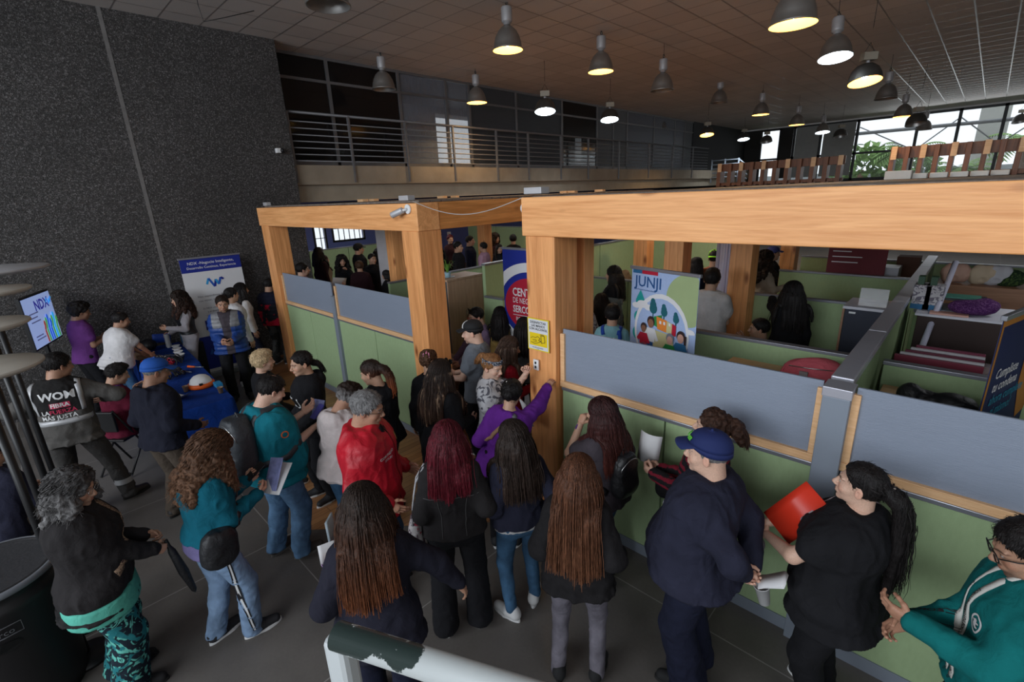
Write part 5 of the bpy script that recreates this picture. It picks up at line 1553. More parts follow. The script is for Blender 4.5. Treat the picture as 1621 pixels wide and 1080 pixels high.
def cup(loc, label, h=.09, r=.036, m=None, R=None, name='paper_cup', cat='cup', group=None):
    mb = MB(); mb.lathe([(0, 0), (r*.72, 0), (r, h), (r+.003, h), (r+.002, h+.003), (r-.002, h-.002), (r*.7, .004), (0, .004)], 20, c=loc, R=R)
    o = mb.build(name, m or M_WHITE); return tag(recentre(o), label, cat, group)
def print_text(P, txt, size, org, m, name='print', ux=(1, 0, 0), uy=(0, 0, 1), nd=(0, 1, 0), bold=0, shear=0, lift=.004):
    vs, fs = text_mesh(txt, size, bold, shear=shear)
    # subdivide long letters a little by laying them on the cloth vertex by vertex
    return project(P, vs, fs, name, m, org, ux, uy, nd, lift)
# ================================================================== the people
BLK = cloth('black_knit', 'knit', (.011, .011, .013)); BLK2 = cloth('black_denim', 'knit', (.022, .020, .021)); NAVY = cloth('navy_sweat', 'knit', (.020, .021, .038))
NAVY2 = cloth('dark_navy_wool', 'knit', (.013, .014, .024)); NAVYP = cloth('navy_trousers', 'knit', (.012, .014, .030))
JEAN = cloth('mid_denim', 'denim', (.045, .105, .19)); JEANL = cloth('pale_denim', 'denim', (.19, .28, .42)); JEANW = cloth('washed_denim', 'denim', (.10, .19, .32))
RED = cloth('red_shell', 'shell', (.42, .006, .018)); TEAL = cloth('teal_tee', 'knit', (.008, .155, .205)); TEALH = cloth('teal_hoodie', 'knit', (.006, .105, .155)); TEALD = cloth('green_teal_hoodie', 'knit', (.005, .13, .13))
WHITEH = cloth('offwhite_fleece', 'knit', (.50, .44, .43)); WHITE = cloth('white_cotton', 'knit', (.62, .60, .60)); PURP = cloth('violet_sweat', 'knit', (.12, .022, .24)); CHAR = cloth('charcoal_tee', 'knit', (.060, .050, .060))
GREYT = cloth('grey_tee', 'knit', (.16, .18, .21)); REDT = cloth('red_knit', 'knit', (.26, .008, .018)); GREYJ = cloth('grey_jeans', 'denim', (.14, .13, .155)); GREYJ2 = cloth('slate_jeans', 'denim', (.07, .08, .085))
KHAKI = cloth('khaki_cotton', 'knit', (.20, .17, .14)); WORKG = cloth('grey_workwear', 'knit', (.085, .080, .075)); WORKK = cloth('black_workwear', 'knit', (.018, .017, .017)); REFL = mat('reflective_tape', (.42, .42, .43), .4, .2)
PRINTP = cloth('leafy_print', 'print', (.012, .02, .03), (.12, .45, .38), ws=11, c3=(.02, .16, .18)); STR = cloth('striped_knit', 'stripes', (.016, .014, .016), (.19, .015, .03), ws=6.5, th=(.60, .70))
MAROON = cloth('maroon_polo', 'knit', (.12, .012, .03)); BLUEJ = cloth('blue_quilted', 'puffer', (.012, .045, .20), (.012, .045, .20)); GREYQ = cloth('grey_quilted', 'puffer', (.20, .20, .21), (.2, .2, .21))
LILAC = cloth('lilac_shirt', 'knit', (.22, .16, .26)); MUST = cloth('mustard_knit', 'knit', (.33, .22, .07)); PALEB = cloth('pale_blue_tee', 'knit', (.22, .44, .50)); CREAM = cloth('cream_knit', 'knit', (.34, .28, .22)); PINKS = cloth('pink_shirt', 'knit', (.42, .25, .34))
MINT = cloth('mint_cotton', 'knit', (.10, .42, .33)); LILT = cloth('lilac_cotton', 'knit', (.14, .12, .25)); PUFR = cloth('red_black_puffer', 'camo', (.38, .01, .03), (.015, .015, .02)); BRD = cloth('dark_brown_knit', 'knit', (.03, .012, .016))
LEATH = cloth('black_leather', 'leather', (.012, .012, .014)); NYL = cloth('dark_nylon', 'shell', (.030, .034, .040)); SILK = cloth('bag_black', 'shell', (.012, .012, .014))
WSH = dict(m=mat('white_canvas', (.62, .62, .62), .7), sole=M_SOLEW); BSH = dict(m=mat('black_mesh', (.022, .022, .025), .7), sole=M_SOLEW); KSH = dict(m=mat('black_suede', (.015, .015, .016), .8), sole=M_SOLEB)
BOOT = dict(m=mat('boot_leather', (.028, .025, .024), .5), sole=M_SOLEB, kind='boot'); BRS = dict(m=mat('brown_trainer', (.055, .045, .04), .7), sole=mat('grey_sole', (.12, .11, .10), .7))
M_INKW = mat('white_ink', (.62, .62, .62), .7, var=.03); M_INKR = mat('red_ink', (.45, .03, .08), .7); M_INKK = mat('black_ink', (.012, .012, .015), .7); M_GLS = mat('black_frame', (.01, .01, .01), .3)
M_INKO = mat('orange_ink', (.6, .12, .03), .7)

# 1 grey-haired lady, lower left
P = person('person in black jacket and glasses with wavy grey hair beside the black bin', (86, 748), 1.62, 98, 'f', w=1.32, belly=.05, skin='mid', q=2, head=(24, 12), lean=2,
           hair=('curly', (.055, .052, .052), dict(len=.13, t=.022, vol=.66, arc=104, tip=HC['grey'], curl=1, locks=140)), L=(-.10, .30, 1.02), R=(.06, .33, .98), lh='grip', rh='grip', lpalm=(1, 0, -.3), rpalm=(-1, 0, -.3),
           top=dict(m=BLK2, name='jacket', hem=-.17, t=.026, fold=.010, collar=1), bottom=dict(m=PRINTP, style='wide', label='trousers with a green leaf print'), shoes=KSH, stance=.12)
GL = P; glasses(P, M_METAL, r=.020)
strap(P, [(-.02, -.14, .34), (-.10, -.06, .49), (-.085, .04, .50), (-.02, .15, .34), (.08, .19, .20), (.17, .10, .06)], .05, 'patterned_strap', cloth('woven_band', 'print', (.35, .24, .16), (.05, .03, .03), ws=60))
RT, pel = P.T
v = Vox((-.35, -.35, .60), (.35, .45, .95), .011); v.loft((np.eye(3), pel), [-.22, -.18, -.08], P.A[2]+np.array([.022, .020, .02]), P.B[2]+np.array([.028, .026, .02]), [.010, .010, .010], None, None, k=.02, flat=True)
V, F = v.mesh(); to_obj('undershirt', [(smooth(V, F, 2)*P.s, F)], MINT, P.root)['label'] = 'mint shirt tail'
c, f, pn, sx_ = frame(P, 1); mb = MB(); a = c+np.array([.0, .02, .05]); b = c+np.array([.05, .10, -.42])
mb.tube([a+(b-a)*t for t in (0, .12, .2, .6, .95, 1.0)], [.012, .012, .024, .032, .018, .006], 10)
o = world_thing('folded_umbrella', to_world(P, mb), SILK, 'long folded black umbrella held by the grey-haired lady', 'umbrella')
# 2 curly hair, teal hoodie
P = person('person in teal hoodie with curly brown hair reading a leaflet', (289, 697), 1.63, 74, 'f', w=1.10, skin='mid', q=2, head=(4, 26), lean=7,
           hair=('curly', 'brown', dict(len=.30, t=.032, vol=.9, arc=108, tip=(.15, .078, .045), locks=260, front=0)), L=(-.06, .34, 1.17), R=(.10, .33, 1.12), lh='grip', rh='grip', lpalm=(.7, 0, .8), rpalm=(-.7, 0, .8),
           top=dict(m=TEALH, name='hoodie', hem=.02, t=.024, hood=1, hoodz=-.07, fold=.011), bottom=dict(m=JEANL, style='regular', fold=.011), shoes=BSH, stance=.10, feet=((-.10, -.06), (.10, .12)))
RT, pel = P.T
v = Vox((-.3, -.3, .82), (.3, .3, 1.1), .011); v.loft((np.eye(3), pel), [-.07, .0, .1], [P.A[2]+.020, P.A[2]+.012, P.A[4]+.012], [P.B[2]+.022, P.B[2]+.016, P.B[4]+.012], [0, 0, 0], None, None, k=.02, flat=True)
V, F = v.mesh(); to_obj('undershirt', [(smooth(V, F, 2)*P.s, F)], LILT, P.root)['label'] = 'lilac shirt hem'
c, f, pn, sx_ = frame(P, 1)
sheet(wp(P, c+np.array([.0, .10, .03])), wd(P, (.75, .25, .1)), wd(P, (-.1, .6, .8)), .12, .24, 'leaflet', PRINT, 'dark blue printed leaflet in the hands of the curly-haired woman', 'leaflet', bend=.01)
sheet(wp(P, c+np.array([.03, .11, .0])), wd(P, (.8, .3, .0)), wd(P, (-.1, .7, .6)), .15, .24, 'leaflet', PAPER, 'white sheet under the dark blue leaflet of the curly-haired woman', 'leaflet', bend=.015)
phone_in(P, -1, 'dark smartphone held by the curly-haired woman above her leaflet', up=(.1, .8, .5))
handbag(P, (.22, -.02, .02), (.075, .12, .13), SILK, 'black round crossbody bag on the hip of the woman in teal hoodie', band=[(-.10, -.06, .49), (.0, .10, .42), (.12, .14, .26), (.19, .08, .12)], soft=.2)
sv, sf = grid(.018, .80, 1, 30)
for dx in (-.022, 0.022):
    pass
def legstripe(P, sd, m, off=0, w=.016, z0=.10, z1=.88):
    bvh = surf(P, 'bot'); s = P.s; vs = []
    for i in range(24):
        z = z0+(z1-z0)*i/23
        for dy in (-w/2, w/2):
            o_ = np.array([sd*.8, P.an[sd][1]+(P.T[1][1]-P.an[sd][1])*(z/.93)+dy+off, z])*s
            h = bvh.ray_cast(Vector(o_), Vector((-sd, 0, 0)), 1.0)[0]
            vs.append(tuple(h+Vector((sd*.003, 0, 0))) if h is not None else None)
    vs = [v_ for i in range(0, 48, 2) for v_ in (vs[i:i+2] if vs[i] and vs[i+1] and vs[i][0]*sd > .05 else [])]
    mb = MB(); mb.add(vs, [(2*i, 2*i+1, 2*i+3, 2*i+2) for i in range(len(vs)//2-1)], True); return mb.build('leg_stripe', m, P.root)
legstripe(P, 1, M_INKK, 0, .026); legstripe(P, 1, M_INKW, 0, .010)
# 3 workman with WOM vest
P = person('person in grey and black work jacket with lettering on the back', (72, 563), 1.74, 18, 'm', w=1.12, skin='tan', q=2, head=(48, 8), lean=6, hair=('short', 'black'), beard=.4,
           L=(-.24, .22, 1.08), R=(.26, .24, 1.12), rhint=(1, -.3, -.35), lhint=(-1, -.2, -.4), feet=((-.14, -.05), (.28, .10)), footyaw=(0, -40),
           top=dict(m=WORKG, name='work_jacket', hem=-.13, t=.024, collar=1, fold=.012, zones=(lambda lc, C, P_: np.where((lc[:, 2] > .20) & (np.abs(lc[:, 0]) < .19) & (lc[:, 1] < .02), 1, 0), [WORKK])),
           bottom=dict(m=cloth('grey_black_work_trousers', 'knit', (.05, .047, .045)), style='regular', fold=.014), shoes=BOOT)
WP = P
for x in (-.175, .175): strap(P, [(x, -.10, .20), (x, -.11, .33), (x*.95, -.09, .44), (x*.9, -.03, .49)], .045, 'reflective_strip', REFL, lift=.004)
strap(P, [(-.24, -.02, .115), (-.17, -.11, .115), (0, -.15, .115), (.17, -.11, .115), (.24, -.02, .115)], .05, 'reflective_strip', REFL, lift=.004)
for sd in (-1, 1):
    k_ = P.an[sd]+(P.kn[sd]-P.an[sd])*.35; mb = MB(); mb.tube([k_*P.s-np.array([0, 0, .03]), k_*P.s+np.array([0, 0, .03])], .082*P.s, 16, cap=False); mb.build('reflective_band', REFL, P.root)
print_text(P, 'WOM', .10, (.015, -.16, .375), M_INKW, ux=(1, 0, 0), nd=(0, -1, 0), bold=.035)
gv, gf = grid(.15, .05, 8, 2); project(P, gv, gf, 'print_patch', M_INKR, (.02, -.16, .285), (1, 0, 0), (0, 0, 1), (0, -1, 0), .004)
print_text(P, 'FIBRA', .055, (.02, -.16, .285), M_INKW, nd=(0, -1, 0), bold=.02, lift=.007)
print_text(P, 'LA', .055, (-.10, -.16, .222), M_INKW, nd=(0, -1, 0), bold=.02); print_text(P, 'FUERZA', .055, (.03, -.16, .222), M_INKR, nd=(0, -1, 0), bold=.02, lift=.005)
print_text(P, 'MÁS JUSTA', .055, (-.01, -.16, .168), M_INKW, nd=(0, -1, 0), bold=.02, lift=.009)
# 4 seated, cut by the left edge
P = person('seated person in dark blue sleeves and beige trousers at the left picture edge', None, 1.72, 55, 'm', w=1.1, skin='mid', q=2, sit=.50, lean=14, hair=('short', 'black'), atxy=(-5.62, -.62),
           L=(-.16, .42, .62), R=(.18, .42, .60), lh='rest', rh='rest', lpalm=(0, 0, -1), rpalm=(0, 0, -1), top=dict(m=NAVY, name='sweatshirt', t=.022), bottom=dict(m=KHAKI, style='regular'), shoes=KSH)
# 5 blue cap
P = person('person in royal blue cap and dark hoodie standing at the blue table end', (224, 572), 1.70, 62, 'm', w=1.14, skin='dark', q=2, head=(20, 10), lean=5, hair=('short', 'grey', dict(cap=1, t=.003)), beard=.15,
           L=(-.24, .12, .92), R=(.22, .20, .98), lh='rest', rh='rest', top=dict(m=NAVY2, name='hoodie', hem=-.09, t=.024, hood=1, fold=.010), bottom=dict(m=cloth('brown_cargo', 'knit', (.075, .058, .045)), style='regular', fold=.014), shoes=BOOT)
cap_hat(P, mat('royal_blue_twill', (.012, .08, .36), .8))
# 6 young man in maroon
P = person('young person in maroon polo seated at the near side of the blue table', (184, 566), 1.70, 60, 'm', w=1.0, skin='mid', q=2, sit=.56, head=(26, 14), lean=8, hair=('short', 'black', dict(top=1)), atxy=(-7.1, .42),
           L=(-.14, .34, .86), R=(.24, .30, .76), lh='rest', rh='rest', top=dict(m=MAROON, name='polo_shirt', sleeve=.5, t=.016, collar=1), bottom=dict(m=BLK, style='regular'), shoes=KSH)
strap(P, [(-.075, -.05, .50), (-.06, .08, .42), (0, .15, .26), (.06, .08, .42), (.075, -.05, .50)], .016, 'lanyard', cloth('purple_band', 'knit', (.10, .04, .22)))
# 7 white polo
P = person('person in white polo leaning over the far end of the blue table', (160, 497), 1.62, 62, 'm', w=1.2, belly=.06, skin='tan', q=1, head=(20, 4), lean=22, hair=('short', 'black', dict(thin=1)), beard=.8,
           L=(-.12, .50, .86), R=(.10, .52, .84), rhint=(.9, -.6, -.3), lh='rest', rh='rest', top=dict(m=WHITE, name='polo_shirt', sleeve=.5, t=.018, collar=1, hem=-.09), bottom=dict(m=JEAN, style='regular'), shoes=KSH)
strap(P, [(-.07, -.06, .50), (.0, .05, .47), (.07, .10, .40), (.08, .16, .25)], .018, 'lanyard', cloth('purple_band', 'knit', (.10, .04, .22)))
# 8 purple shirt, curly black hair
P = person('person in purple shirt with bushy black hair by the dark wall', (142, 480), 1.76, 70, 'm', w=.98, skin='dark', q=1, head=(10, 12), lean=6, hair=('short', 'black', dict(t=.028, curl=1, top=1)),
           L=(-.15, .3, 1.1), R=(.12, .3, 1.15), top=dict(m=cloth('purple_tee', 'knit', (.12, .035, .17)), name='tee_shirt', sleeve=.5), bottom=dict(m=BLK), shoes=KSH, atxy=(-9.55, .42))
# 9 curly haired woman in vest
P = person('person in black vest with long curly dark hair holding a blue folder', (283, 462), 1.70, -98, 'f', w=.95, skin='mid', q=2, head=(-6, 4), hair=('curly', 'dark', dict(len=.34, t=.026, vol=.9, arc=106, tip=(.05, .022, .015), locks=160)),
           L=(-.17, .30, 1.15), R=(.22, .24, .98), lh='grip', rh='grip', lips=(.35, .05, .05), top=dict(m=cloth('pale_grey_knit', 'knit', (.30, .28, .30)), t=.012, hem=.0, cuff=.026), bottom=dict(m=cloth('grey_track_cotton', 'knit', (.30, .285, .31)), style='wide', fold=.012), shoes=WSH)
RT, pel = P.T; v = Vox((-.3, -.3, .9), (.3, .3, 1.5), .010)
v.loft(P.T, ZK[3:-1], P.A[3:-1]+.026, P.B[3:-1]+.026, P.Yc[3:-1], None, None, k=.02, flat=True); V, F = v.mesh(); V = smooth(V, F, 2); to_obj('vest', [(V*P.s, F)], cloth('vest_black', 'puffer', (.010, .010, .012), (.010, .010, .012)), P.root)
phone_in(P, -1, 'phone raised by the curly-haired woman in the black vest')
c, f, pn, s_ = frame(P, 1); sheet(wp(P, c+np.array([0, .06, -.01])), wd(P, (0, 1, .15)), wd(P, (0, -.1, 1)), .26, .15, 'folder', mat('blue_card', (.012, .05, .30), .5), 'bright blue folder in the hand of the woman in the black vest', 'folder')
# 10 man in blue and grey jacket
P = person('person in blue and grey padded jacket standing behind the blue table', (349, 468), 1.73, 186, 'm', w=1.12, skin='tan', q=2, head=(-6, 6), hair=('short', 'dark'), beard=.5,
           L=(-.07, .27, 1.04), R=(.09, .27, 1.05), lh='hold', rh='fist', top=dict(m=BLUEJ, name='jacket', hem=-.11, t=.032, puff=1, collar=1, zones=(lambda lc, C, P_: np.where((np.abs(lc[:, 0]) < .055+np.maximum(0, lc[:, 2]-.35)*.2) & (lc[:, 1] > 0), 2, np.where((lc[:, 2] > .30) & (np.abs(lc[:, 0]) < .18), 1, 0)), [GREYQ, CHAR])),
           bottom=dict(m=BLK, style='regular'), shoes=KSH)
# 11,12 two in white at the banner
P = person('person in white sweatshirt behind the padded jacket, left of two near the banner', (363, 456), 1.75, 55, 'f', w=.95, skin='mid', q=1, hair=('pony', 'black', dict(len=.2)), top=dict(m=WHITE, name='sweatshirt', t=.022), bottom=dict(m=BLK), shoes=WSH)
strap(P, [(-.1, -.12, .42), (-.09, -.08, .47), (-.085, .0, .49)], .03, 'bag_strap', cloth('red_band', 'knit', (.25, .03, .05)))
P = person('person in white top with long black hair, nearest the banner', (379, 449), 1.70, 75, 'f', w=.9, skin='mid', q=1, hair=('long', 'black', dict(len=.40)), top=dict(m=WHITE, t=.018), bottom=dict(m=NAVYP), shoes=WSH)
# 13 puffer behind the leftmost post
P = person('person in red and black puffer half hidden behind leftmost pine post', None, 1.70, 40, 'm', w=1.05, q=1, hair=('short', 'black'), atxy=(-9.62, 3.25), head=(0, 10), R=(.16, .22, 1.15), rh='grip', top=dict(m=PUFR, name='puffer_jacket', puff=1, t=.034, zones=(lambda lc, C, P_: np.where(lc[:, 2] > .30, 1, 0), [NAVYP])),
           bottom=dict(m=cloth('camo_trousers', 'camo', (.035, .037, .035), (.09, .09, .085))), shoes=BSH)
# 14 blonde short hair
P = person('person with short blond hair in black track jacket with white sleeve stripes', (410, 556), 1.60, 72, 'f', w=1.02, skin='light', q=2, head=(8, 2), hair=('short', 'blond', dict(t=.020, top=1)), top=dict(m=BLK, name='track_jacket', collar=1, t=.020), bottom=dict(m=BLK), shoes=BSH, L=(-.1, .25, 1.05), R=(.15, .22, .95))
for dx in (0, .016, .032): strap(P, [(.19, -.02+dx*.9, .44), (.23, -.03+dx*.9, .34), (.25, -.04+dx*.9, .24)], .008, 'sleeve_stripe', M_INKW, lift=.003)
# 15 black hoodie woman
P = person('person in black hoodie with white outline lettering, hair tied back', (478, 556), 1.66, -108, 'f', w=1.06, skin='mid', q=2, head=(2, 6), hair=('pony', 'black', dict(len=.16, h=-.03)), L=(-.16, .2, .95), R=(.16, .2, .93), top=dict(m=BLK, name='hoodie', hood=1, t=.024), bottom=dict(m=BLK, style='regular'), shoes=BSH)
for tx, x in (('U', -.055), ('E', .035)): print_text(P, tx, .17, (x, .16, .26), M_INKW, ux=(-1, 0, 0), nd=(0, 1, 0), lift=.004)
print_text(P, 'U', .135, (-.055, .16, .26), BLK, ux=(-1, 0, 0), nd=(0, 1, 0), lift=.0065)
# 16 teal tee, backpack
P = person('person in teal T-shirt looking at a phone, grey backpack on', (404, 597), 1.72, 66, 'm', w=1.34, belly=.10, skin='light', q=2, head=(6, 24), lean=3, hair=('short', 'black', dict(thin=1)), beard=.5,
           L=(-.06, .36, 1.22), R=(.13, .34, 1.14), lh='hold', rh='hold', lpalm=(.5, 0, 1), rpalm=(-.5, 0, 1), top=dict(m=TEAL, name='tee_shirt', sleeve=.5, t=.018, hem=-.12, fold=.009), bottom=dict(m=JEANW, style='regular', fold=.015), shoes=BRS, feet=((-.11, -.05), (.12, .05)))
TP = P
phone_in(P, 1, 'blue smartphone in the hands of the man in the teal T-shirt', PHONEB, d=(-.04, .02, .05), up=(0, .75, .6))
sheet(wp(P, hand_pt(P, -1)+np.array([.02, .06, -.06])), wd(P, (.9, .2, 0)), wd(P, (0, .4, .9)), .13, .18, 'leaflet', PRINT, 'printed leaflet hanging below the blue smartphone', 'leaflet')
backpack(P, NYL, 'dark grey backpack on the back of the man in teal', w=.155, d=.10, h=.25, c=(0, -.245, .24))
cv = [(.03*cos(a), .03*sin(a)) for a in np.linspace(0, 2*pi, 20, endpoint=False)]+[(.021*cos(a), .021*sin(a)) for a in np.linspace(0, 2*pi, 20, endpoint=False)]
project(P, cv, [(i, (i+1) % 20, 20+(i+1) % 20, 20+i) for i in range(20)], 'emblem', M_INKO, (.26, -.01, .33), (0, 1, 0), (0, 0, 1), (1, 0, 0), .004)
# 17 off-white hoodie
P = person('person in off-white hoodie with dark grey hair, head bowed', (521, 612), 1.60, 48, 'm', w=1.05, skin='tan', q=2, head=(14, 34), lean=10, hair=('short', 'dark', dict(greyside=1, curl=1, t=.014)), L=(-.12, .28, 1.08), R=(.10, .30, 1.08),
           top=dict(m=WHITEH, name='hoodie', hood=1, t=.026, hem=-.10, fold=.011), bottom=dict(m=JEAN), shoes=BRS)
# 18 red jacket
P = person('person in red zip jacket with grey hair and glasses', (568, 620), 1.75, 108, 'm', w=1.22, belly=.04, skin='tan', q=2, head=(0, 12), hair=('short', 'grey', dict(t=.013)), beard=0,
           L=(-.20, .20, .98), R=(.24, .16, .95), top=dict(m=RED, name='jacket', collar=1, t=.034, hem=-.16, fold=.013, neckw=.012), bottom=dict(m=JEAN), shoes=KSH)
RJ = P; glasses(P, M_GLS, r=.018)
strap(P, [(0, .08, .47), (.005, .16, .40), (.01, .2, .25), (.01, .2, .08), (.0, .2, -.1)], .008, 'zip', mat('dark_red_zip', (.16, .003, .008), .4), lift=.005)
strap(P, [(-.03, .075, .48), (0, .10, .45), (.03, .075, .48)], .07, 'shirt_front', BLK, lift=.004)
print_text(P, 'COMUNIDAD', .026, (.12, .16, .335), M_INKW, ux=(-1, 0, 0), nd=(0, 1, 0), bold=.01); print_text(P, 'SEGURA', .024, (.12, .16, .305), M_INKW, ux=(-1, 0, 0), nd=(0, 1, 0), bold=.01)
sh_ = [(-.022, .03), (.022, .03), (.024, 0), (0, -.035), (-.024, 0)]
project(P, sh_, [(0, 1, 2, 3, 4)], 'crest', mat('gold_thread', (.55, .38, .12), .6), (-.11, .16, .36), (-1, 0, 0), (0, 0, 1), (0, 1, 0), .005)
# 19 red ponytail
P = person('person in black with long ginger ponytail and patterned hair tie', (592, 570), 1.65, -42, 'f', w=1.05, skin='mid', q=2, head=(-18, 12), hair=('pony', 'dark', dict(len=.30, tip=(.40, .10, .03), vol=1.5, wave=.02, h=.03, curl=0)), L=(-.1, .26, 1.05), R=(.12, .26, 1.05),
           top=dict(m=BLK, name='sweatshirt', hood=1, t=.022, hem=-.08), bottom=dict(m=GREYJ2, style='slim'), shoes=BSH)
mb = MB(); mb.tube([(.026*cos(a), -.118+.010*sin(a*3)*.3, .03+.026*sin(a)) for a in np.linspace(0, 2*pi, 16)], .010, 6, cap=False); in_head(P, mb).build('hair_tie', cloth('tie_print', 'print', (.12, .3, .28), (.5, .45, .42), ws=60), P.root)
# 20 bun with pink clip
P = person('person with brown hair bun held by a pink claw clip', (676, 556), 1.60, 10, 'f', w=1.0, skin='mid', q=2, head=(0, 4), hair=('bun', 'brown', dict(curl=1, br=.045, t=.010, bz=.02, by=.02)), top=dict(m=BLK, name='sweatshirt'), bottom=dict(m=BLK), shoes=BSH)
mb = MB()
for s_ in (-1, 1):
    for k in range(4): mb.tube([(s_*.004, -.066-.01, .125-.018*k), (s_*.026, -.085-.01, .118-.018*k), (s_*.030, -.11, .105-.018*k)], .005, 5)
mb.tube([(0, -.072, .13), (0, -.098, .115), (0, -.11, .07), (0, -.11, .055)], .008, 6)
in_head(P, mb).build('claw_clip', mat('pink_plastic', (.72, .25, .40), .3), P.root)
# 21 black top, highlighted hair, sunglasses on head
P = person('person in black with highlighted long dark hair and sunglasses on head', (691, 572), 1.65, 46, 'f', w=1.06, skin='light', q=2, head=(12, 10), hair=('long', 'dark', dict(len=.46, streakcol=(.42, .27, .17), streakamt=.55, tip=(.06, .03, .02))), L=(-.12, .28, 1.08), R=(.12, .28, 1.02),
           top=dict(m=BLK, name='cardigan', t=.024), bottom=dict(m=BLK, style='slim'), shoes=BSH)
glasses(P, M_GLS, up=1, r=.026, lens=mat('dark_lens', (.01, .01, .01), .08), sunglasses=True)
# 22 burgundy bob with tote bag
P = person('person with burgundy red hair in black denim jacket, seen from behind', (706, 673), 1.65, 2, 'f', w=1.10, skin='light', q=2, head=(0, 8), hair=('long', 'burgundy', dict(len=.33, t=.016, vol=1.1, tip=(.14, .012, .022), arc=112)), L=(-.18, .16, 1.0), R=(.24, .10, .96),
           top=dict(m=BLK2, name='denim_jacket', t=.026, hem=-.03, collar=1, fold=.008), bottom=dict(m=BLK, style='wide'), shoes=WSH, stance=.13)
M_ST = mat('grey_stitching', (.10, .10, .10), .8)
strap(P, [(-.17, -.08, .30), (-.08, -.13, .305), (0, -.15, .30), (.08, -.13, .305), (.17, -.08, .30)], .005, 'seam', M_ST, lift=.003)
for x in (-.1, .1): strap(P, [(x, -.14, .28), (x*.9, -.15, .15), (x*.8, -.15, .0)], .004, 'seam', M_ST, lift=.003)
TOTE = cloth('tote_cotton', 'print', (.42, .40, .40), (.12, .09, .11), ws=9, c3=(.34, .04, .07))
bag = handbag(P, (-.275, .02, -.10), (.05, .13, .17), TOTE, 'printed cotton tote bag hanging from a striped cord strap', soft=.9, name='tote_bag')
SC = mat('striped_cord', (.40, .40, .42), .8, var=.5, vs=40)
for y in (-.06, .07):
    pts = [np.array([-.285, y, .06])+P.T[1], np.array([-.27, y*.8, .22])+P.T[1], np.array([-.235, y*.5, .38])+P.T[1], np.array([-.17, y*.3-.02, .50])+P.T[1]]
    MB().tube([p*P.s for p in pts], .006, 6).build('cord', SC, bag)
# 23 violet sweatshirt reaching to the partition
hv = aty(893, 613, 3.12); hv.z += .015
P = person('person in violet sweatshirt reaching for the partition, pearl clip in hair', (790, 603), 1.60, 14, 'f', w=1.10, skin='mid', q=2, head=(-16, 10), twist=24, side=9, lean=4, hair=('bun', 'black', dict(br=.05, by=-.01, bz=-.06, t=.014)),
           R=hv+Vector((-.12, -.02, .02)), rh='rest', rhint=(.3, -.2, -1), rpalm=(0, 0, -1), L=(-.27, .16, 1.02), top=dict(m=PURP, name='sweatshirt', t=.024, fold=.010, hem=-.10), bottom=dict(m=BLK, style='slim'), shoes=dict(m=mat('black_canvas', (.02, .02, .022), .7), sole=M_SOLEW, lace=M_SOLEW))
strap(P, [(-.10, -.16, .20), (-.02, -.17, .34), (.06, -.12, .44)], .035, 'bag_strap', mat('tan_strap', (.30, .17, .10), .5), lift=.008)
strap(P, [(.10, -.16, .24), (.09, -.16, .32), (.085, -.12, .42), (.08, -.05, .50)], .04, 'shirt_back_strap', cloth('snake_print', 'print', (.10, .10, .12), (.3, .3, .3), ws=50), lift=.008)
mb = MB()
for k in range(5):
    for j in range(2): mb.ball((-.035+.017*k, -.045-.016*j, .118-.002*k-.004*j), .0085, 8)
in_head(P, mb).build('pearl_clip', mat('pearl', (.75, .73, .70), .2), P.root)
# 24 bandana and braid
fv = aty(836, 590, 3.0)
P = person('person with braided ginger-brown hair and printed bandana, arm on the post', (776, 564), 1.64, 112, 'f', w=1.0, skin='light', q=2, head=(14, 12), hair=('pony', (.22, .10, .04), dict(len=.12, t=.012, h=.07, vol=1.2)), lips=(.45, .10, .10), makeup=1,
           L=fv+Vector((-.03, .0, -.02)), lh='fist', lhint=(.2, .6, -1), lpalm=(1, .2, 0, 0, .3, 1), R=(.10, .28, 1.08), rh='grip', top=dict(m=cloth('white_print_tee', 'print', (.50, .50, .52), (.10, .10, .12), ws=8), name='tee_shirt', sleeve=.5), bottom=dict(m=BLK), shoes=BSH, atxy=(-3.12, 2.86))
mb = MB(); vs = []
for i in range(24):
    a = 2*pi*i/24
    for k, dz in enumerate((-.022, .022)): vs.append((.085*cos(a), .107*sin(a)-.012, .068+dz+.012*sin(a)))
mb.add(vs, [(2*i, 2*((i+1) % 24), 2*((i+1) % 24)+1, 2*i+1) for i in range(24)], True); mb.ball((0, .092, .095), (.022, .014, .014), 8)
in_head(P, mb).build('bandana', cloth('bandana_print', 'print', (.012, .016, .028), (.35, .37, .42), ws=45), P.root)
MB().tube([tuple(P.H((.07*cos(a), -.05+.05*sin(a), .085+.02*sin(a*5)))*P.s) for a in np.linspace(.2, pi*1.4, 14)], .018, 8).build('braid', MATS['hair'], P.root) if False else None
sheet(wp(P, hand_pt(P, 1)+np.array([0, .03, .06])), wd(P, (.6, .5, 0)), wd(P, (.1, -.3, 1)), .16, .25, 'paper_sheet', PAPER, 'white sheets in the arm of the person with the bandana', 'paper', stack=3)
# 25 red top, long brown hair
P = person('person in red top with straight highlighted brown hair beside the post', (801, 534), 1.62, 66, 'f', w=1.06, skin='mid', q=2, head=(14, 10), hair=('long', (.055, .03, .02), dict(len=.36, streakcol=(.30, .20, .13), streakamt=.4)), L=(-.08, .28, 1.25), lh='fist', R=(.12, .26, 1.1), top=dict(m=REDT, name='top', t=.018), bottom=dict(m=BLK), shoes=BSH)
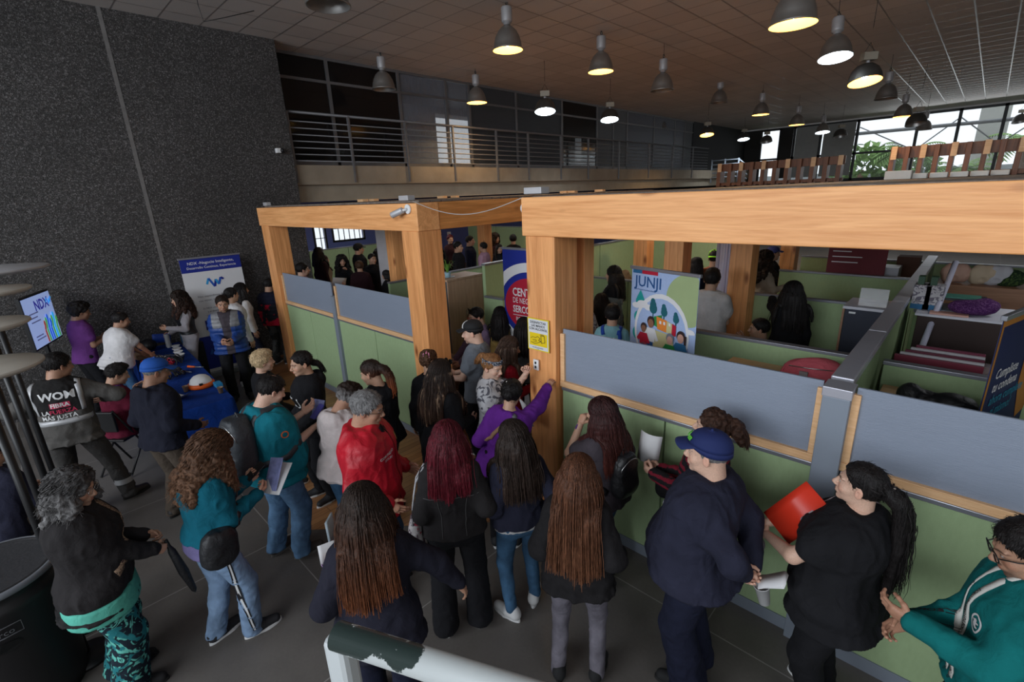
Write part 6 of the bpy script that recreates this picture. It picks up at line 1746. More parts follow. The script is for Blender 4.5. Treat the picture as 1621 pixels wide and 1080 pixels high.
# 26 cap man grey tee
P = person('person in grey T-shirt and black cap with white front holding paper', (751, 508), 1.74, -72, 'm', w=1.08, skin='light', q=2, head=(-8, 6), hair=('short', 'black', dict(cap=1, t=.003)), beard=.5, L=(-.14, .36, 1.08), R=(.12, .30, 1.05), lh='grip', top=dict(m=GREYT, name='tee_shirt', sleeve=.5), bottom=dict(m=BLK), shoes=BSH)
cap_hat(P, mat('black_twill', (.012, .012, .013), .8), front=mat('white_twill', (.6, .6, .6), .8))
sheet(wp(P, hand_pt(P, -1)+np.array([0, .05, .08])), wd(P, (.8, .3, 0)), wd(P, (0, .2, 1)), .17, .20, 'paper_sheet', PAPER, 'white sheet held up by the man in the black and white cap', 'paper')
# 27 navy sweatshirt, jeans, white shoes
P = person('person in navy sweatshirt, blue jeans and white canvas shoes, long dark hair', (816, 669), 1.60, -20, 'f', w=1.04, skin='light', q=2, head=(-28, 6), hair=('long', 'dark', dict(len=.42, tip=(.045, .028, .022), wave=.02)), L=(-.20, .15, .93), R=(.24, -.02, .95),
           top=dict(m=NAVY, name='sweatshirt', t=.026, hem=-.02, fold=.011), bottom=dict(m=JEAN, style='slim', fold=.008, crop=.12), shoes=WSH, feet=((-.11, .0), (.13, .08)), footyaw=(20, -20))
RT, pel = P.T
v = Vox((-.3, -.3, .8), (.3, .3, 1.05), .011); v.loft((np.eye(3), pel), [-.055, .02], [P.A[2]+.012]*2, [P.B[2]+.012]*2, [0, 0], None, None, k=.02, flat=True)
V, F = v.mesh(); to_obj('undershirt', [(smooth(V, F, 1)*P.s, F)], WHITE, P.root)
# 28 long straight brown hair, black sweater, grey jeans
P = person('person with very long straight chestnut hair, black sweater and grey jeans', (915, 727), 1.62, 8, 'f', w=1.03, skin='light', q=2, head=(0, 6), hair=('long', 'chestnut', dict(len=.60, t=.014, vol=1.05, tip=(.15, .062, .032), arc=92, wave=0, locks=260)), L=(-.22, .16, 1.02), R=(.24, .12, .98),
           top=dict(m=cloth('black_chunky_knit', 'knit', (.013, .012, .013), s=30), name='sweater', t=.030, hem=-.12, fold=.012), bottom=dict(m=GREYJ, style='slim', fold=.010), shoes=KSH, stance=.13)
# 29 charcoal tee, leather backpack
P = person('person in charcoal T-shirt with dark red hair and black leather backpack', (957, 632), 1.62, -52, 'f', w=1.18, skin='mid', q=2, head=(-16, 4), hair=('long', (.03, .010, .010), dict(len=.42, tip=(.10, .025, .018), front=0)), L=(-.02, .22, 1.42), R=(.22, .10, .98), lh='fist', lhint=(-.5, .2, -1),
           top=dict(m=CHAR, name='tee_shirt', sleeve=.5, t=.020), bottom=dict(m=JEANW, style='regular'), shoes=BSH)
e = P.wr[-1]; MB().tube([tuple((e+np.array([.030*cos(a), .006, .030*sin(a)])-nrm(P.wr[-1]-P.el[-1])*.03)*P.s) for a in np.linspace(0, 2*pi, 16)], .006, 6, cap=False).build('wristband', cloth('purple_band', 'knit', (.10, .04, .22)), P.root)
backpack(P, LEATH, 'small black leather backpack on the woman with dark red hair', w=.12, d=.065, h=.17, c=(0, -.20, .22))
# 30 striped cardigan, ponytail
P = person('person in black and red striped knit with brown ponytail and fringe', (1127, 651), 1.66, -78, 'f', w=1.08, skin='light', q=2, head=(-4, -8), hair=('pony', (.045, .022, .015), dict(len=.16, vol=1.7, h=.06, curl=1, t=.013)), L=(-.06, .34, 1.14), R=(.06, .33, 1.12), lh='grip', rh='grip', lpalm=(1, 0, .3), rpalm=(-1, 0, .3),
           top=dict(m=STR, name='cardigan', t=.022), bottom=dict(m=BLK, style='regular'), shoes=WSH)
mb = MB(); mb.tube([(.022*cos(a), -.120, .06+.022*sin(a)) for a in np.linspace(0, 2*pi, 14)], .009, 6, cap=False); in_head(P, mb).build('hair_tie', mat('black_rib', (.02, .02, .025), .7), P.root)
sheet(wp(P, hand_pt(P, -1)+np.array([.06, .02, .10])), wd(P, (0, 1, .1)), wd(P, (0, -.1, 1)), .16, .24, 'paper_sheet', PAPER, 'folded white sheet standing in the hands of the woman in stripes', 'paper', bend=.03)
handbag(P, (.14, .24, .03), (.05, .15, .11), SILK, 'black handbag hanging before the woman in stripes', band=[(-.08, -.04, .49), (.02, .12, .40), (.12, .14, .25), (.15, .16, .13)], R=.2)
# 31 navy cap man
P = person('person in navy cap and dark sweatshirt with hands behind the back', (1128, 686), 1.76, -76, 'm', w=1.34, belly=.13, skin='light', q=2, head=(-4, 0), hair=('short', 'grey', dict(cap=1, t=.004)), L=(-.08, -.24, .98), R=(.06, -.26, .94), lhint=(-1, -.7, 0), rhint=(1, -.7, 0), lh='grip', rh='grip', lpalm=(0, -1, .3), rpalm=(0, -1, .3),
           top=dict(m=NAVY, name='sweatshirt', t=.026, hem=-.10, fold=.010), bottom=dict(m=NAVYP, style='wide', fold=.012), shoes=KSH)
NC = P; M_CAPN = mat('navy_twill', (.012, .022, .10), .8)
ch = cap_hat(P, M_CAPN)
mb = MB(); mb.add([(-.015, .099, .085), (.015, .099, .085), (.012, .082, .105), (-.012, .082, .105)], [(0, 1, 2, 3)]); mb.add([(-.060, .079, .080), (-.032, .096, .080), (-.03, .084, .098), (-.055, .068, .098)], [(0, 1, 2, 3)])
in_head(P, mb).build('badge', mat('green_yellow_patch', (.10, .42, .05), .7, var=.8, vs=60), ch).modifiers.new('t', 'SOLIDIFY').thickness = .004
strap(P, [(-.10, .16, .325), (-.095, .165, .31)], .02, 'badge', mat('grey_thread', (.18, .18, .2), .7), lift=.003)
MB().tube([tuple(np.array([-.19, .10, .80])*P.s), tuple(np.array([-.20, .10, .74])*P.s)], .008, 6).build('zip_pull', mat('lime_cord', (.45, .8, .05), .5), P.root)
hp = wp(P, hand_pt(P, -1)+np.array([-.03, -.07, -.10])); cup(tuple(hp), 'white paper cup held behind the back of the man in the navy cap', .10, .038, mat('cup_paper', (.5, .5, .5), .7), R=Matrix.Rotation(radians(-14), 3, 'Y'))
sheet(wp(P, hand_pt(P, -1)+np.array([.0, -.09, .03])), wd(P, (.0, -.8, .55)), wd(P, (1, .1, .1)), .15, .10, 'paper_sheet', PAPER, 'fanned white papers held behind the back of the man in the navy cap', 'paper', stack=4, fan=.09)
# 32 red folder woman
P = person('person in black T-shirt with very long black ponytail holding a red folder', (1368, 736), 1.68, -80, 'f', w=1.42, belly=.06, skin='light', q=2, head=(-4, -6), hair=('pony', 'black', dict(len=.56, vol=1.7, h=.02, t=.009, locks=120)), L=(-.08, .37, 1.10), R=(-.02, .40, 1.14), lh='rest', rh='rest', lpalm=(.2, -1, 0), rpalm=(-.2, -1, 0), lhint=(-1, -.2, -.5), rhint=(1, -.2, -.5),
           top=dict(m=BLK, name='tee_shirt', sleeve=.52, t=.026, hem=-.14, fold=.010), bottom=dict(m=BLK, style='regular', fold=.012), shoes=BSH, stance=.12)
mb = MB()
for k in range(7):
    a = 2*pi*k/7; mb.ball((.026*cos(a), -.128, .02+.028*sin(a)), (.017, .014, .017), 8)
in_head(P, mb).build('scrunchie', cloth('cream_satin', 'shell', (.50, .42, .36)), P.root)
REDF = mat('red_folder_plastic', (.62, .035, .015), .35)
c = np.array(P.T[1])+np.array([-.03, .25, .36])
sheet(wp(P, c), wd(P, (.2, .75, .45)), wd(P, (.15, -.62, .85)), .20, .33, 'folder', REDF, 'red plastic folder hugged by the woman with the long black ponytail', 'folder', stack=2)
strap(P, [(.13, -.10, .42), (.10, -.02, .48), (.06, .08, .43), (-.04, .16, .30), (-.10, .18, .2)], .04, 'bag_strap', cloth('mauve_band', 'knit', (.36, .30, .33)))
c = wp(P, hand_pt(P, -1)+np.array([-.05, .03, -.09])); mb = MB(); mb.ball(tuple(c), (.06, .05, .06), 14); ob = world_thing('cloth_pouch', mb, cloth('mauve_bag', 'shell', (.24, .20, .22)), 'small mauve cloth pouch under the hands holding the red folder', 'pouch')
# 33 teal hoodie man with glasses, right edge
P = person('person in dark teal hoodie and black glasses at the right picture edge', (1682, 832), 1.74, -112, 'm', w=1.22, belly=.03, skin='tan', q=2, head=(-2, 20), hair=('short', 'black', dict(t=.014)), beard=.65, L=(-.10, .36, 1.13), R=(.00, .34, 1.05), lh='hold', rh='hold', lpalm=(.6, -.6, .2), rpalm=(-.6, -.6, .2), lhint=(-.6, -1, -.3),
           top=dict(m=TEALD, name='hoodie', hood=1, t=.026, fold=.010, hem=-.12), bottom=dict(m=NAVYP), shoes=KSH)
TH = P; glasses(P, M_GLS, r=.027, rim=.0026)
ZB = mat('white_zip_tape', (.55, .54, .50), .7)
for x in (-.022, .022): strap(P, [(x*1.8, .06, .50), (x*1.2, .12, .44), (x, .17, .36), (x, .19, .22), (x, .19, .05), (x, .18, -.08)], .026, 'zip_tape', ZB, lift=.005)
for i in range(5): 
    for x in (-.022, .022): print_text(P, 'ECKO UNLTD', .019, (x, .19, .35-.095*i), M_INKK, ux=(0, 0, -1), uy=(-1, 0, 0), nd=(0, 1, 0), bold=.02, lift=.009)
rr = [(.030*cos(a), .044*sin(a)) for a in np.linspace(0, 2*pi, 26, endpoint=False)]+[(.022*cos(a), .036*sin(a)) for a in np.linspace(0, 2*pi, 26, endpoint=False)]
project(P, rr, [(i, (i+1) % 26, 26+(i+1) % 26, 26+i) for i in range(26)], 'emblem', M_INKW, (-.105, .17, .30), (-1, 0, 0), (0, 0, 1), (0, 1, 0), .005)
rh_ = [(-.018, -.004), (-.014, .008), (-.004, .012), (.006, .010), (.010, .018), (.013, .008), (.019, .002), (.016, -.006), (.008, -.006), (.007, -.014), (.002, -.014), (.002, -.006), (-.007, -.006), (-.008, -.014), (-.013, -.014), (-.014, -.007)]
project(P, [(-y*1.1, x*1.2) for x, y in rh_], [tuple(range(16))], 'emblem', M_INKW, (-.105, .17, .30), (-1, 0, 0), (0, 0, 1), (0, 1, 0), .0055)
# 34 long ombre hair, blazer, walking away in front
P = person('person in dark blazer with long ombre hair walking, nearest the white rail', (570, 786), 1.66, 8, 'f', w=1.12, skin='mid', q=2, head=(-4, 8), lean=6, hair=('long', 'dark', dict(len=.46, t=.018, vol=1.25, tip=(.17, .055, .022), arc=112, wave=.02, locks=300)), R=(.46, .12, .92), rhint=(1, -.1, .4), rh='relaxed', L=(-.24, .22, 1.12), lh='grip',
           top=dict(m=cloth('dark_blazer_wool', 'knit', (.016, .016, .026)), name='blazer', t=.026, hem=-.14, fold=.008), bottom=dict(m=NAVYP, style='regular'), shoes=KSH, feet=((-.1, .22), (.1, -.12)))
hh = hand_pt(P, -1)
sheet(wp(P, hh+np.array([-.04, .06, .12])), wd(P, (.2, .9, 0)), wd(P, (0, .1, 1)), .10, .22, 'paper_sheet', mat('magazine', (.36, .42, .46), .5), 'tall folded booklet carried by the walking woman', 'booklet', stack=4)
sheet(wp(P, hh+np.array([-.06, .0, .04])), wd(P, (.9, .3, 0)), wd(P, (.2, .1, 1)), .10, .13, 'leaflet', PAPER, 'small white card below the tall booklet', 'card')
c = wp(P, hh+np.array([-.09, .02, -.13])); cup(tuple(c), 'white and purple cup held low by the walking woman', .11, .033, mat('purple_cup', (.40, .25, .5), .5, var=.7, vs=20), R=Matrix.Rotation(radians(20), 3, 'Y'))
# ------------------------------------------------------------------ people further inside the frames
def bg(label, at, h, psi, sex, topm, hair=('short', 'black'), q=1, **kw):
    kw.setdefault('skin', 'mid'); kw.setdefault('bottom', dict(m=BLK)); kw.setdefault('shoes', KSH if q else dict(m=MATS['black_suede'], laces=0))
    kw.setdefault('z0', .3); t = kw.pop('topk', {}); return person(label, at, h, psi, sex, hair=hair, top=dict(m=topm, **t), q=q, **kw)
P = bg('seated person in lilac shirt with red glasses, dark sunglasses on the head, by the cupboard', (756, 487), 1.70, -110, 'm', LILAC, sit=.80, z0=0, w=1.1, skin='light', L=(-.12, .34, .86), R=(.12, .34, .84), head=(0, 8))
glasses(P, mat('red_frame', (.5, .03, .05), .3), r=.02); glasses(P, M_GLS, up=1, r=.024, lens=MATS['dark_lens'], sunglasses=True)
bg('person with long black hair and mustard top, left of two before the round banner', (791, 487), 1.57, 10, 'f', MUST, ('long', 'black', dict(len=.34)), z0=0)
bg('person with long black hair beside the sign post, right of two before the round banner', (829, 504), 1.58, 6, 'f', GREYJ2, ('long', 'black', dict(len=.36)), z0=0)
bg('person in white printed top with black bob raising an arm behind the sign post', (918, 456), 1.64, 8, 'f', cloth('white_print_top', 'print', (.52, .50, .52), (.15, .14, .16), ws=12), ('long', 'black', dict(len=.20)), L=(-.22, .12, 1.60), lhint=(-1, -.3, 0), topk=dict(sleeve=.5))
bg('person with short dark hair, face just above the grey board beside the sign post', (903, 496), 1.70, 130, 'm', WHITE, z0=0, head=(-10, 20), skin='mid')
bg('person with full dark hair between white printed top and pale blue tee', (952, 466), 1.46, -20, 'f', BLK, ('long', 'dark', dict(len=.25, vol=1.3)))
P = bg('person in pale blue tee with blue straps behind the grey board', (970, 484), 1.52, 8, 'm', PALEB, w=1.0, topk=dict(sleeve=.5), hair=('short', 'black', dict(t=.02, top=1)))
for sd in (-1, 1): strap(P, [(sd*.09, -.10, .42), (sd*.10, -.06, .48), (sd*.10, .04, .48), (sd*.115, .11, .34)], .045, 'shoulder_strap', mat('blue_webbing', (.012, .06, .38), .7))
strap(P, [(.12, -.12, .2), (.12, -.13, .34), (.10, -.08, .47)], .045, 'shoulder_strap', MATS['blue_webbing'])
bg('standing person in black coat and white top with long black hair, looking left', (972, 422), 1.66, -84, 'f', BLK, ('long', 'black', dict(len=.42)), skin='light', topk=dict(hem=-.16, t=.03, zones=(lambda lc, C, P_: np.where((np.abs(lc[:, 0]) < .06) & (lc[:, 1] > 0), 1, 0), [WHITE])))
bg('person with blond hair low behind the woman in the black coat', (990, 428), 1.36, -60, 'f', BLK, ('long', (.3, .18, .09), dict(len=.2)), q=0)
bg('person in plain white T-shirt seen from behind, right of the children banner', (1126, 428), 1.76, 14, 'm', WHITE, ('short', 'black', dict(t=.016, top=1)), w=1.15, topk=dict(sleeve=.52, hem=-.12, t=.028), L=(-.15, .3, 1.1), R=(.15, .3, 1.1), lean=6)
P = bg('person in lime green cap worn backwards', (1132, 397), 1.76, 10, 'm', cloth('orange_brown', 'knit', (.42, .16, .09)), skin='mid', q=1, topk=dict(sleeve=.3)); cap_hat(P, mat('lime_cap', (.28, .75, .03), .7), ang=180)
P = bg('person in red cap behind the lime green cap', (1126, 388), 1.74, 0, 'm', BLK, q=0, atxy=(-3.95, 9.75)); cap_hat(P, mat('red_cap', (.45, .01, .02), .7))
bg('person with long dark hair in navy, left of the lime cap', (1103, 408), 1.66, 60, 'f', NAVYP, ('long', 'black', dict(len=.2)), q=0)

bg('person in cream top with long curly dark hair behind the second green partition', (1212, 399), 1.70, 62, 'f', CREAM, ('curly', 'dark', dict(len=.36, locks=60)), R=(.12, .34, 1.15), atxy=None)
P = bg('person in dark blue cap between two pine posts at the back', (1224, 391), 1.67, 70, 'm', BLK, q=0, hair=('short', 'black', dict(cap=1, t=.003))); cap_hat(P, mat('slate_blue_cap', (.05, .06, .2), .7))
bg('person in black with long black hair resting a hand on the green partition', (1257, 447), 1.66, -24, 'f', BLK, ('long', 'black', dict(len=.42)), L=Vector((-1.85, 6.75, 1.68)), lh='rest', lpalm=(0, 0, -1), lhint=(-.5, .2, -1), topk=dict(hem=-.14, t=.026))
bg('seated person with dark hair and a hand at the mouth below the woman in black', (1205, 507), 1.66, -95, 'm', BLK, sit=.46, L=(-.05, .20, .98), lh='fist')
bg('person whose face shows just above a far green partition near the clear stand', (1364, 422), 1.40, 150, 'f', BLK, ('short', 'dark'), q=0)
bg('bearded person in pale shirt standing at the left end of the grey board', (476, 413), 1.90, 78, 'm', PINKS, z0=0, atxy=(-9.72, 3.98), beard=.9, skin='light')
bg('person in cream top with long brown hair behind the left grey board', (512, 405), 1.55, 70, 'f', CREAM, ('long', 'brown', dict(len=.3)), skin='light')
P = bg('person with wavy black hair and a hand at the mouth behind the left grey board', (540, 405), 1.60, 168, 'f', BLK, ('curly', 'black', dict(len=.28, locks=40)), L=(-.04, .22, 1.38), lhint=(-.5, .2, -1), lh='fist', R=(.14, .3, 1.1))
sheet(wp(P, (.22, .36, 1.1)), wd(P, (1, .2, .2)), wd(P, (0, .3, 1)), .3, .3, 'paper_sheet', PAPER, 'white sheet before the wavy-haired person behind the left grey board', 'paper')
P = bg('tall person in black cap and black jacket under the barred window', (566, 386), 1.76, 72, 'm', BLK, topk=dict(t=.03)); cap_hat(P, MATS['black_twill'])
bg('person in dark maroon seen from behind in the middle of the left crowd', (568, 414), 1.50, 5, 'm', BRD, ('short', 'brown', dict(t=.02)), w=1.2)
bg('person in black with face turned right, left of the white board', (588, 402), 1.60, 150, 'm', BLK)
bg('person in black with long hair facing the white board', (604, 392), 1.62, 175, 'f', BLK, ('long', 'black', dict(len=.3)), skin='light')
bg('tall dark-haired person looking down beside the white board', (599, 376), 1.84, 130, 'm', BLK, q=0, head=(0, 20))
bg('grey-haired person with glasses at the right end of the left crowd', (627, 413), 1.50, -100, 'm', NAVY2, ('short', 'dark', dict(greyside=1)), skin='tan')
bg('dark-haired person bent low before the grey-haired one', (611, 428), 1.36, -70, 'f', BLK, ('long', 'black', dict(len=.1)), q=0)
bg('dark figure at the green screen under the small window', (503, 392), 1.76, 60, 'f', BRD, ('long', 'black', dict(len=.3)), q=0)
M_LIST = [((697, 392), 1.56, 178, 'f', ('long', 'black', dict(len=.3)), BLK, 'long-haired person facing forward just right of the frame corner post'),
          ((688, 402), 1.50, 150, 'f', ('long', 'dark', dict(len=.2)), REDT, 'person in dark red beside the frame corner post, above the cupboard'),
          ((724, 383), 1.72, 110, 'm', ('short', 'black'), BLK, 'man in black with a thin necklace above the cupboard'),
          ((712, 372), 1.72, 160, 'f', ('short', 'burgundy', dict(t=.02)), BRD, 'person with dark red hair at the back above the cupboard'),
          ((743, 374), 1.76, 100, 'm', ('short', 'black'), NAVYP, 'man in navy left of the pink shirt'),
          ((765, 384), 1.64, -60, 'm', ('short', 'black'), PINKS, 'person in pink shirt seen from behind above the cupboard'),
          ((790, 387), 1.58, 165, 'f', ('long', 'dark', dict(len=.3)), BLK, 'person in black holding paper left of the round banner'),
          ((812, 372), 1.70, 0, 'm', ('short', 'black', dict(t=.02)), BLK, 'person in black seen from behind above the round banner'),
          ((783, 370), 1.76, 120, 'f', ('curly', 'dark', dict(len=.15, locks=0)), BRD, 'person beside the deep pine post above the round banner')]
for at_, h_, ps_, sx__, hr_, tm_, lb_ in M_LIST: bg(lb_, at_, h_, ps_, sx__, tm_, hr_, q=0)
# ================================================================== furniture, banners and small things
BLUEC = cloth('royal_blue_cloth', 'knit', (.006, .035, .21)); M_OAK = wood('beech_laminate', (.55, .36, .24), (.42, .26, .17), 2, scale=1.5, knots=False)
M_OAKD = wood('desk_laminate', (.30, .15, .085), (.20, .095, .05), 0, scale=1.2, knots=False); M_TEALP = mat('blue_grey_side', (.05, .095, .12), .6); M_NAVYC = mat('dark_navy_board', (.018, .022, .038), .6)
M_WTOP = mat('white_laminate', (.52, .52, .58), .35); M_CARD = mat('cardboard', (.30, .19, .12), .85); M_ORG = mat('orange_plastic', (.75, .12, .015), .4)
CW = mat('ink_white', (.66, .66, .68), .6, var=.03); CB = mat('ink_blue', (.012, .025, .24), .5); CR = mat('ink_red', (.40, .012, .035), .5)
def table(x0, y0, x1, y1, rz, label):
    """trestle table under a floor-length cloth with soft folds"""
    cx, cy = (x0+x1)/2, (y0+y1)/2; w, d = abs(x1-x0)/2, abs(y1-y0)/2
    t = thing('folding_table', label, 'table', (cx, cy, 0), rz)
    MB().bb((-w+.02, -d+.02, .70), (w-.02, d-.02, .735)).build('tabletop', M_WTOP, t)
    for sx_ in (-1, 1):
        for sy_ in (-1, 1): MB().tube([(sx_*(w-.15), sy_*(d-.1), 0), (sx_*(w-.15), sy_*(d-.1), .70)], .014, 6).build('leg', M_RAIL, t)
    n = 90; vs = []; per = []
    P_2 = [(-w, -d), (w, -d), (w, d), (-w, d)]
    for i in range(4):
        a, b = P_2[i], P_2[(i+1) % 4]; m_ = int(28*(hypot(b[0]-a[0], b[1]-a[1])/1.8))+6
        for k in range(m_): f = k/m_; per.append((a[0]+(b[0]-a[0])*f, a[1]+(b[1]-a[1])*f))
    m_ = len(per); rows = [(0, .745), (.004, .74), (.01, .70), (.03, .35), (.05, .03)]
    for e, z in rows:
        for j, (x, y) in enumerate(per):
            fo = (sin(j*1.15)+.5*sin(j*2.3+1))*.016*(1-z/.745)
            l = 1+(e+fo)/max(w, d); lx = x+(1 if x > 0 else -1)*(e+fo)*(abs(x) > w*.98); ly = y+(1 if y > 0 else -1)*(e+fo)*(abs(y) > d*.98)
            vs.append((lx, ly, z))
    mb = MB(); mb.add(vs, [(i*m_+j, (i+1)*m_+j, (i+1)*m_+(j+1) % m_, i*m_+(j+1) % m_) for i in range(len(rows)-1) for j in range(m_)], True)
    mb.add([(x, y, .7452) for x, y in per], [tuple(range(m_))])
    c = mb.build('tablecloth', BLUEC); c.location = (cx, cy, 0); c.rotation_euler.z = rz
    tag(c, label.replace('folding table under', 'draped').replace('the near blue cloth', 'near blue cloth facing the blond person').replace('the far blue cloth', 'far blue cloth by the dark wall') if False else ('blue cloth over the near table, hanging in folds at its front end' if 'near' in label else 'blue cloth over the far table beside the dark wall'), 'tablecloth')
    return t
table(-8.35, .84, -6.46, 1.56, radians(-3), 'near folding table under blue cloth, strewn with harness and leaflets')
table(-10.12, .98, -8.42, 1.68, radians(-3), 'far folding table under blue cloth, with bowls')
TZ = .75
def on_table(u, v, z=TZ): return atz(u, v, z)
# safety helmet with orange band
p = on_table(318, 606, .80); t = thing('safety_helmet', 'white safety helmet with orange band on the blue table', 'helmet', (p.x, p.y, TZ))
MB().lathe([(.135, .03), (.13, .07), (.115, .11), (.08, .145), (.04, .16), (0, .163)], 32).build('shell', M_WHITE, t)
MB().lathe([(.11, .0), (.15, .0), (.16, .02), (.158, .05), (.14, .062), (.13, .05)], 32).build('band', M_ORG, t)
MB().bb((.09, -.05, .05), (.15, -.01, .08)).build('clip', M_BLACKP, t)
o = tag(MB().bb((-.16, -.12, 0), (.16, .12, .05)).build('orange_pouch', M_ORG, bevel=.02), 'orange pouch lying behind the royal blue cap', 'pouch'); o.location = (on_table(240, 576).x, on_table(240, 576).y, TZ)
# climbing harness straps
def loopmb(c, n, rad, r=.012, seed=0, zmax=.09):
    rg = np.random.default_rng(seed); mb = MB()
    for k in range(n):
        a0 = rg.uniform(0, 6.28); cx, cy = rg.normal(size=2)*rad*.45; rx, ry = rg.uniform(.3, .9, 2)*rad
        mb.tube([(cx+rx*cos(a), cy+ry*sin(a+a0*.3), .02+zmax*abs(sin(a*1.5+a0))) for a in np.linspace(a0, a0+rg.uniform(3, 6), 22)], r, 6, flat=.4)
    return mb
for (u, v, nm, m_, n, rd, sd_, lb) in ((270, 575, 'harness', SILK, 9, .19, 1, 'tangle of black harness straps in the middle of the near blue table'), (262, 600, 'harness', SILK, 9, .17, 2, 'black harness webbing heaped near the blue-capped man'), (272, 583, 'strap_loop', CR, 3, .12, 3, 'red strap loops among the black harness')):
    p = on_table(u, v); o = loopmb(None, n, rd, .014, sd_).build(nm, m_); o.location = (p.x, p.y, TZ); tag(o, lb, 'harness')
for i, (u, v, rz, lb) in enumerate(((308, 583, .5, 'orange and black hand tool lying right of the harness'), (292, 590, .3, 'orange hand tool nearest the helmet'))):
    p = on_table(u, v); t = thing('hand_tool', lb, 'tool', (p.x, p.y, TZ), rz)
    MB().tube([(-.12, 0, .02), (.02, 0, .02)], [.018, .014], 8).build('handle', M_ORG, t); MB().tube([(.02, 0, .02), (.15, .02, .02)], [.012, .006], 8).build('shaft', M_RAIL, t)
for (u, v, lb) in ((295, 620, 'brown paper cup left of the white leaflet'), (350, 622, 'brown paper cup at the front corner of the blue table')):
    p = on_table(u, v); cup((p.x, p.y, TZ), lb, .075, .034, M_CARD, name='paper_cup')
p = on_table(346, 612); o = tag(MB().bb((-.07, -.04, 0), (.07, .04, .06)).build('card_box', mat('sky_blue_card', (.02, .22, .45), .5), bevel=.004, loc=(p.x, p.y, TZ)), 'small sky blue box beside the front paper cup', 'box')
p = on_table(283, 632); t = thing('brochure', 'open white brochure folded upward on the near blue table', 'brochure', (p.x, p.y, TZ), radians(20))
MB().add([(-.24, -.1, .004), (0, -.1, .004), (0, .11, .004), (-.24, .11, .004)], [(0, 1, 2, 3)]).build('page', PAPER, t); MB().add([(0, -.1, .004), (.2, -.1, .10), (.2, .11, .10), (0, .11, .004)], [(0, 1, 2, 3)]).build('page', PAPER, t)
p = on_table(258, 628); tag(MB().bb((-.10, -.02, 0), (.10, .02, .01)).build('pen_case', M_BLACKP, loc=(p.x, p.y, TZ), rot=(0, 0, .3)), 'thin black case left of the open brochure', 'case')
for i, (u, v, r_, lb) in enumerate(((247, 556, .075, 'nearest white bowl on the far blue table'), (243, 548, .07, 'second white bowl of the row on the far blue table'), (238, 541, .07, 'third white bowl along the far blue table'), (233, 535, .065, 'farthest white bowl of the row'))):
    p = on_table(u, v); p.x = -9.0-.22*i; p.y = 1.50+.03*i; o = MB().lathe([(0, 0), (r_*.5, 0), (r_, .045), (r_*.97, .047), (r_*.48, .008), (0, .008)], 24).build('bowl', M_WHITE, loc=(p.x, p.y, TZ)); tag(o, lb, 'bowl', 'white bowls on the far table')
for i, (u, v, rz, lb) in enumerate(((254, 565, .3, 'white slip between the bowls and the harness'), (273, 568, -.2, 'white card right of the small white slip'), (240, 571, .1, 'white plate by the brown box'))):
    p = on_table(u, v); tag(MB().bb((-.09, -.04, 0), (.09, .04, .008)).build('white_card', PAPER, loc=(p.x, p.y, TZ), rot=(0, 0, rz)), lb, 'card')
p = on_table(224, 566); tag(MB().bb((-.15, -.10, 0), (.15, .10, .07)).build('cardboard_box', M_CARD, bevel=.003, loc=(p.x, p.y, TZ), rot=(0, 0, .2)), 'open brown cardboard box on the far blue table', 'box')
p = on_table(226, 558); o = MB().ball((0, 0, .11), (.16, .12, .10), 14).build('black_bag', SILK, loc=(max(p.x, -9.9), 1.25, TZ)); tag(o, 'soft black bag behind the cardboard box', 'bag')
for i in range(5):
    pass
p = Vector((-9.8, 1.52, TZ)); mb = MB()
for k in range(14): mb.lathe([(.030, .0+k*.017), (.042, .022+k*.017), (.044, .024+k*.017)], 16)
tag(mb.build('cup_stack', M_WHITE, loc=p), 'leaning stack of white cups at the back of the far blue table', 'cups')
t = thing('water_bottle', 'large blue water bottle standing by the dark wall', 'water bottle', (-9.9, 1.86, .74))
MB().lathe([(0, 0), (.12, 0), (.13, .02), (.13, .28), (.12, .31), (.05, .37), (.03, .38), (.03, .40)], 28).build('bottle', mat('blue_pet', (.06, .22, .42), .1, alpha=.75), t); MB().lathe([(0, .42), (.032, .42), (.032, .395)], 16).build('bottle_cap', CB, t)
tag(MB().bb((-.16, -.16, 0), (.16, .16, .74)).build('water_stand', M_BLACKP, bevel=.01, loc=(-9.9, 1.86, 0)), 'black stand under the blue water bottle', 'stand')
# folding chair by the seated young man
t = thing('folding_chair', 'black folding chair under the young person in maroon', 'chair', (-7.1, .42, 0), radians(40))
MB().bb((-.2, -.2, .45), (.2, .2, .48)).build('seat', M_BLACKP, t, bevel=.01); MB().bb((-.2, -.24, .6), (.2, -.21, .85)).build('backrest', M_BLACKP, t, bevel=.01)
for x in (-.19, .19): MB().tube([(x, .2, 0), (x, -.22, .86)], .012, 6).build('leg', M_BLACKP, t); MB().tube([(x, -.24, 0), (x, .15, .46)], .012, 6).build('leg', M_BLACKP, t)
t = thing('folding_chair', 'dark chair under the seated person at the left picture edge', 'chair', (-5.62, -.62, 0), radians(35))
MB().bb((-.22, -.22, .40), (.22, .22, .44)).build('seat', M_BLACKP, t, bevel=.01)
for x in (-.2, .2):
    for y in (-.2, .2): MB().tube([(x, y, 0), (x, y, .40)], .014, 6).build('leg', M_BLACKP, t)

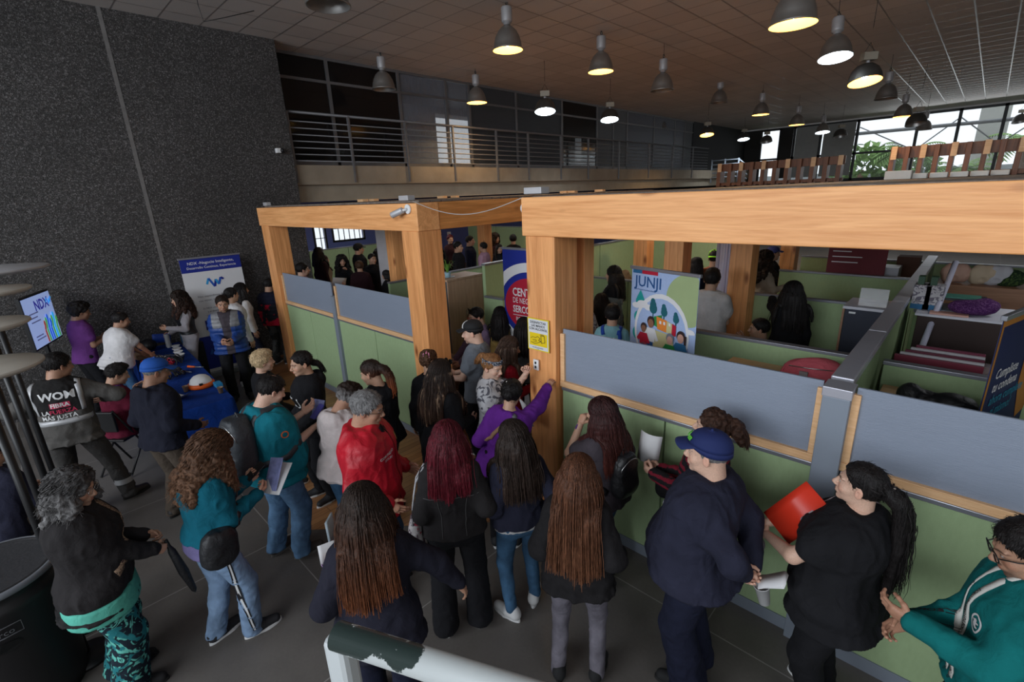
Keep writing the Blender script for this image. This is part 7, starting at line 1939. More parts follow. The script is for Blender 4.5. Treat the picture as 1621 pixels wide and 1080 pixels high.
# ---- roll-up banners
def banner(a, b, z1, z0, label, m, shear_top=0):
    a = Vector(a); b = Vector(b); d = (b-a); w = d.length; ux = d.normalized()
    # the printed side faces the camera
    n = Vector((ux.y, -ux.x, 0)); 
    t = thing('roll_up_banner', label, 'banner', (0, 0, 0))
    mb = MB(); o = [Vector((a.x, a.y, z0)), Vector((b.x, b.y, z0)), Vector((b.x, b.y, z1)), Vector((a.x, a.y, z1))]
    mb.add([p for p in o]+[p-n*.004 for p in o], [(0, 1, 2, 3), (7, 6, 5, 4), (0, 4, 5, 1), (1, 5, 6, 2), (2, 6, 7, 3), (3, 7, 4, 0)]); mb.build('sheet', m, t)
    rz = atan2(ux.y, ux.x); c = (a+b)/2
    MB().box((c.x, c.y, z1+.008), (w+.03, .03, .03), rz).build('top_bar', M_RAIL, t, bevel=.004)
    MB().box((c.x, c.y, .05), (w+.05, .16, .10), rz).build('base', M_RAIL, t, bevel=.01)
    q = c-n*.02; MB().tube([(q.x, q.y, .08), (q.x, q.y, z1)], .010, 6).build('pole', M_RAIL, t)
    if z0 > .15: MB().box((c.x, c.y, (z0+.1)/2), (w, .004, z0-.1), rz).build('lower_sheet', m, t)
    f = Flat((a.x, a.y, z0), tuple(ux), (0, 0, 1), tuple(n)); f.w = w; f.h = z1-z0; return t, f
# NDX banner at the dark wall
bt, f = banner((-9.92, 1.98, 0), (-9.92, 2.95, 0), 2.19, .16, 'white and blue upright banner against the dark wall', CW)
w, h = f.w, f.h
f.rect(0, h-.24, w, h, CB); f.text('NDX -Negocio Inteligente,', w/2, h-.085, .068, CW, .01); f.text('Desarrollo Continuo, Experiencia', w/2, h-.165, .058, CW, .01)
LB = mat('ink_light_blue', (.03, .30, .62), .5); LB2 = mat('ink_mid_blue', (.02, .10, .45), .5); GT = mat('ink_grey_text', (.16, .16, .2), .7)
def nd_logo(f, cx, cy, s, A_, B_, C_):
    pts = [(-1.0, -.25), (-.7, .75), (-.15, -.75), (.1, .45), (.35, -.45), (.7, .7), (1.0, .35)]
    for i, (p, q) in enumerate(zip(pts[:-1], pts[1:])): f.line([(cx+p[0]*s, cy+p[1]*s*.75), (cx+q[0]*s, cy+q[1]*s*.75)], s*.26, (A_, B_, C_)[i % 3])
nd_logo(f, w/2, h-.45, .14, LB, LB2, CB)
f.text('Nos expandimos diferenciando', w/2, h-.68, .052, GT); f.text('con visión, innovación y equipo', w/2, h-.755, .052, GT)
f.text('En NDX creemos en las personas', w/2, h-.90, .042, GT); f.text('y el desarrollo de equipos,', w/2, h-.965, .042, GT, .01); f.text('el desarrollo de la experiencia', w/2, h-1.03, .042, GT)
f.text('NDX', w/2-.05, h-1.22, .24, CB, .03); f.rect(0, 0, w, .62, CB); nd_logo(f, .3, .3, .14, LB2, CB, LB2)
f.build('print', bt)
# round red, white and blue banner (CENTRO DE NEGOCIOS)
x0 = aty(795, 393, 4.5).x
bt, f = banner((x0, 4.5, 0), (x0+.78, 4.5, 0), 2.37, .5, 'blue, white and red round-logo banner left of the sign post', CW)
w, h = f.w, f.h; cx, cy = .47, h-.72
f.rect(0, h-.34, w, h, CB)
def disc_clip(f, cx, cy, rx, ry, m, w, h):
    pts = []
    for i in range(60):
        a = 2*pi*i/60; pts.append((min(w, max(0, cx+rx*cos(a))), min(h, max(0, cy+ry*sin(a)))))
    f.poly(pts, m)
disc_clip(f, cx, cy, .69, .56, CW, w, h); disc_clip(f, cx, cy, .54, .44, CB, w, h); disc_clip(f, cx, cy, .45, .36, CR, w, h)
f.rect(0, h*.0, w, .35, CW)
f.text('CENTRO', .16, cy+.16, .15, CW, .02, 'LEFT', squash=.8); f.text('DE NEGOCIOS', .16, cy+.05, .105, CW, 0, 'LEFT', squash=.75); f.text('SERCOTEC', .16, cy-.07, .13, CW, .02, 'LEFT', squash=.75)
f.rect(.16, cy-.15, w-.02, cy-.142, CW); f.text('INDEPENDENCIA', .21, cy-.20, .072, CW, .015, 'LEFT', squash=.75)
f.build('print', bt)
# JUNJI banner, tilted towards the queue
JL = mat('ink_pale_blue', (.33, .43, .66), .6, var=.1, vs=60); JG = mat('ink_sage', (.32, .40, .20), .6); JT = mat('ink_teal', (.01, .28, .27), .6); JD = mat('ink_deep_teal', (.01, .10, .13), .6)
JN = mat('ink_navy', (.012, .07, .22), .6); JY = mat('ink_straw', (.50, .46, .24), .6); SKN = mat('ink_skin', (.50, .28, .22), .6); JGR = mat('ink_green', (.02, .20, .05), .6); JO = mat('ink_orange', (.65, .20, .03), .6); JB = mat('ink_hair', (.03, .015, .015), .6); JBL = mat('ink_mid', (.02, .12, .26), .6); SK2 = mat('ink_skin2', (.22, .10, .06), .6)
pa, pb = atz(1001, 424, 2.33), atz(1108, 439, 2.33)
bt, f = banner((pa.x, pa.y, 0), (pb.x, pb.y, 0), 2.33, .8, 'pale blue banner with drawn children and big navy title', JL)
w, h = f.w, f.h; k = w/1.0
def Q(x, y): return (x*w, h-y*.70)
f.poly([Q(0.02, .01), Q(.17, .01), Q(.17, .06), Q(.02, .06)], JBL); f.poly([Q(.17, .01), Q(.42, .01), Q(.42, .06), Q(.17, .06)], CR)
f.text('JUNJI', Q(.06, .17)[0], Q(.06, .17)[1], .19*k, JN, .012, 'LEFT', squash=1.0); f.text('Junta Nacional de Jardines Infantiles', Q(.06, .275)[0], Q(0, .275)[1], .026*k, JN, .0, 'LEFT', squash=.9)
f.poly([(min(w, Q(.86+.30*cos(a), 0)[0]), min(h, Q(0, .32-.33*sin(a))[1])) for a in np.linspace(0, 2*pi, 40)], JG)
for y, r_ in ((.44, .075), (.66, .095), (.89, .11)): f.ell(Q(.16, 0)[0], Q(0, y)[1], r_*w, r_*.7, JT); f.poly([Q(.10, y-.05), Q(.22, y-.05), Q(.16, y-.16)], JT)
f.ell(Q(.5, 0)[0], Q(0, .80)[1], .42*w, .36, CW); f.ell(Q(.5, 0)[0], Q(0, .82)[1], .385*w, .33, JL)
for x, y, r_ in ((.10, .50, .07), (.20, .47, .09), (.30, .50, .07), (.93, .70, .06), (1-.03, .71, .03)): f.ell(Q(x, 0)[0], Q(0, y)[1], r_*w, r_*.4, CW)
for x, y, s_ in ((.38, .50, 1), (.55, .52, .8), (.73, .58, .7)):
    for dy, r_ in ((-.10, .035), (-.05, .05), (0, .06)): f.ell(Q(x+dy*.1, 0)[0], Q(0, y+dy*s_)[1], r_*s_*w, r_*s_*.8, JD)
    f.poly([Q(x-.008, y), Q(x+.008, y), Q(x+.008, y+.13*s_), Q(x-.008, y+.13*s_)], JD)
f.poly([Q(.40, .60), Q(.52, .56), Q(.52, .76), Q(.40, .72)], JGR); f.poly([Q(.44, .59), Q(.60, .62), Q(.60, .78), Q(.46, .76)], JO); f.poly([Q(.60, .62), Q(.72, .66), Q(.72, .80), Q(.60, .78)], JY); f.poly([Q(.68, .64), Q(.74, .66), Q(.74, .80), Q(.68, .79)], CR)
for x in (.49, .55, .63): f.poly([Q(x, .64), Q(x+.03, .645), Q(x+.03, .685), Q(x, .68)], CW)
f.poly([Q(.38, .78), Q(.70, .80), Q(.74, 1.12), Q(.40, 1.08)], JY)
f.poly([Q(.38, 1.02), Q(.44, 1.06), Q(.50, 1.05), Q(.56, 1.09), Q(.62, 1.08), Q(.68, 1.13), Q(.74, 1.12), Q(.74, 1.17), Q(.38, 1.09)], JD)
f.poly([Q(.0, 1.16), Q(.3, 1.10), Q(.6, 1.12), Q(.85, 1.25), Q(.88, 1.40), Q(0, 1.40)], CW)
def kid(x, y, s_, top_, leg, hair_, skn, dress=False):
    f.poly([Q(x-.045*s_, y+.45*s_), Q(x-.045*s_, y+.26*s_), Q(x+.045*s_, y+.26*s_), Q(x+.05*s_, y+.45*s_), Q(x+.015*s_, y+.45*s_), Q(x, y+.30*s_), Q(x-.015*s_, y+.45*s_)], leg)
    f.poly([Q(x-.07*s_, y+.09*s_), Q(x+.07*s_, y+.09*s_), Q(x+(.11 if dress else .07)*s_, y+(.34 if dress else .28)*s_), Q(x-(.11 if dress else .07)*s_, y+(.34 if dress else .28)*s_)], top_)
    f.poly([Q(x-.07*s_, y+.10*s_), Q(x-.13*s_, y+.20*s_), Q(x-.09*s_, y+.24*s_), Q(x-.05*s_, y+.16*s_)], top_); f.poly([Q(x+.07*s_, y+.10*s_), Q(x+.13*s_, y+.24*s_), Q(x+.09*s_, y+.26*s_), Q(x+.05*s_, y+.16*s_)], top_)
    f.ell(Q(x, 0)[0], Q(0, y-.005*s_)[1], .058*s_*w, .05*s_, hair_); f.ell(Q(x, 0)[0], Q(0, y+.025*s_)[1], .045*s_*w, .042*s_, skn)
kid(.36, .68, 1.0, CW, JN, JB, SK2); kid(.25, .78, .85, CR, JN, JB, SK2); kid(.82, .78, 1.0, JBL, JB, JB, SKN, True); f.poly([Q(.87, .76), Q(.90, .76), Q(.90, .88), Q(.87, .87)], JB); kid(.67, .84, .95, JGR, JN, GT, SKN, True)
cc = [(Q(.27, 0)[0]+.075*w*cos(a), Q(0, 1.10)[1]+.075*sin(a)) for a in np.linspace(0, 2*pi, 24)]; f.line(cc, .004, GT)
f.build('print', bt)
# orange and navy banner, right
ON = mat('ink_night_blue', (.010, .016, .075), .6); OO = mat('ink_amber', (.42, .17, .03), .6); OC = mat('ink_cyan', (.01, .22, .34), .6)
bt, f = banner((.185, 3.75, 0), (.42, 4.52, 0), 2.27, .6, 'dark blue banner with orange edge and slanted lettering at the right edge', ON)
w, h = f.w, f.h
f.rect(0, h-.05, w, h, OO); f.rect(0, 0, .03, h, OO); f.poly([(w-.28, h-.05), (w, h-.05), (w, h-.75), (w-.14, h-.78), (w-.26, h-.5)], OO)
for i, (tx, c_) in enumerate((('Cumpliste', CW), ('tu condena', CW), ('ahora cumplete', OC), ('a ti mismo!', OC), ('Borra tus', CW), ('antecedentes.', CW))):
    f.text(tx, .10, h-.36-.085*i-(.03 if i > 3 else 0), .088, c_, .012, 'LEFT', shear=.25, squash=.95)
f.line([(.48, .05), (.60, .62)], .03, OO); f.ell(.66, .66, .03, .05, CR); f.poly([(.60, .40), (.72, .42), (.74, .60), (.64, .62)], CW)
f.build('print', bt)
# dark red poster far back and the far "bono" panel
t = thing('poster', 'dark red poster with white list behind the second partition', 'poster', (0, 0, 0)); f = Flat((-1.72, 9.2, 1.66), (1, 0, 0), (0, 0, 1), (0, -1, 0))
MB().bb((-1.72, 9.2, .3), (-.95, 9.22, 2.27)).build('sheet', mat('wine_red_card', (.12, .012, .02), .6), t)
for i in range(7): f.rect(.06, .64-.085*i, .06+(.45 if i == 0 else .25+.05*((i*7) % 4)), .655-.085*i, CW)
f.build('print', t)
tag(MB().bb((-8.6, 9.6, .3), (-8.15, 9.62, 2.0)).build('red_sign', mat('faded_red_card', (.35, .08, .04), .7)), 'small faded red sign on a panel deep in the left frame', 'sign')
# white board left, hanging white cloth
q = atx(690, 0, -9.4) if False else None
d = ray(611, 385); y = 5.7; t = thing('white_board', 'tall white board beside the inner pine post', 'board', (d[0]/d[1]*y, y, .3), radians(60))
MB().bb((-.2, -.015, .9), (.2, .015, 2.45)).build('panel', mat('white_panel', (.5, .49, .52), .6), t); MB().bb((-.18, -.1, 0), (-.15, .1, .9)).build('leg', M_RAIL, t); MB().bb((.15, -.1, 0), (.18, .1, .9)).build('leg', M_RAIL, t)
d = ray(1150, 400); y = 7.15; mb = MB(); vs = []; n = 40
for z in (.31, 2.7):
    for i in range(n+1): vs.append((-.14+.28*i/n, .03*sin(i*1.1)+.015*sin(i*2.7), z))
mb.add(vs, [(i, i+1, n+2+i, n+1+i) for i in range(n)], True); o = mb.build('hanging_cloth', mat('sheer_white', (.58, .55, .66), .7)); o.location = (d[0]/d[1]*y, y, 0); o.modifiers.new('t', 'SOLIDIFY').thickness = .004
tag(o, 'white cloth hanging in folds left of a pine post', 'cloth')

# ---- yellow notice, switch, cameras
t = thing('notice', 'yellow and white hand cleaning notice on the pine post', 'sign', (0, 0, 0))
MB().bb((-2.835, GY-.022, 1.68), (-2.585, GY-.018, 1.98)).build('card', mat('notice_yellow', (.75, .58, .03), .5), t)
f = Flat((-2.835, GY-.022, 1.68), (1, 0, 0), (0, 0, 1), (0, -1, 0)); YY = mat('notice_yellow2', (.78, .56, .01), .5); KK = mat('ink_black', (.015, .015, .018), .6)
f.rect(.010, .010, .240, .290, CW); f.rect(.02, .045, .23, .165, YY)
for i, tx in enumerate(('DESINFECTAR', 'LAS MANOS', 'CON ALCOHOL')): f.text(tx, .125, .262-.030*i, .031, KK, .02, squash=.95)
f.line([(.035, .11), (.06, .125), (.09, .12), (.12, .135), (.15, .12), (.13, .10), (.16, .095), (.12, .075), (.08, .065), (.04, .075)], .004, KK); f.line([(.16, .15), (.20, .15), (.205, .09), (.165, .08), (.16, .15)], .004, KK); f.line([(.15, .155), (.16, .16), (.19, .16), (.19, .15)], .004, KK); f.line([(.06, .10), (.10, .105), (.11, .09), (.07, .085)], .003, KK)
f.text('RECUERDA MANTENER', .125, .030, .012, KK); f.text('LIMPIO', .125, .018, .010, KK)
f.build('print', t)
t = thing('light_switch', 'small white double switch below the yellow notice', 'switch', (-2.74, GY-.022, 1.49)); MB().bb((-.03, -.012, 0), (.03, .004, .10)).build('plate', M_WHITE, t, bevel=.003)
for z in (.02, .06): MB().bb((-.008, -.017, z), (.008, -.012, z+.022)).build('toggle', M_BLACKP, t)
t = thing('security_camera', 'white bullet camera on the left frame beam', 'camera', (-4.56, GY-.002, 2.94))
MB().tube([(0, 0, 0), (0, -.02, 0)], .05, 20).build('mount', M_WHITE, t); MB().tube([(0, -.02, 0), (-.03, -.05, -.01), (-.06, -.06, -.02)], .014, 8).build('arm', M_WHITE, t); MB().tube([(-.04, -.05, -.01), (-.17, -.11, -.06)], .035, 16).build('housing', M_GALV, t, bevel=.002); MB().tube([(-.168, -.109, -.059), (-.175, -.112, -.062)], .028, 16).build('lens', M_BLACKP, t)
p = aty(829, 323, GY-.01); t = thing('security_camera', 'white round camera at the left end of the wide beam', 'camera', (-2.88, GY+.05, 2.93)); MB().ball((-.01, 0, 0), (.03, .05, .05), 16).build('dome', M_WHITE, t)
p = atx(440, 239, WX); t = thing('security_camera', 'white dome camera high on the dark wall by the gallery', 'camera', (WX, p.y, p.z)); MB().bb((0, -.06, -.045), (.10, .03, .045)).build('housing', M_WHITE, t, bevel=.015); MB().ball((.09, .05, 0), (.05, .045, .045), 14).build('dome', M_BLACKP, t)
pts = []
for i in range(15):
    k = i/14; pts.append((-4.5+1.62*k, GY+.02, 3.02-.14*sin(pi*k)))
tag(MB().tube(pts, .004, 5).build('sagging_cable', mat('white_cable', (.5, .48, .45), .6)), 'thin pale cable sagging between the two frames', 'cable')
tag(loopmb(None, 3, .1, .006, 8, .2).build('cable_bundle', M_CORD, loc=(aty(681, 548, 4.1).x, 4.1, .76)), 'bundle of thin dark cables on the desk behind the corner post', 'cable')

# ---- cupboard, desks, cabinets
t = thing('cupboard', 'two-door light wood cupboard with blue-grey side and a plant on top', 'cupboard', (-6.55, 4.78, .3))
MB().bb((0, 0, 0), (.43, .78, 1.43)).build('body', M_TEALP, t, bevel=.003); MB().bb((-.01, -.01, 1.43), (.465, .79, 1.465)).build('top', M_OAK, t, bevel=.003)
for k in (0, 1): dd = MB().bb((.43, .005+k*.388, .08), (.455, .385+k*.388, 1.425)).build('door', M_OAK, t, bevel=.002); MB().tube([(.465, .365+k*.05, .75), (.465, .365+k*.05, .9)], .006, 6).build('handle', M_METAL, dd)
f = Flat((-6.094, 4.78, .3), (0, 1, 0), (0, 0, 1), (1, 0, 0)); f.poly([(.03, 1.27), (.31, 1.27), (.31, 1.40), (.03, 1.40)], mat('label_navy', (.04, .05, .16), .6)); f.text('SUBSIDIO', .17, 1.335, .055, CW, .01); f.poly([(.52, 1.17), (.67, 1.17), (.67, 1.35), (.52, 1.35)], CW); f.text('&', .595, 1.26, .13, GT); f.build('labels', t)
t = thing('potted_plant', 'small spider plant in a pale pot on the cupboard', 'plant', (-6.28, 4.95, 1.765))
MB().lathe([(0, 0), (.04, 0), (.055, .09), (.05, .09), (.04, .06), (0, .06)], 20).build('pot', mat('pale_blue_pot', (.28, .42, .48), .5), t)
MB().lathe([(0, .0), (.10, .005), (.12, .015)], 24).build('saucer', M_WHITE, t); lf = MB(); rg = np.random.default_rng(4)
for k in range(16):
    a = rg.uniform(0, 6.28); l = rg.uniform(.14, .26); vs = []
    for i in range(7):
        q = i/6; rr_ = l*q; z = .07+.20*sin(min(1.9, q*2.3))*l/.2-.05*q*q; w_ = .010*(1-q)+.001
        vs += [(rr_*cos(a)-w_*sin(a), rr_*sin(a)+w_*cos(a), z), (rr_*cos(a)+w_*sin(a), rr_*sin(a)-w_*cos(a), z)]
    lf.add(vs, [(2*i, 2*i+1, 2*i+3, 2*i+2) for i in range(6)], True)
lf.build('leaves', mat('leaf_green', (.16, .32, .05), .5), t)
t = thing('reception_desk', 'black reception desk with wood top inside the entrance', 'desk', (-5.75, 3.45, 0))
MB().bb((0, 0, 0), (.05, .8, 1.15)).build('front_panel', mat('black_laminate', (.012, .012, .014), .15), t); MB().bb((.05, 0, .76), (.75, .78, .80)).build('top', M_OAKD, t, bevel=.003); MB().bb((.71, 0, 0), (.75, .78, .76)).build('side_panel', M_OAKD, t)
DW = -.53-aty(1302, 537, 5.35).x; t = thing('office_desk', 'wood desk in the right cubicle with a tall dark cabinet behind', 'desk', (aty(1302, 537, 5.35).x, 5.35, .3)); MB().bb((0, 0, .85), (DW, .85, .89)).build('top', M_OAKD, t, bevel=.003)
for x in (.02, DW-.06): MB().bb((x, .02, 0), (x+.04, .83, .85)).build('side_panel', M_OAKD, t)
LW = -.54-aty(1344, 452, 6.22).x; t = thing('low_cabinet', 'dark navy cabinet with white top beyond the wood desk', 'cabinet', (aty(1344, 452, 6.22).x, 6.22, .3)); MB().bb((0, 0, 0), (LW, .5, 1.40)).build('body', M_NAVYC, t, bevel=.004); MB().bb((-.02, -.02, 1.40), (LW+.01, .51, 1.43)).build('top', M_WTOP, t, bevel=.003); MB().bb((-.02, -.02, 0), (0, .0, 1.40)).build('edge', M_OAKD, t)
MB().bb((.04, -.004, 1.35), (.10, 0, 1.37)).build('sticker', CW, t)
t = thing('acrylic_stand', 'clear slanted display stand on the white cabinet top', 'stand', (aty(1366, 440, 6.4).x, 6.35, 1.73)); MB().add([(0, .16, 0), (.25, .16, 0), (.26, 0, .19), (.01, 0, .19), (.01, -.04, 0), (.26, -.04, 0)], [(0, 1, 2, 3), (3, 2, 5, 4)]).build('panel', mat('clear_acrylic', (.35, .35, .37), .1, alpha=.45), t)
CZ = aty(1300, 618, 4.15).z; CZ2 = aty(1470, 648, 4.15).z
t = thing('counter', 'wooden counter below the pink backpack', 'counter', (-1.5, 3.75, .3)); MB().bb((0, 0, CZ-.34), (.95, .8, CZ-.30)).build('top', M_BATTEN, t, bevel=.003); MB().bb((.02, .02, 0), (.93, .78, CZ-.34)).build('body', M_GREYP, t)
t = thing('counter', 'wooden counter below the rolled black coat', 'counter', (-.34, 3.9, .3)); MB().bb((0, 0, CZ2-.34), (.46, .6, CZ2-.30)).build('top', M_BATTEN, t, bevel=.003); MB().bb((.02, .02, 0), (.44, .58, CZ2-.34)).build('body', M_OAKD, t)
# pink backpack on the counter
def soft(name, center, prims, m, label, cat, res=.008, k=.02, noise=.005, q=1, parent=None, seed=3):
    allp = np.array([np.array(p_[0]) for p_ in prims]); r_ = max(max(p_[1]) for p_ in prims); v = Vox(allp.min(0)-r_*1.3, allp.max(0)+r_*1.3, res)
    for p_ in prims: v.ell(p_[0], p_[1], R=p_[2] if len(p_) > 2 else None, k=k)
    V, F = v.mesh(); V = smooth(V, F, 1); N = vnormals(V, F); V = V+N*((1-2*np.abs(vnoise(V*14, seed)))*noise)[:, None]; V[:, 2] = np.maximum(V[:, 2], 0)
    o = to_obj(name, [(V, F)], m, parent); o.location = center
    if label: tag(o, label, cat)
    return o
p = aty(1287, 607, 4.22); PINKB = cloth('pink_canvas', 'knit', (.62, .12, .15)); t = thing('backpack', 'pink canvas backpack lying on the counter behind the grey board', 'backpack', (p.x, 4.22, CZ)); t.scale = (.84, .84, .84)
soft('bag_body', (0, 0, 0), [((0, 0, .12), (.27, .17, .14)), ((-.08, -.06, .07), (.20, .15, .09)), ((.05, .02, .19), (.17, .13, .08))], PINKB, None, None, parent=t)
MB().tube([(-.2, -.1, .19), (-.05, -.15, .21), (.10, -.14, .22), (.2, -.05, .20)], .006, 5).build('zip', M_METAL, t); MB().bb((-.09, -.185, .13), (-.02, -.165, .18)).build('badge', mat('grey_badge', (.3, .27, .27), .6), t)
MB().tube([(-.14, -.15, .10), (-.10, -.20, .05), (0, -.21, .04), (.04, -.18, .10)], .013, 6, flat=.4).build('strap', PINKB, t); MB().tube([(-.24, -.05, .18), (-.27, -.12, .08), (-.2, -.16, .04)], .016, 6, flat=.4).build('strap', PINKB, t)
MB().tube([(.17, .04, .22), (.21, .06, .25), (.23, .05, .21)], .013, 6).build('keyring', mat('green_ribbon', (.02, .25, .06), .6), t)
p = aty(1327, 612, 4.1); t = thing('drink_bottle', 'clear plastic bottle with green cap beside the pink backpack', 'bottle', (p.x, 4.1, CZ)); t.scale = (.9, .9, .9)
MB().lathe([(0, 0), (.034, 0), (.036, .02), (.033, .06), (.036, .10), (.036, .16), (.016, .21), (.014, .23)], 20).build('bottle', mat('clear_pet', (.6, .7, .68), .05, alpha=.35), t); MB().lathe([(0, .255), (.017, .255), (.017, .228)], 14).build('bottle_cap', mat('green_cap', (.01, .22, .06), .4), t); MB().lathe([(.0365, .07), (.0365, .12)], 20).build('sleeve', mat('green_label', (.12, .3, .2), .5), t)
p = aty(1478, 637, 4.15); soft('rolled_coat', (p.x, 4.15, CZ2), [((-.13, 0, .08), (.08, .08, .08)), ((-.04, .02, .06), (.09, .09, .06)), ((.10, 0, .07), (.13, .09, .07))], SILK, 'black rolled coat on the counter behind the right grey board', 'coat')
# things along the partitions at the right
def at_y(u, v, y): q = aty(u, v, y); return q
t = thing('folder_row', 'row of maroon and white folders in a clear bag lying behind the second right partition', 'folders', tuple(at_y(1468, 575, 5.2))); 
t.location.z = aty(1468, 592, 5.2).z; FZ = t.location.z
FD = [(.16, .02, .04), (.45, .43, .45), (.10, .012, .03), (.4, .38, .4), (.13, .016, .04)]
for k, c_ in enumerate(FD): MB().bb((-.22+k*.03, -.13+k*.05, 0), (.34, -.10+k*.05, .17+.012*k)).build('folder', mat('folder_%s' % 'abcde'[k], c_, .4), t, bevel=.003)
soft('clear_wrap', (.36, 0, 0), [((0, 0, .08), (.10, .14, .08))], mat('clear_bag', (.35, .3, .32), .15, alpha=.45), None, None, parent=t)
t2 = thing('cabinet', 'dark brown cabinet under the maroon folders', 'cabinet', (-.30, 4.92, .3)); MB().bb((0, 0, 0), (.82, .74, FZ-.32)).build('body', mat('dark_brown_board', (.025, .012, .010), .6), t2, bevel=.004); MB().bb((-.02, -.02, FZ-.32), (.84, .76, FZ-.30)).build('top', M_OAKD, t2)
TB = aty(1530, 502, 6.05).z; t2 = thing('cabinet', 'dark cabinet holding the trays and purple bag', 'cabinet', (-.30, 6.0, .3)); MB().bb((0, 0, 0), (.82, .6, TB-.32)).build('body', mat('dark_brown_board', (.025, .012, .010), .6), t2, bevel=.004); MB().bb((-.02, -.02, TB-.32), (.84, .62, TB-.30)).build('top', M_WTOP, t2)
BXP = cloth('flower_box', 'print', (.42, .40, .42), (.12, .11, .14), ws=18)
for k, (u, lb) in enumerate(((1457, 'patterned white storage box, left of two on the dark cabinet'), (1477, 'patterned white storage box, right of two on the dark cabinet'))):
    p = at_y(u, 480, 6.3); t = thing('storage_box', lb, 'box', (p.x, 6.3, TB)); MB().bb((-.07, -.1, 0), (.07, .1, .24)).build('body', BXP, t, bevel=.004); MB().bb((-.072, -.102, 0), (.072, .102, .05)).build('stripe', JBL, t); MB().bb((-.05, -.06, .2), (0, .05, .32)).build('contents', M_GREENB if False else mat('dark_green_item', (.02, .06, .03), .5), t)
p = at_y(1526, 465, 6.4); t = thing('document_tray', 'black tray with a green folder on the dark cabinet', 'tray', (p.x, 6.4, TB)); MB().bb((-.17, -.13, .10), (.17, .13, .12)).build('tray', M_BLACKP, t); MB().bb((-.17, -.13, 0), (.17, .13, .02)).build('tray', M_BLACKP, t)
for x in (-.165, .155):
    for y in (-.12, .11): MB().bb((x, y, 0), (x+.01, y+.01, .12)).build('leg', M_BLACKP, t)
MB().bb((-.13, -.10, .12), (.13, .10, .13)).build('folder', mat('sea_green_card', (.04, .16, .12), .5), t)
p = at_y(1538, 487, 6.15); soft('purple_bag', (p.x, 6.17, TB), [((0, 0, .07), (.17, .10, .07)), ((.09, .03, .09), (.10, .09, .07))], cloth('purple_glitter', 'print', (.05, .012, .07), (.12, .05, .14), ws=40), 'crumpled dark purple bag before the black tray', 'bag')
p = at_y(1515, 500, 6.08); tag(MB().bb((-.14, -.06, 0), (.14, .06, .015)).build('paper_pad', mat('salmon_paper', (.45, .25, .20), .7), loc=(p.x-.06, 6.08, TB)), 'salmon coloured paper pad at the edge of the dark cabinet', 'paper')
LZ = aty(1550, 450, 8.6).z
for u, c_, nm, lb in ((1513, (.45, .28, .22), 'paper_bag', 'peach paper bag on the far partition ledge, leftmost'), (1558, (.45, .36, .26), 'paper_bag', 'sand coloured paper bag on the far partition ledge'), (1580, (.42, .42, .46), 'white_tote', 'white tote with two handles on the far ledge')):
    p = at_y(u, 430, 8.6); soft(nm, (p.x, 8.6, LZ), [((-.05, 0, .12), (.10, .08, .13)), ((.06, 0, .13), (.10, .08, .12))], mat(nm+str(u), c_, .7), lb, 'bag', k=.04)
tag(MB().bb((-.35, 8.4, .3), (1.3, 8.9, LZ)).build('ledge', M_OAKD), 'dark shelf carrying the paper bags before a far partition', 'shelf')
p = at_y(1600, 430, 8.6); soft('shrub_print_bag', (p.x, 8.6, LZ), [((0, 0, .1), (.16, .08, .11))], cloth('leafy_bag', 'print', (.015, .03, .015), (.06, .10, .03), ws=20), 'dark green leafy bag at the right end of the ledge', 'bag')
tag(MB().tube([(aty(1460, 548, 5.8).x, 5.8, .31), at_y(1460, 548, 5.8), at_y(1513, 415, 6.62)], .026, 10).build('leaning_pole', mat('pale_lilac_tube', (.42, .42, .52), .4)), 'pale tube leaning diagonally behind the tall right partition', 'pole')
p = at_y(1390, 405, 12.6)
tag(MB().bb((-1.9, 13.2, 0), (-.5, 13.25, 1.2)).build('brown_box', M_OAKD) if False else MB().bb((-.92, 10.2, .3), (-.62, 10.5, 1.8)).build('filing_cabinet', mat('brown_carton', (.10, .045, .03), .7), bevel=.005), 'brown carton tower beside the tall partition far back', 'box')
tag(MB().bb((-1.2, 9.4, .3), (-.8, 9.8, 1.72)).build('white_box', M_WTOP, bevel=.004), 'white box standing behind the clear stand', 'box')
# clear visor screens at desks
t = thing('desk_screen', 'clear screen on a desk before the woman in the black coat', 'screen', (-4.1, 5.7, 1.0)); MB().bb((0, 0, 0), (.7, .006, .6)).build('panel', mat('clear_acrylic2', (.6, .65, .62), .05, alpha=.12), t); MB().bb((0, -.1, -.7), (.7, .1, -.0)).build('stand', M_OAKD, t)
t = thing('office_chair', 'black office chair beside the wood desk', 'chair', (-1.55, 5.6, .3), .6)
MB().bb((-.22, -.22, .45), (.22, .22, .52)).build('seat', M_BLACKP, t, bevel=.02); MB().box((0, -.24, .82), (.42, .05, .50)).build('backrest', M_BLACKP, t, bevel=.02); MB().tube([(0, 0, .08), (0, 0, .45)], .025, 8).build('column', M_BLACKP, t)
for k in range(5): a = 2*pi*k/5; MB().tube([(0, 0, .1), (.26*cos(a), .26*sin(a), .05)], .016, 6).build('leg', M_BLACKP, t)
MB().tube([(.24, -.15, .5), (.27, -.1, .68), (.26, .1, .70), (.23, .15, .52)], .014, 6).build('armrest', M_BLACKP, t)

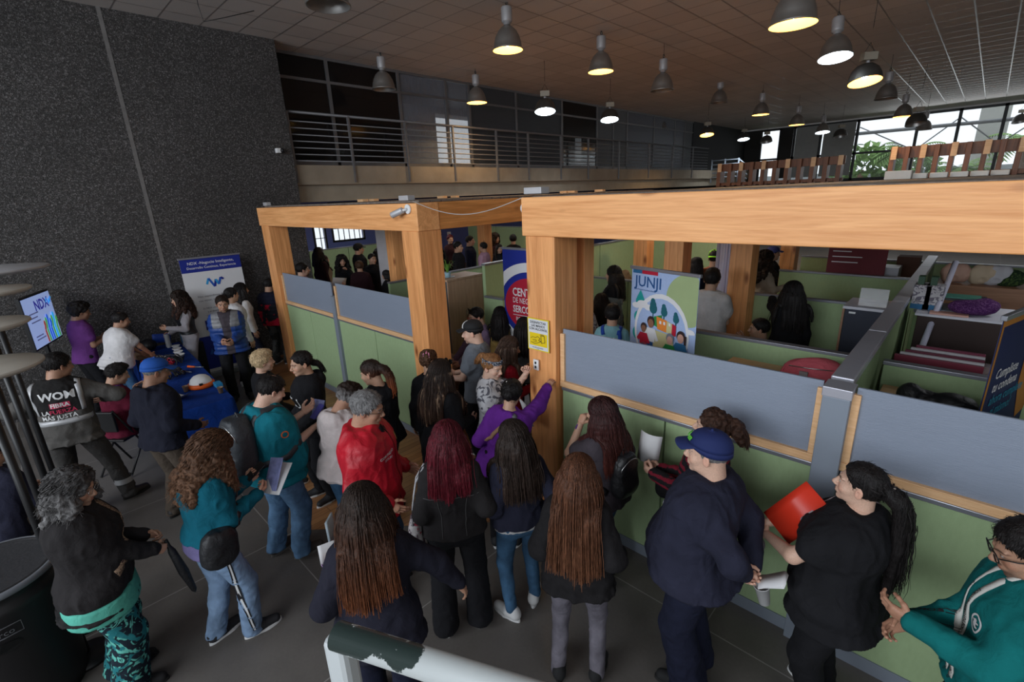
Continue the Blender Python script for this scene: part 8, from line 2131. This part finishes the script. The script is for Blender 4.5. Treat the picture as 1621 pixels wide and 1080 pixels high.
# ---- left edge: television, tiered discs, bin, jug
a = atz(34.5, 477, 1.88); b = atz(77.8, 457, 1.88)
d0 = Vector((a.x, a.y, 0)); k_ = .955
a = Vector((a.x*k_, a.y*k_, 0)); b = Vector((b.x*.9, b.y*.9, 0)); a = Vector((-9.15, -.06, 0)); b = Vector((-9.98, .26, 0))
def vz(u, v, p): d = ray(u, v); return CAM_H+d[2]*hypot(p.x, p.y)/hypot(d[0], d[1])
az1, az0, bz1, bz0 = vz(34.5, 477, a), vz(57, 557, a), vz(77.8, 457, b), vz(98.5, 530, b); z1 = (az1+bz1)/2; z0 = (az0+bz0)/2
t = thing('television', 'bright television on a stand at the left, before the dark wall', 'television', (0, 0, 0)); d = b-a; w = d.length; ux = d.normalized(); n = Vector((-ux.y, ux.x, 0)); n = n if n.dot(-a) > 0 else -n
rz = atan2(ux.y, ux.x); c = (a+b)/2
MB().box((c.x-n.x*.025, c.y-n.y*.025, (z0+z1)/2), (w+.03, .045, z1-z0+.03), rz).build('casing', M_BLACKP, t, bevel=.004)
SCR = emis('screen_glow', (.30, .40, .72), .62); MB().add([a+n*.001+Vector((0, 0, z0+.01)), b+n*.001+Vector((0, 0, z0+.01)), b+n*.001+Vector((0, 0, z1-.01)), a+n*.001+Vector((0, 0, z1-.01))], [(0, 1, 2, 3)]).build('screen', SCR, t)
f = Flat((a.x, a.y, z0), tuple(ux), (0, 0, 1), tuple(n)); h = z1-z0
SB = emis('screen_navy', (.03, .03, .30), .55); SG = emis('screen_green', (.08, .40, .10), .6); SC2 = emis('screen_blue', (.02, .12, .60), .7); SR = emis('screen_red', (.40, .08, .05), .5); SY = emis('screen_cyan', (.02, .35, .75), .8); ST = emis('screen_text', (.10, .12, .25), .5)
f.text('NDX', w*.62, h*.78, .20, SB, .03, squash=1.0); nd_logo(f, w*.90, h*.80, .09, SY, SC2, SY)
for i, (x_, y_) in enumerate(((.1, .66), (.1, .58), (.1, .5), (.1, .22), (.1, .16))): f.rect(w*x_, h*y_, w*(x_+.32-.06*(i % 2)), h*(y_+.025), ST)
for i, m_ in enumerate((SR, SG, SC2, SC2, SG, SY, SG)):
    x_ = w*(.48+.07*i); f.line([(x_, h*.03), (x_-.01, h*.28), (x_+.02, h*(.36+.05*(i % 3)))], .05, m_); f.ell(x_+.02, h*(.40+.05*(i % 3)), .03, .05, m_)
f.build('picture', t); MB().box((c.x-n.x*.06, c.y-n.y*.06, z0/2+.3), (.06, .04, z0+.5), rz).build('pole', M_BLACKP, t); MB().box((c.x-n.x*.03, c.y-n.y*.03, .02), (.7, .35, .04), rz).build('base', M_BLACKP, t)
# tiered stands with round cream tops
M_DISC = mat('cream_disc', (.50, .47, .41), .5); M_DSTL = mat('galvanised_tube', (.42, .45, .50), .35, .6)
DL = ['topmost grey disc table at the left edge', 'second thin disc table from the top at the left edge', 'third cream disc table with a rounded edge at the left', 'lowest and widest cream disc table, before the workman\'s head']
for i, (u, v, D, r_) in enumerate(((-34, 428, 5.6, .41), (-40, 462, 5.0, .29), (-44, 516, 4.5, .27), (-40, 585, 4.1, .30))):
    d = ray(u, v); d = d/hypot(d[0], d[1])*D; p = Vector((d[0], d[1], CAM_H+d[2]))
    t = thing('round_table', DL[i], 'table', (p.x, p.y, 0))
    MB().lathe([(0, p.z-.03), (r_*.9, p.z-.03), (r_, p.z-.012), (r_, p.z), (r_*.985, p.z+.004), (0, p.z+.004)], 48).build('tabletop', M_DISC if i else M_GALV, t)
    MB().tube([(0, 0, .03), (0, 0, p.z-.03)], 0.022, 14).build('column', M_BLACKP, t); MB().lathe([(0, 0), (.15, 0), (.15, .02), (.05, .05), (0, .05)], 28).build('base', M_BLACKP, t)
    if i == 3: MB().bb((-.38, -.006, p.z+.0042), (.38, .006, p.z+.006)).build('seam', mat('seam_brown', (.2, .15, .1), .7), t)
p = atz(4, 905, .95); p = Vector((p.x-.05, p.y-.08, 0)); t = thing('waste_bin', 'large black bin with grey rim and hand slot at the lower left corner', 'bin', (p.x, p.y, 0))
M_BIN = mat('bin_plastic', (.014, .013, .014), .5, var=.3, vs=4)
MB().lathe([(0, 0), (.27, 0), (.29, .1), (.315, .78), (.33, .80), (.33, .84), (.31, .86), (.30, .92), (.335, .93), (.335, .96), (.31, .965), (.30, .93), (.27, .10), (0, .08)], 48).build('body', M_BIN, t)
MB().lathe([(.336, .925), (.348, .93), (.348, .955), (.336, .965), (.325, .962)], 48).build('rim', mat('bin_rim', (.16, .17, .19), .4), t)
MB().lathe([(0, .955), (.26, .95), (.325, .962)], 40).build('lid', mat('speckled_lid', (.035, .035, .038), .35, var=.8, vs=80), t)
MB().bb((-.02, -.10, .958), (.14, .04, .966)).build('paper_label', mat('grey_note', (.25, .24, .27), .7), t)
an = atan2(-p.y-.35, -p.x+.55)+.0
def on_cyl(x, z, r_=.318): return ((r_-.03*(1-z/.8))*cos(an+x/.31), (r_-.03*(1-z/.8))*sin(an+x/.31), z)
mb = MB(); mb.add([on_cyl(.05*cos(q_)*(1.3 if True else 1), .60+.035*sin(q_), .322) for q_ in np.linspace(0, 2*pi, 24, endpoint=False)], [tuple(range(24))]); mb.build('hand_slot', mat('slot_black', (.002, .002, .002), .9), t)
vs, fs = text_mesh('farco', .05, .0); mb = MB(); mb.add([on_cyl(v_[0], .70+v_[1], .324) for v_ in vs], fs); mb.build('lettering', mat('faint_grey_print', (.13, .13, .14), .6), t)
mb = MB()
for (x0, x1, y0, y1) in ((-.085, .085, .667, .670), (-.085, .085, .735, .738), (-.085, -.082, .667, .738), (.082, .085, .667, .738)): mb.add([on_cyl(x_, y_, .324) for x_, y_ in ((x0, y0), (0 if x1-x0 > .1 else x1, y0), (x1, y0), (x1, y1), (0 if x1-x0 > .1 else x1, y1), (x0, y1))], [(0, 1, 2, 3, 4, 5)])
mb.build('lettering_frame', MATS['faint_grey_print'], t)
p = atz(12, 782, .35); t = thing('water_bottle', 'clear blue water jug with blue cap on the floor at the left edge', 'water bottle', (-5.0, -.42, .0))
MB().lathe([(0, 0), (.12, 0), (.13, .03), (.13, .26), (.11, .32), (.05, .37), (.03, .38), (.03, .42)], 28).build('bottle', mat('clear_blue_pet', (.22, .34, .62), .08, alpha=.7), t); MB().lathe([(0, .45), (.035, .45), (.035, .41)], 16).build('bottle_cap', mat('sky_cap', (.02, .25, .75), .4), t)

# ---- white painted rail in the foreground, part of the stair the picture is taken from
def chip_paint():
    m, N, L, b = newmat('chipped_white_paint'); tc = N.new('ShaderNodeTexCoord')
    n = N.new('ShaderNodeTexNoise'); n.inputs['Scale'].default_value = 9; n.inputs['Detail'].default_value = 8; n.inputs['Roughness'].default_value = .65; L.new(tc.outputs['Object'], n.inputs['Vector'])
    sp = N.new('ShaderNodeSeparateXYZ'); L.new(tc.outputs['Object'], sp.inputs[0])
    mr = N.new('ShaderNodeMapRange'); mr.inputs[1].default_value = -.02; mr.inputs[2].default_value = .24; mr.inputs[3].default_value = .30; mr.inputs[4].default_value = -.12; L.new(sp.outputs['X'], mr.inputs[0])
    ad = N.new('ShaderNodeMath'); L.new(n.outputs[0], ad.inputs[0]); L.new(mr.outputs[0], ad.inputs[1])
    mz = N.new('ShaderNodeMath'); mz.operation = 'MULTIPLY_ADD'; mz.inputs[1].default_value = 4.0; L.new(sp.outputs['Z'], mz.inputs[0]); L.new(ad.outputs[0], mz.inputs[2])
    th = N.new('ShaderNodeMapRange'); th.inputs[1].default_value = .665; th.inputs[2].default_value = .675; L.new(mz.outputs[0], th.inputs[0])
    mx = N.new('ShaderNodeMix'); mx.data_type = 'RGBA'; mx.inputs[6].default_value = (.47, .50, .50, 1); mx.inputs[7].default_value = (.022, .035, .032, 1); L.new(th.outputs[0], mx.inputs[0]); L.new(mx.outputs[2], b.inputs['Base Color']); b.inputs['Roughness'].default_value = .35
    return m
M_CHIP = chip_paint()
A0 = Vector(ray(533, 1006)*.95)+Vector((0, 0, CAM_H)); dd_ = ray(800, 1091); A1 = Vector(dd_*((A0.z-CAM_H)/dd_[2]))+Vector((0, 0, CAM_H)); dr = (A1-A0); dr.z = 0; dr.normalize()
t = thing('stair_rail', 'white rail with chipped paint crossing the bottom of the picture', 'railing', A0, atan2(dr.y, dr.x))
MB().tube([(.0, 0, 0), (1.5, 0, 0)], .027, 20).build('top_rail', M_CHIP, t); MB().tube([(.01, 0, -.16), (1.5, 0, -.16)], .018, 14).build('lower_rail', mat('white_rail_paint', (.46, .49, .50), .35), t)
MB().bb((-.022, -.022, -1.0), (.03, .022, .0)).build('post', MATS['white_rail_paint'], t, bevel=.012)
st = MB(); st.bb((A0.x-.25, -1.3, A0.z-1.12), (1.9, .30, A0.z-1.0)); st.bb((0, -1.3, 0), (.3, 0, A0.z-1.1)); tag(struct(st.build('floor_landing', M_CONC)), None)

# ---- beyond the far glazing
M_LEAF = mat('pale_foliage', (.20, .34, .10), .8, var=.5, vs=4); M_LEAF2 = mat('dark_foliage', (.10, .20, .06), .8, var=.5, vs=4)  # two leaf greens, one paler and one darker, chosen per tree
rg = np.random.default_rng(9)
def leafball(name, x, y, z, R_, label, m, n=420):
    mb = MB()
    for _ in range(n):
        a = nrm(rg.normal(size=3)); r_ = R_*rg.uniform(.55, 1.0); c = np.array([x, y, z])+a*r_*np.array([1, .8, .8]); u_ = nrm(rg.normal(size=3)); w_ = nrm(np.cross(u_, rg.normal(size=3))); s_ = R_*.16
        mb.add([c-u_*s_, c+w_*s_*.5, c+u_*s_, c-w_*s_*.5], [(0, 1, 2, 3)])
    t = thing(name, label, 'tree', (0, 0, 0)); mb.build('foliage', m, t); MB().tube([(x, y, 0), (x, y, z)], .16, 8).build('trunk', M_OAKD, t)
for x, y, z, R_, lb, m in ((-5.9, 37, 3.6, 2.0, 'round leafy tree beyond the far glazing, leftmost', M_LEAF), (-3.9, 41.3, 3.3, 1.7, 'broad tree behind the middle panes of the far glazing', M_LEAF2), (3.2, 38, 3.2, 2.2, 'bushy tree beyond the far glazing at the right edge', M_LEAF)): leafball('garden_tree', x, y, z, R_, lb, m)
def palm(x, y, z, R_, label):
    t = thing('palm_tree', label, 'palm', (x, y, 0)); MB().tube([(0, 0, 0), (.1, 0, z)], .18, 8).build('trunk', M_OAKD, t); mb = MB()
    for k in range(26):
        a = rg.uniform(0, 6.28); up_ = rg.uniform(-.1, 1.2); L_ = R_*rg.uniform(.8, 1.1); pts = [np.array([cos(a)*L_*q_, sin(a)*L_*q_, z+L_*(up_*q_-.75*q_*q_)]) for q_ in np.linspace(0, 1, 8)]
        for i in range(7):
            for s_ in (-1, 1):
                for j in (0, .5):
                    c = pts[i]+(pts[i+1]-pts[i])*j; o_ = np.array([-sin(a)*s_, cos(a)*s_, -.35])*R_*.26; d_ = nrm(pts[i+1]-pts[i])*R_*.07
                    mb.add([c, c+d_, c+o_+d_*2], [(0, 1, 2)])
    mb.build('fronds', M_LEAF, t)
palm(-3.6, 35.5, 4.3, 1.5, 'palm beyond the far glazing behind the first wide pane'); palm(.9, 35.4, 4.4, 1.5, 'palm beyond the far glazing before the pale column'); palm(-1.2, 34.8, 3.2, 1.5, 'low palm beyond the far glazing above the slatted screen')
tag(MB().bb((-1.15, 39.5, 0), (.1, 40.2, 9)).build('building_column', mat('outdoor_concrete', (.42, .42, .40), .8), bevel=.02), 'pale concrete column outside the far glazing', 'column')
tag(MB().bb((-16, 44, -.2), (14, 46, 3.6)).build('garden_wall', mat('outdoor_wall', (.3, .32, .34), .9)), 'low pale building line behind the garden', 'building')
struct(MB().bb((-30, 33.2, -.2), (30, 60, 0)).build('ground', mat('outdoor_ground', (.25, .28, .18), .9)))
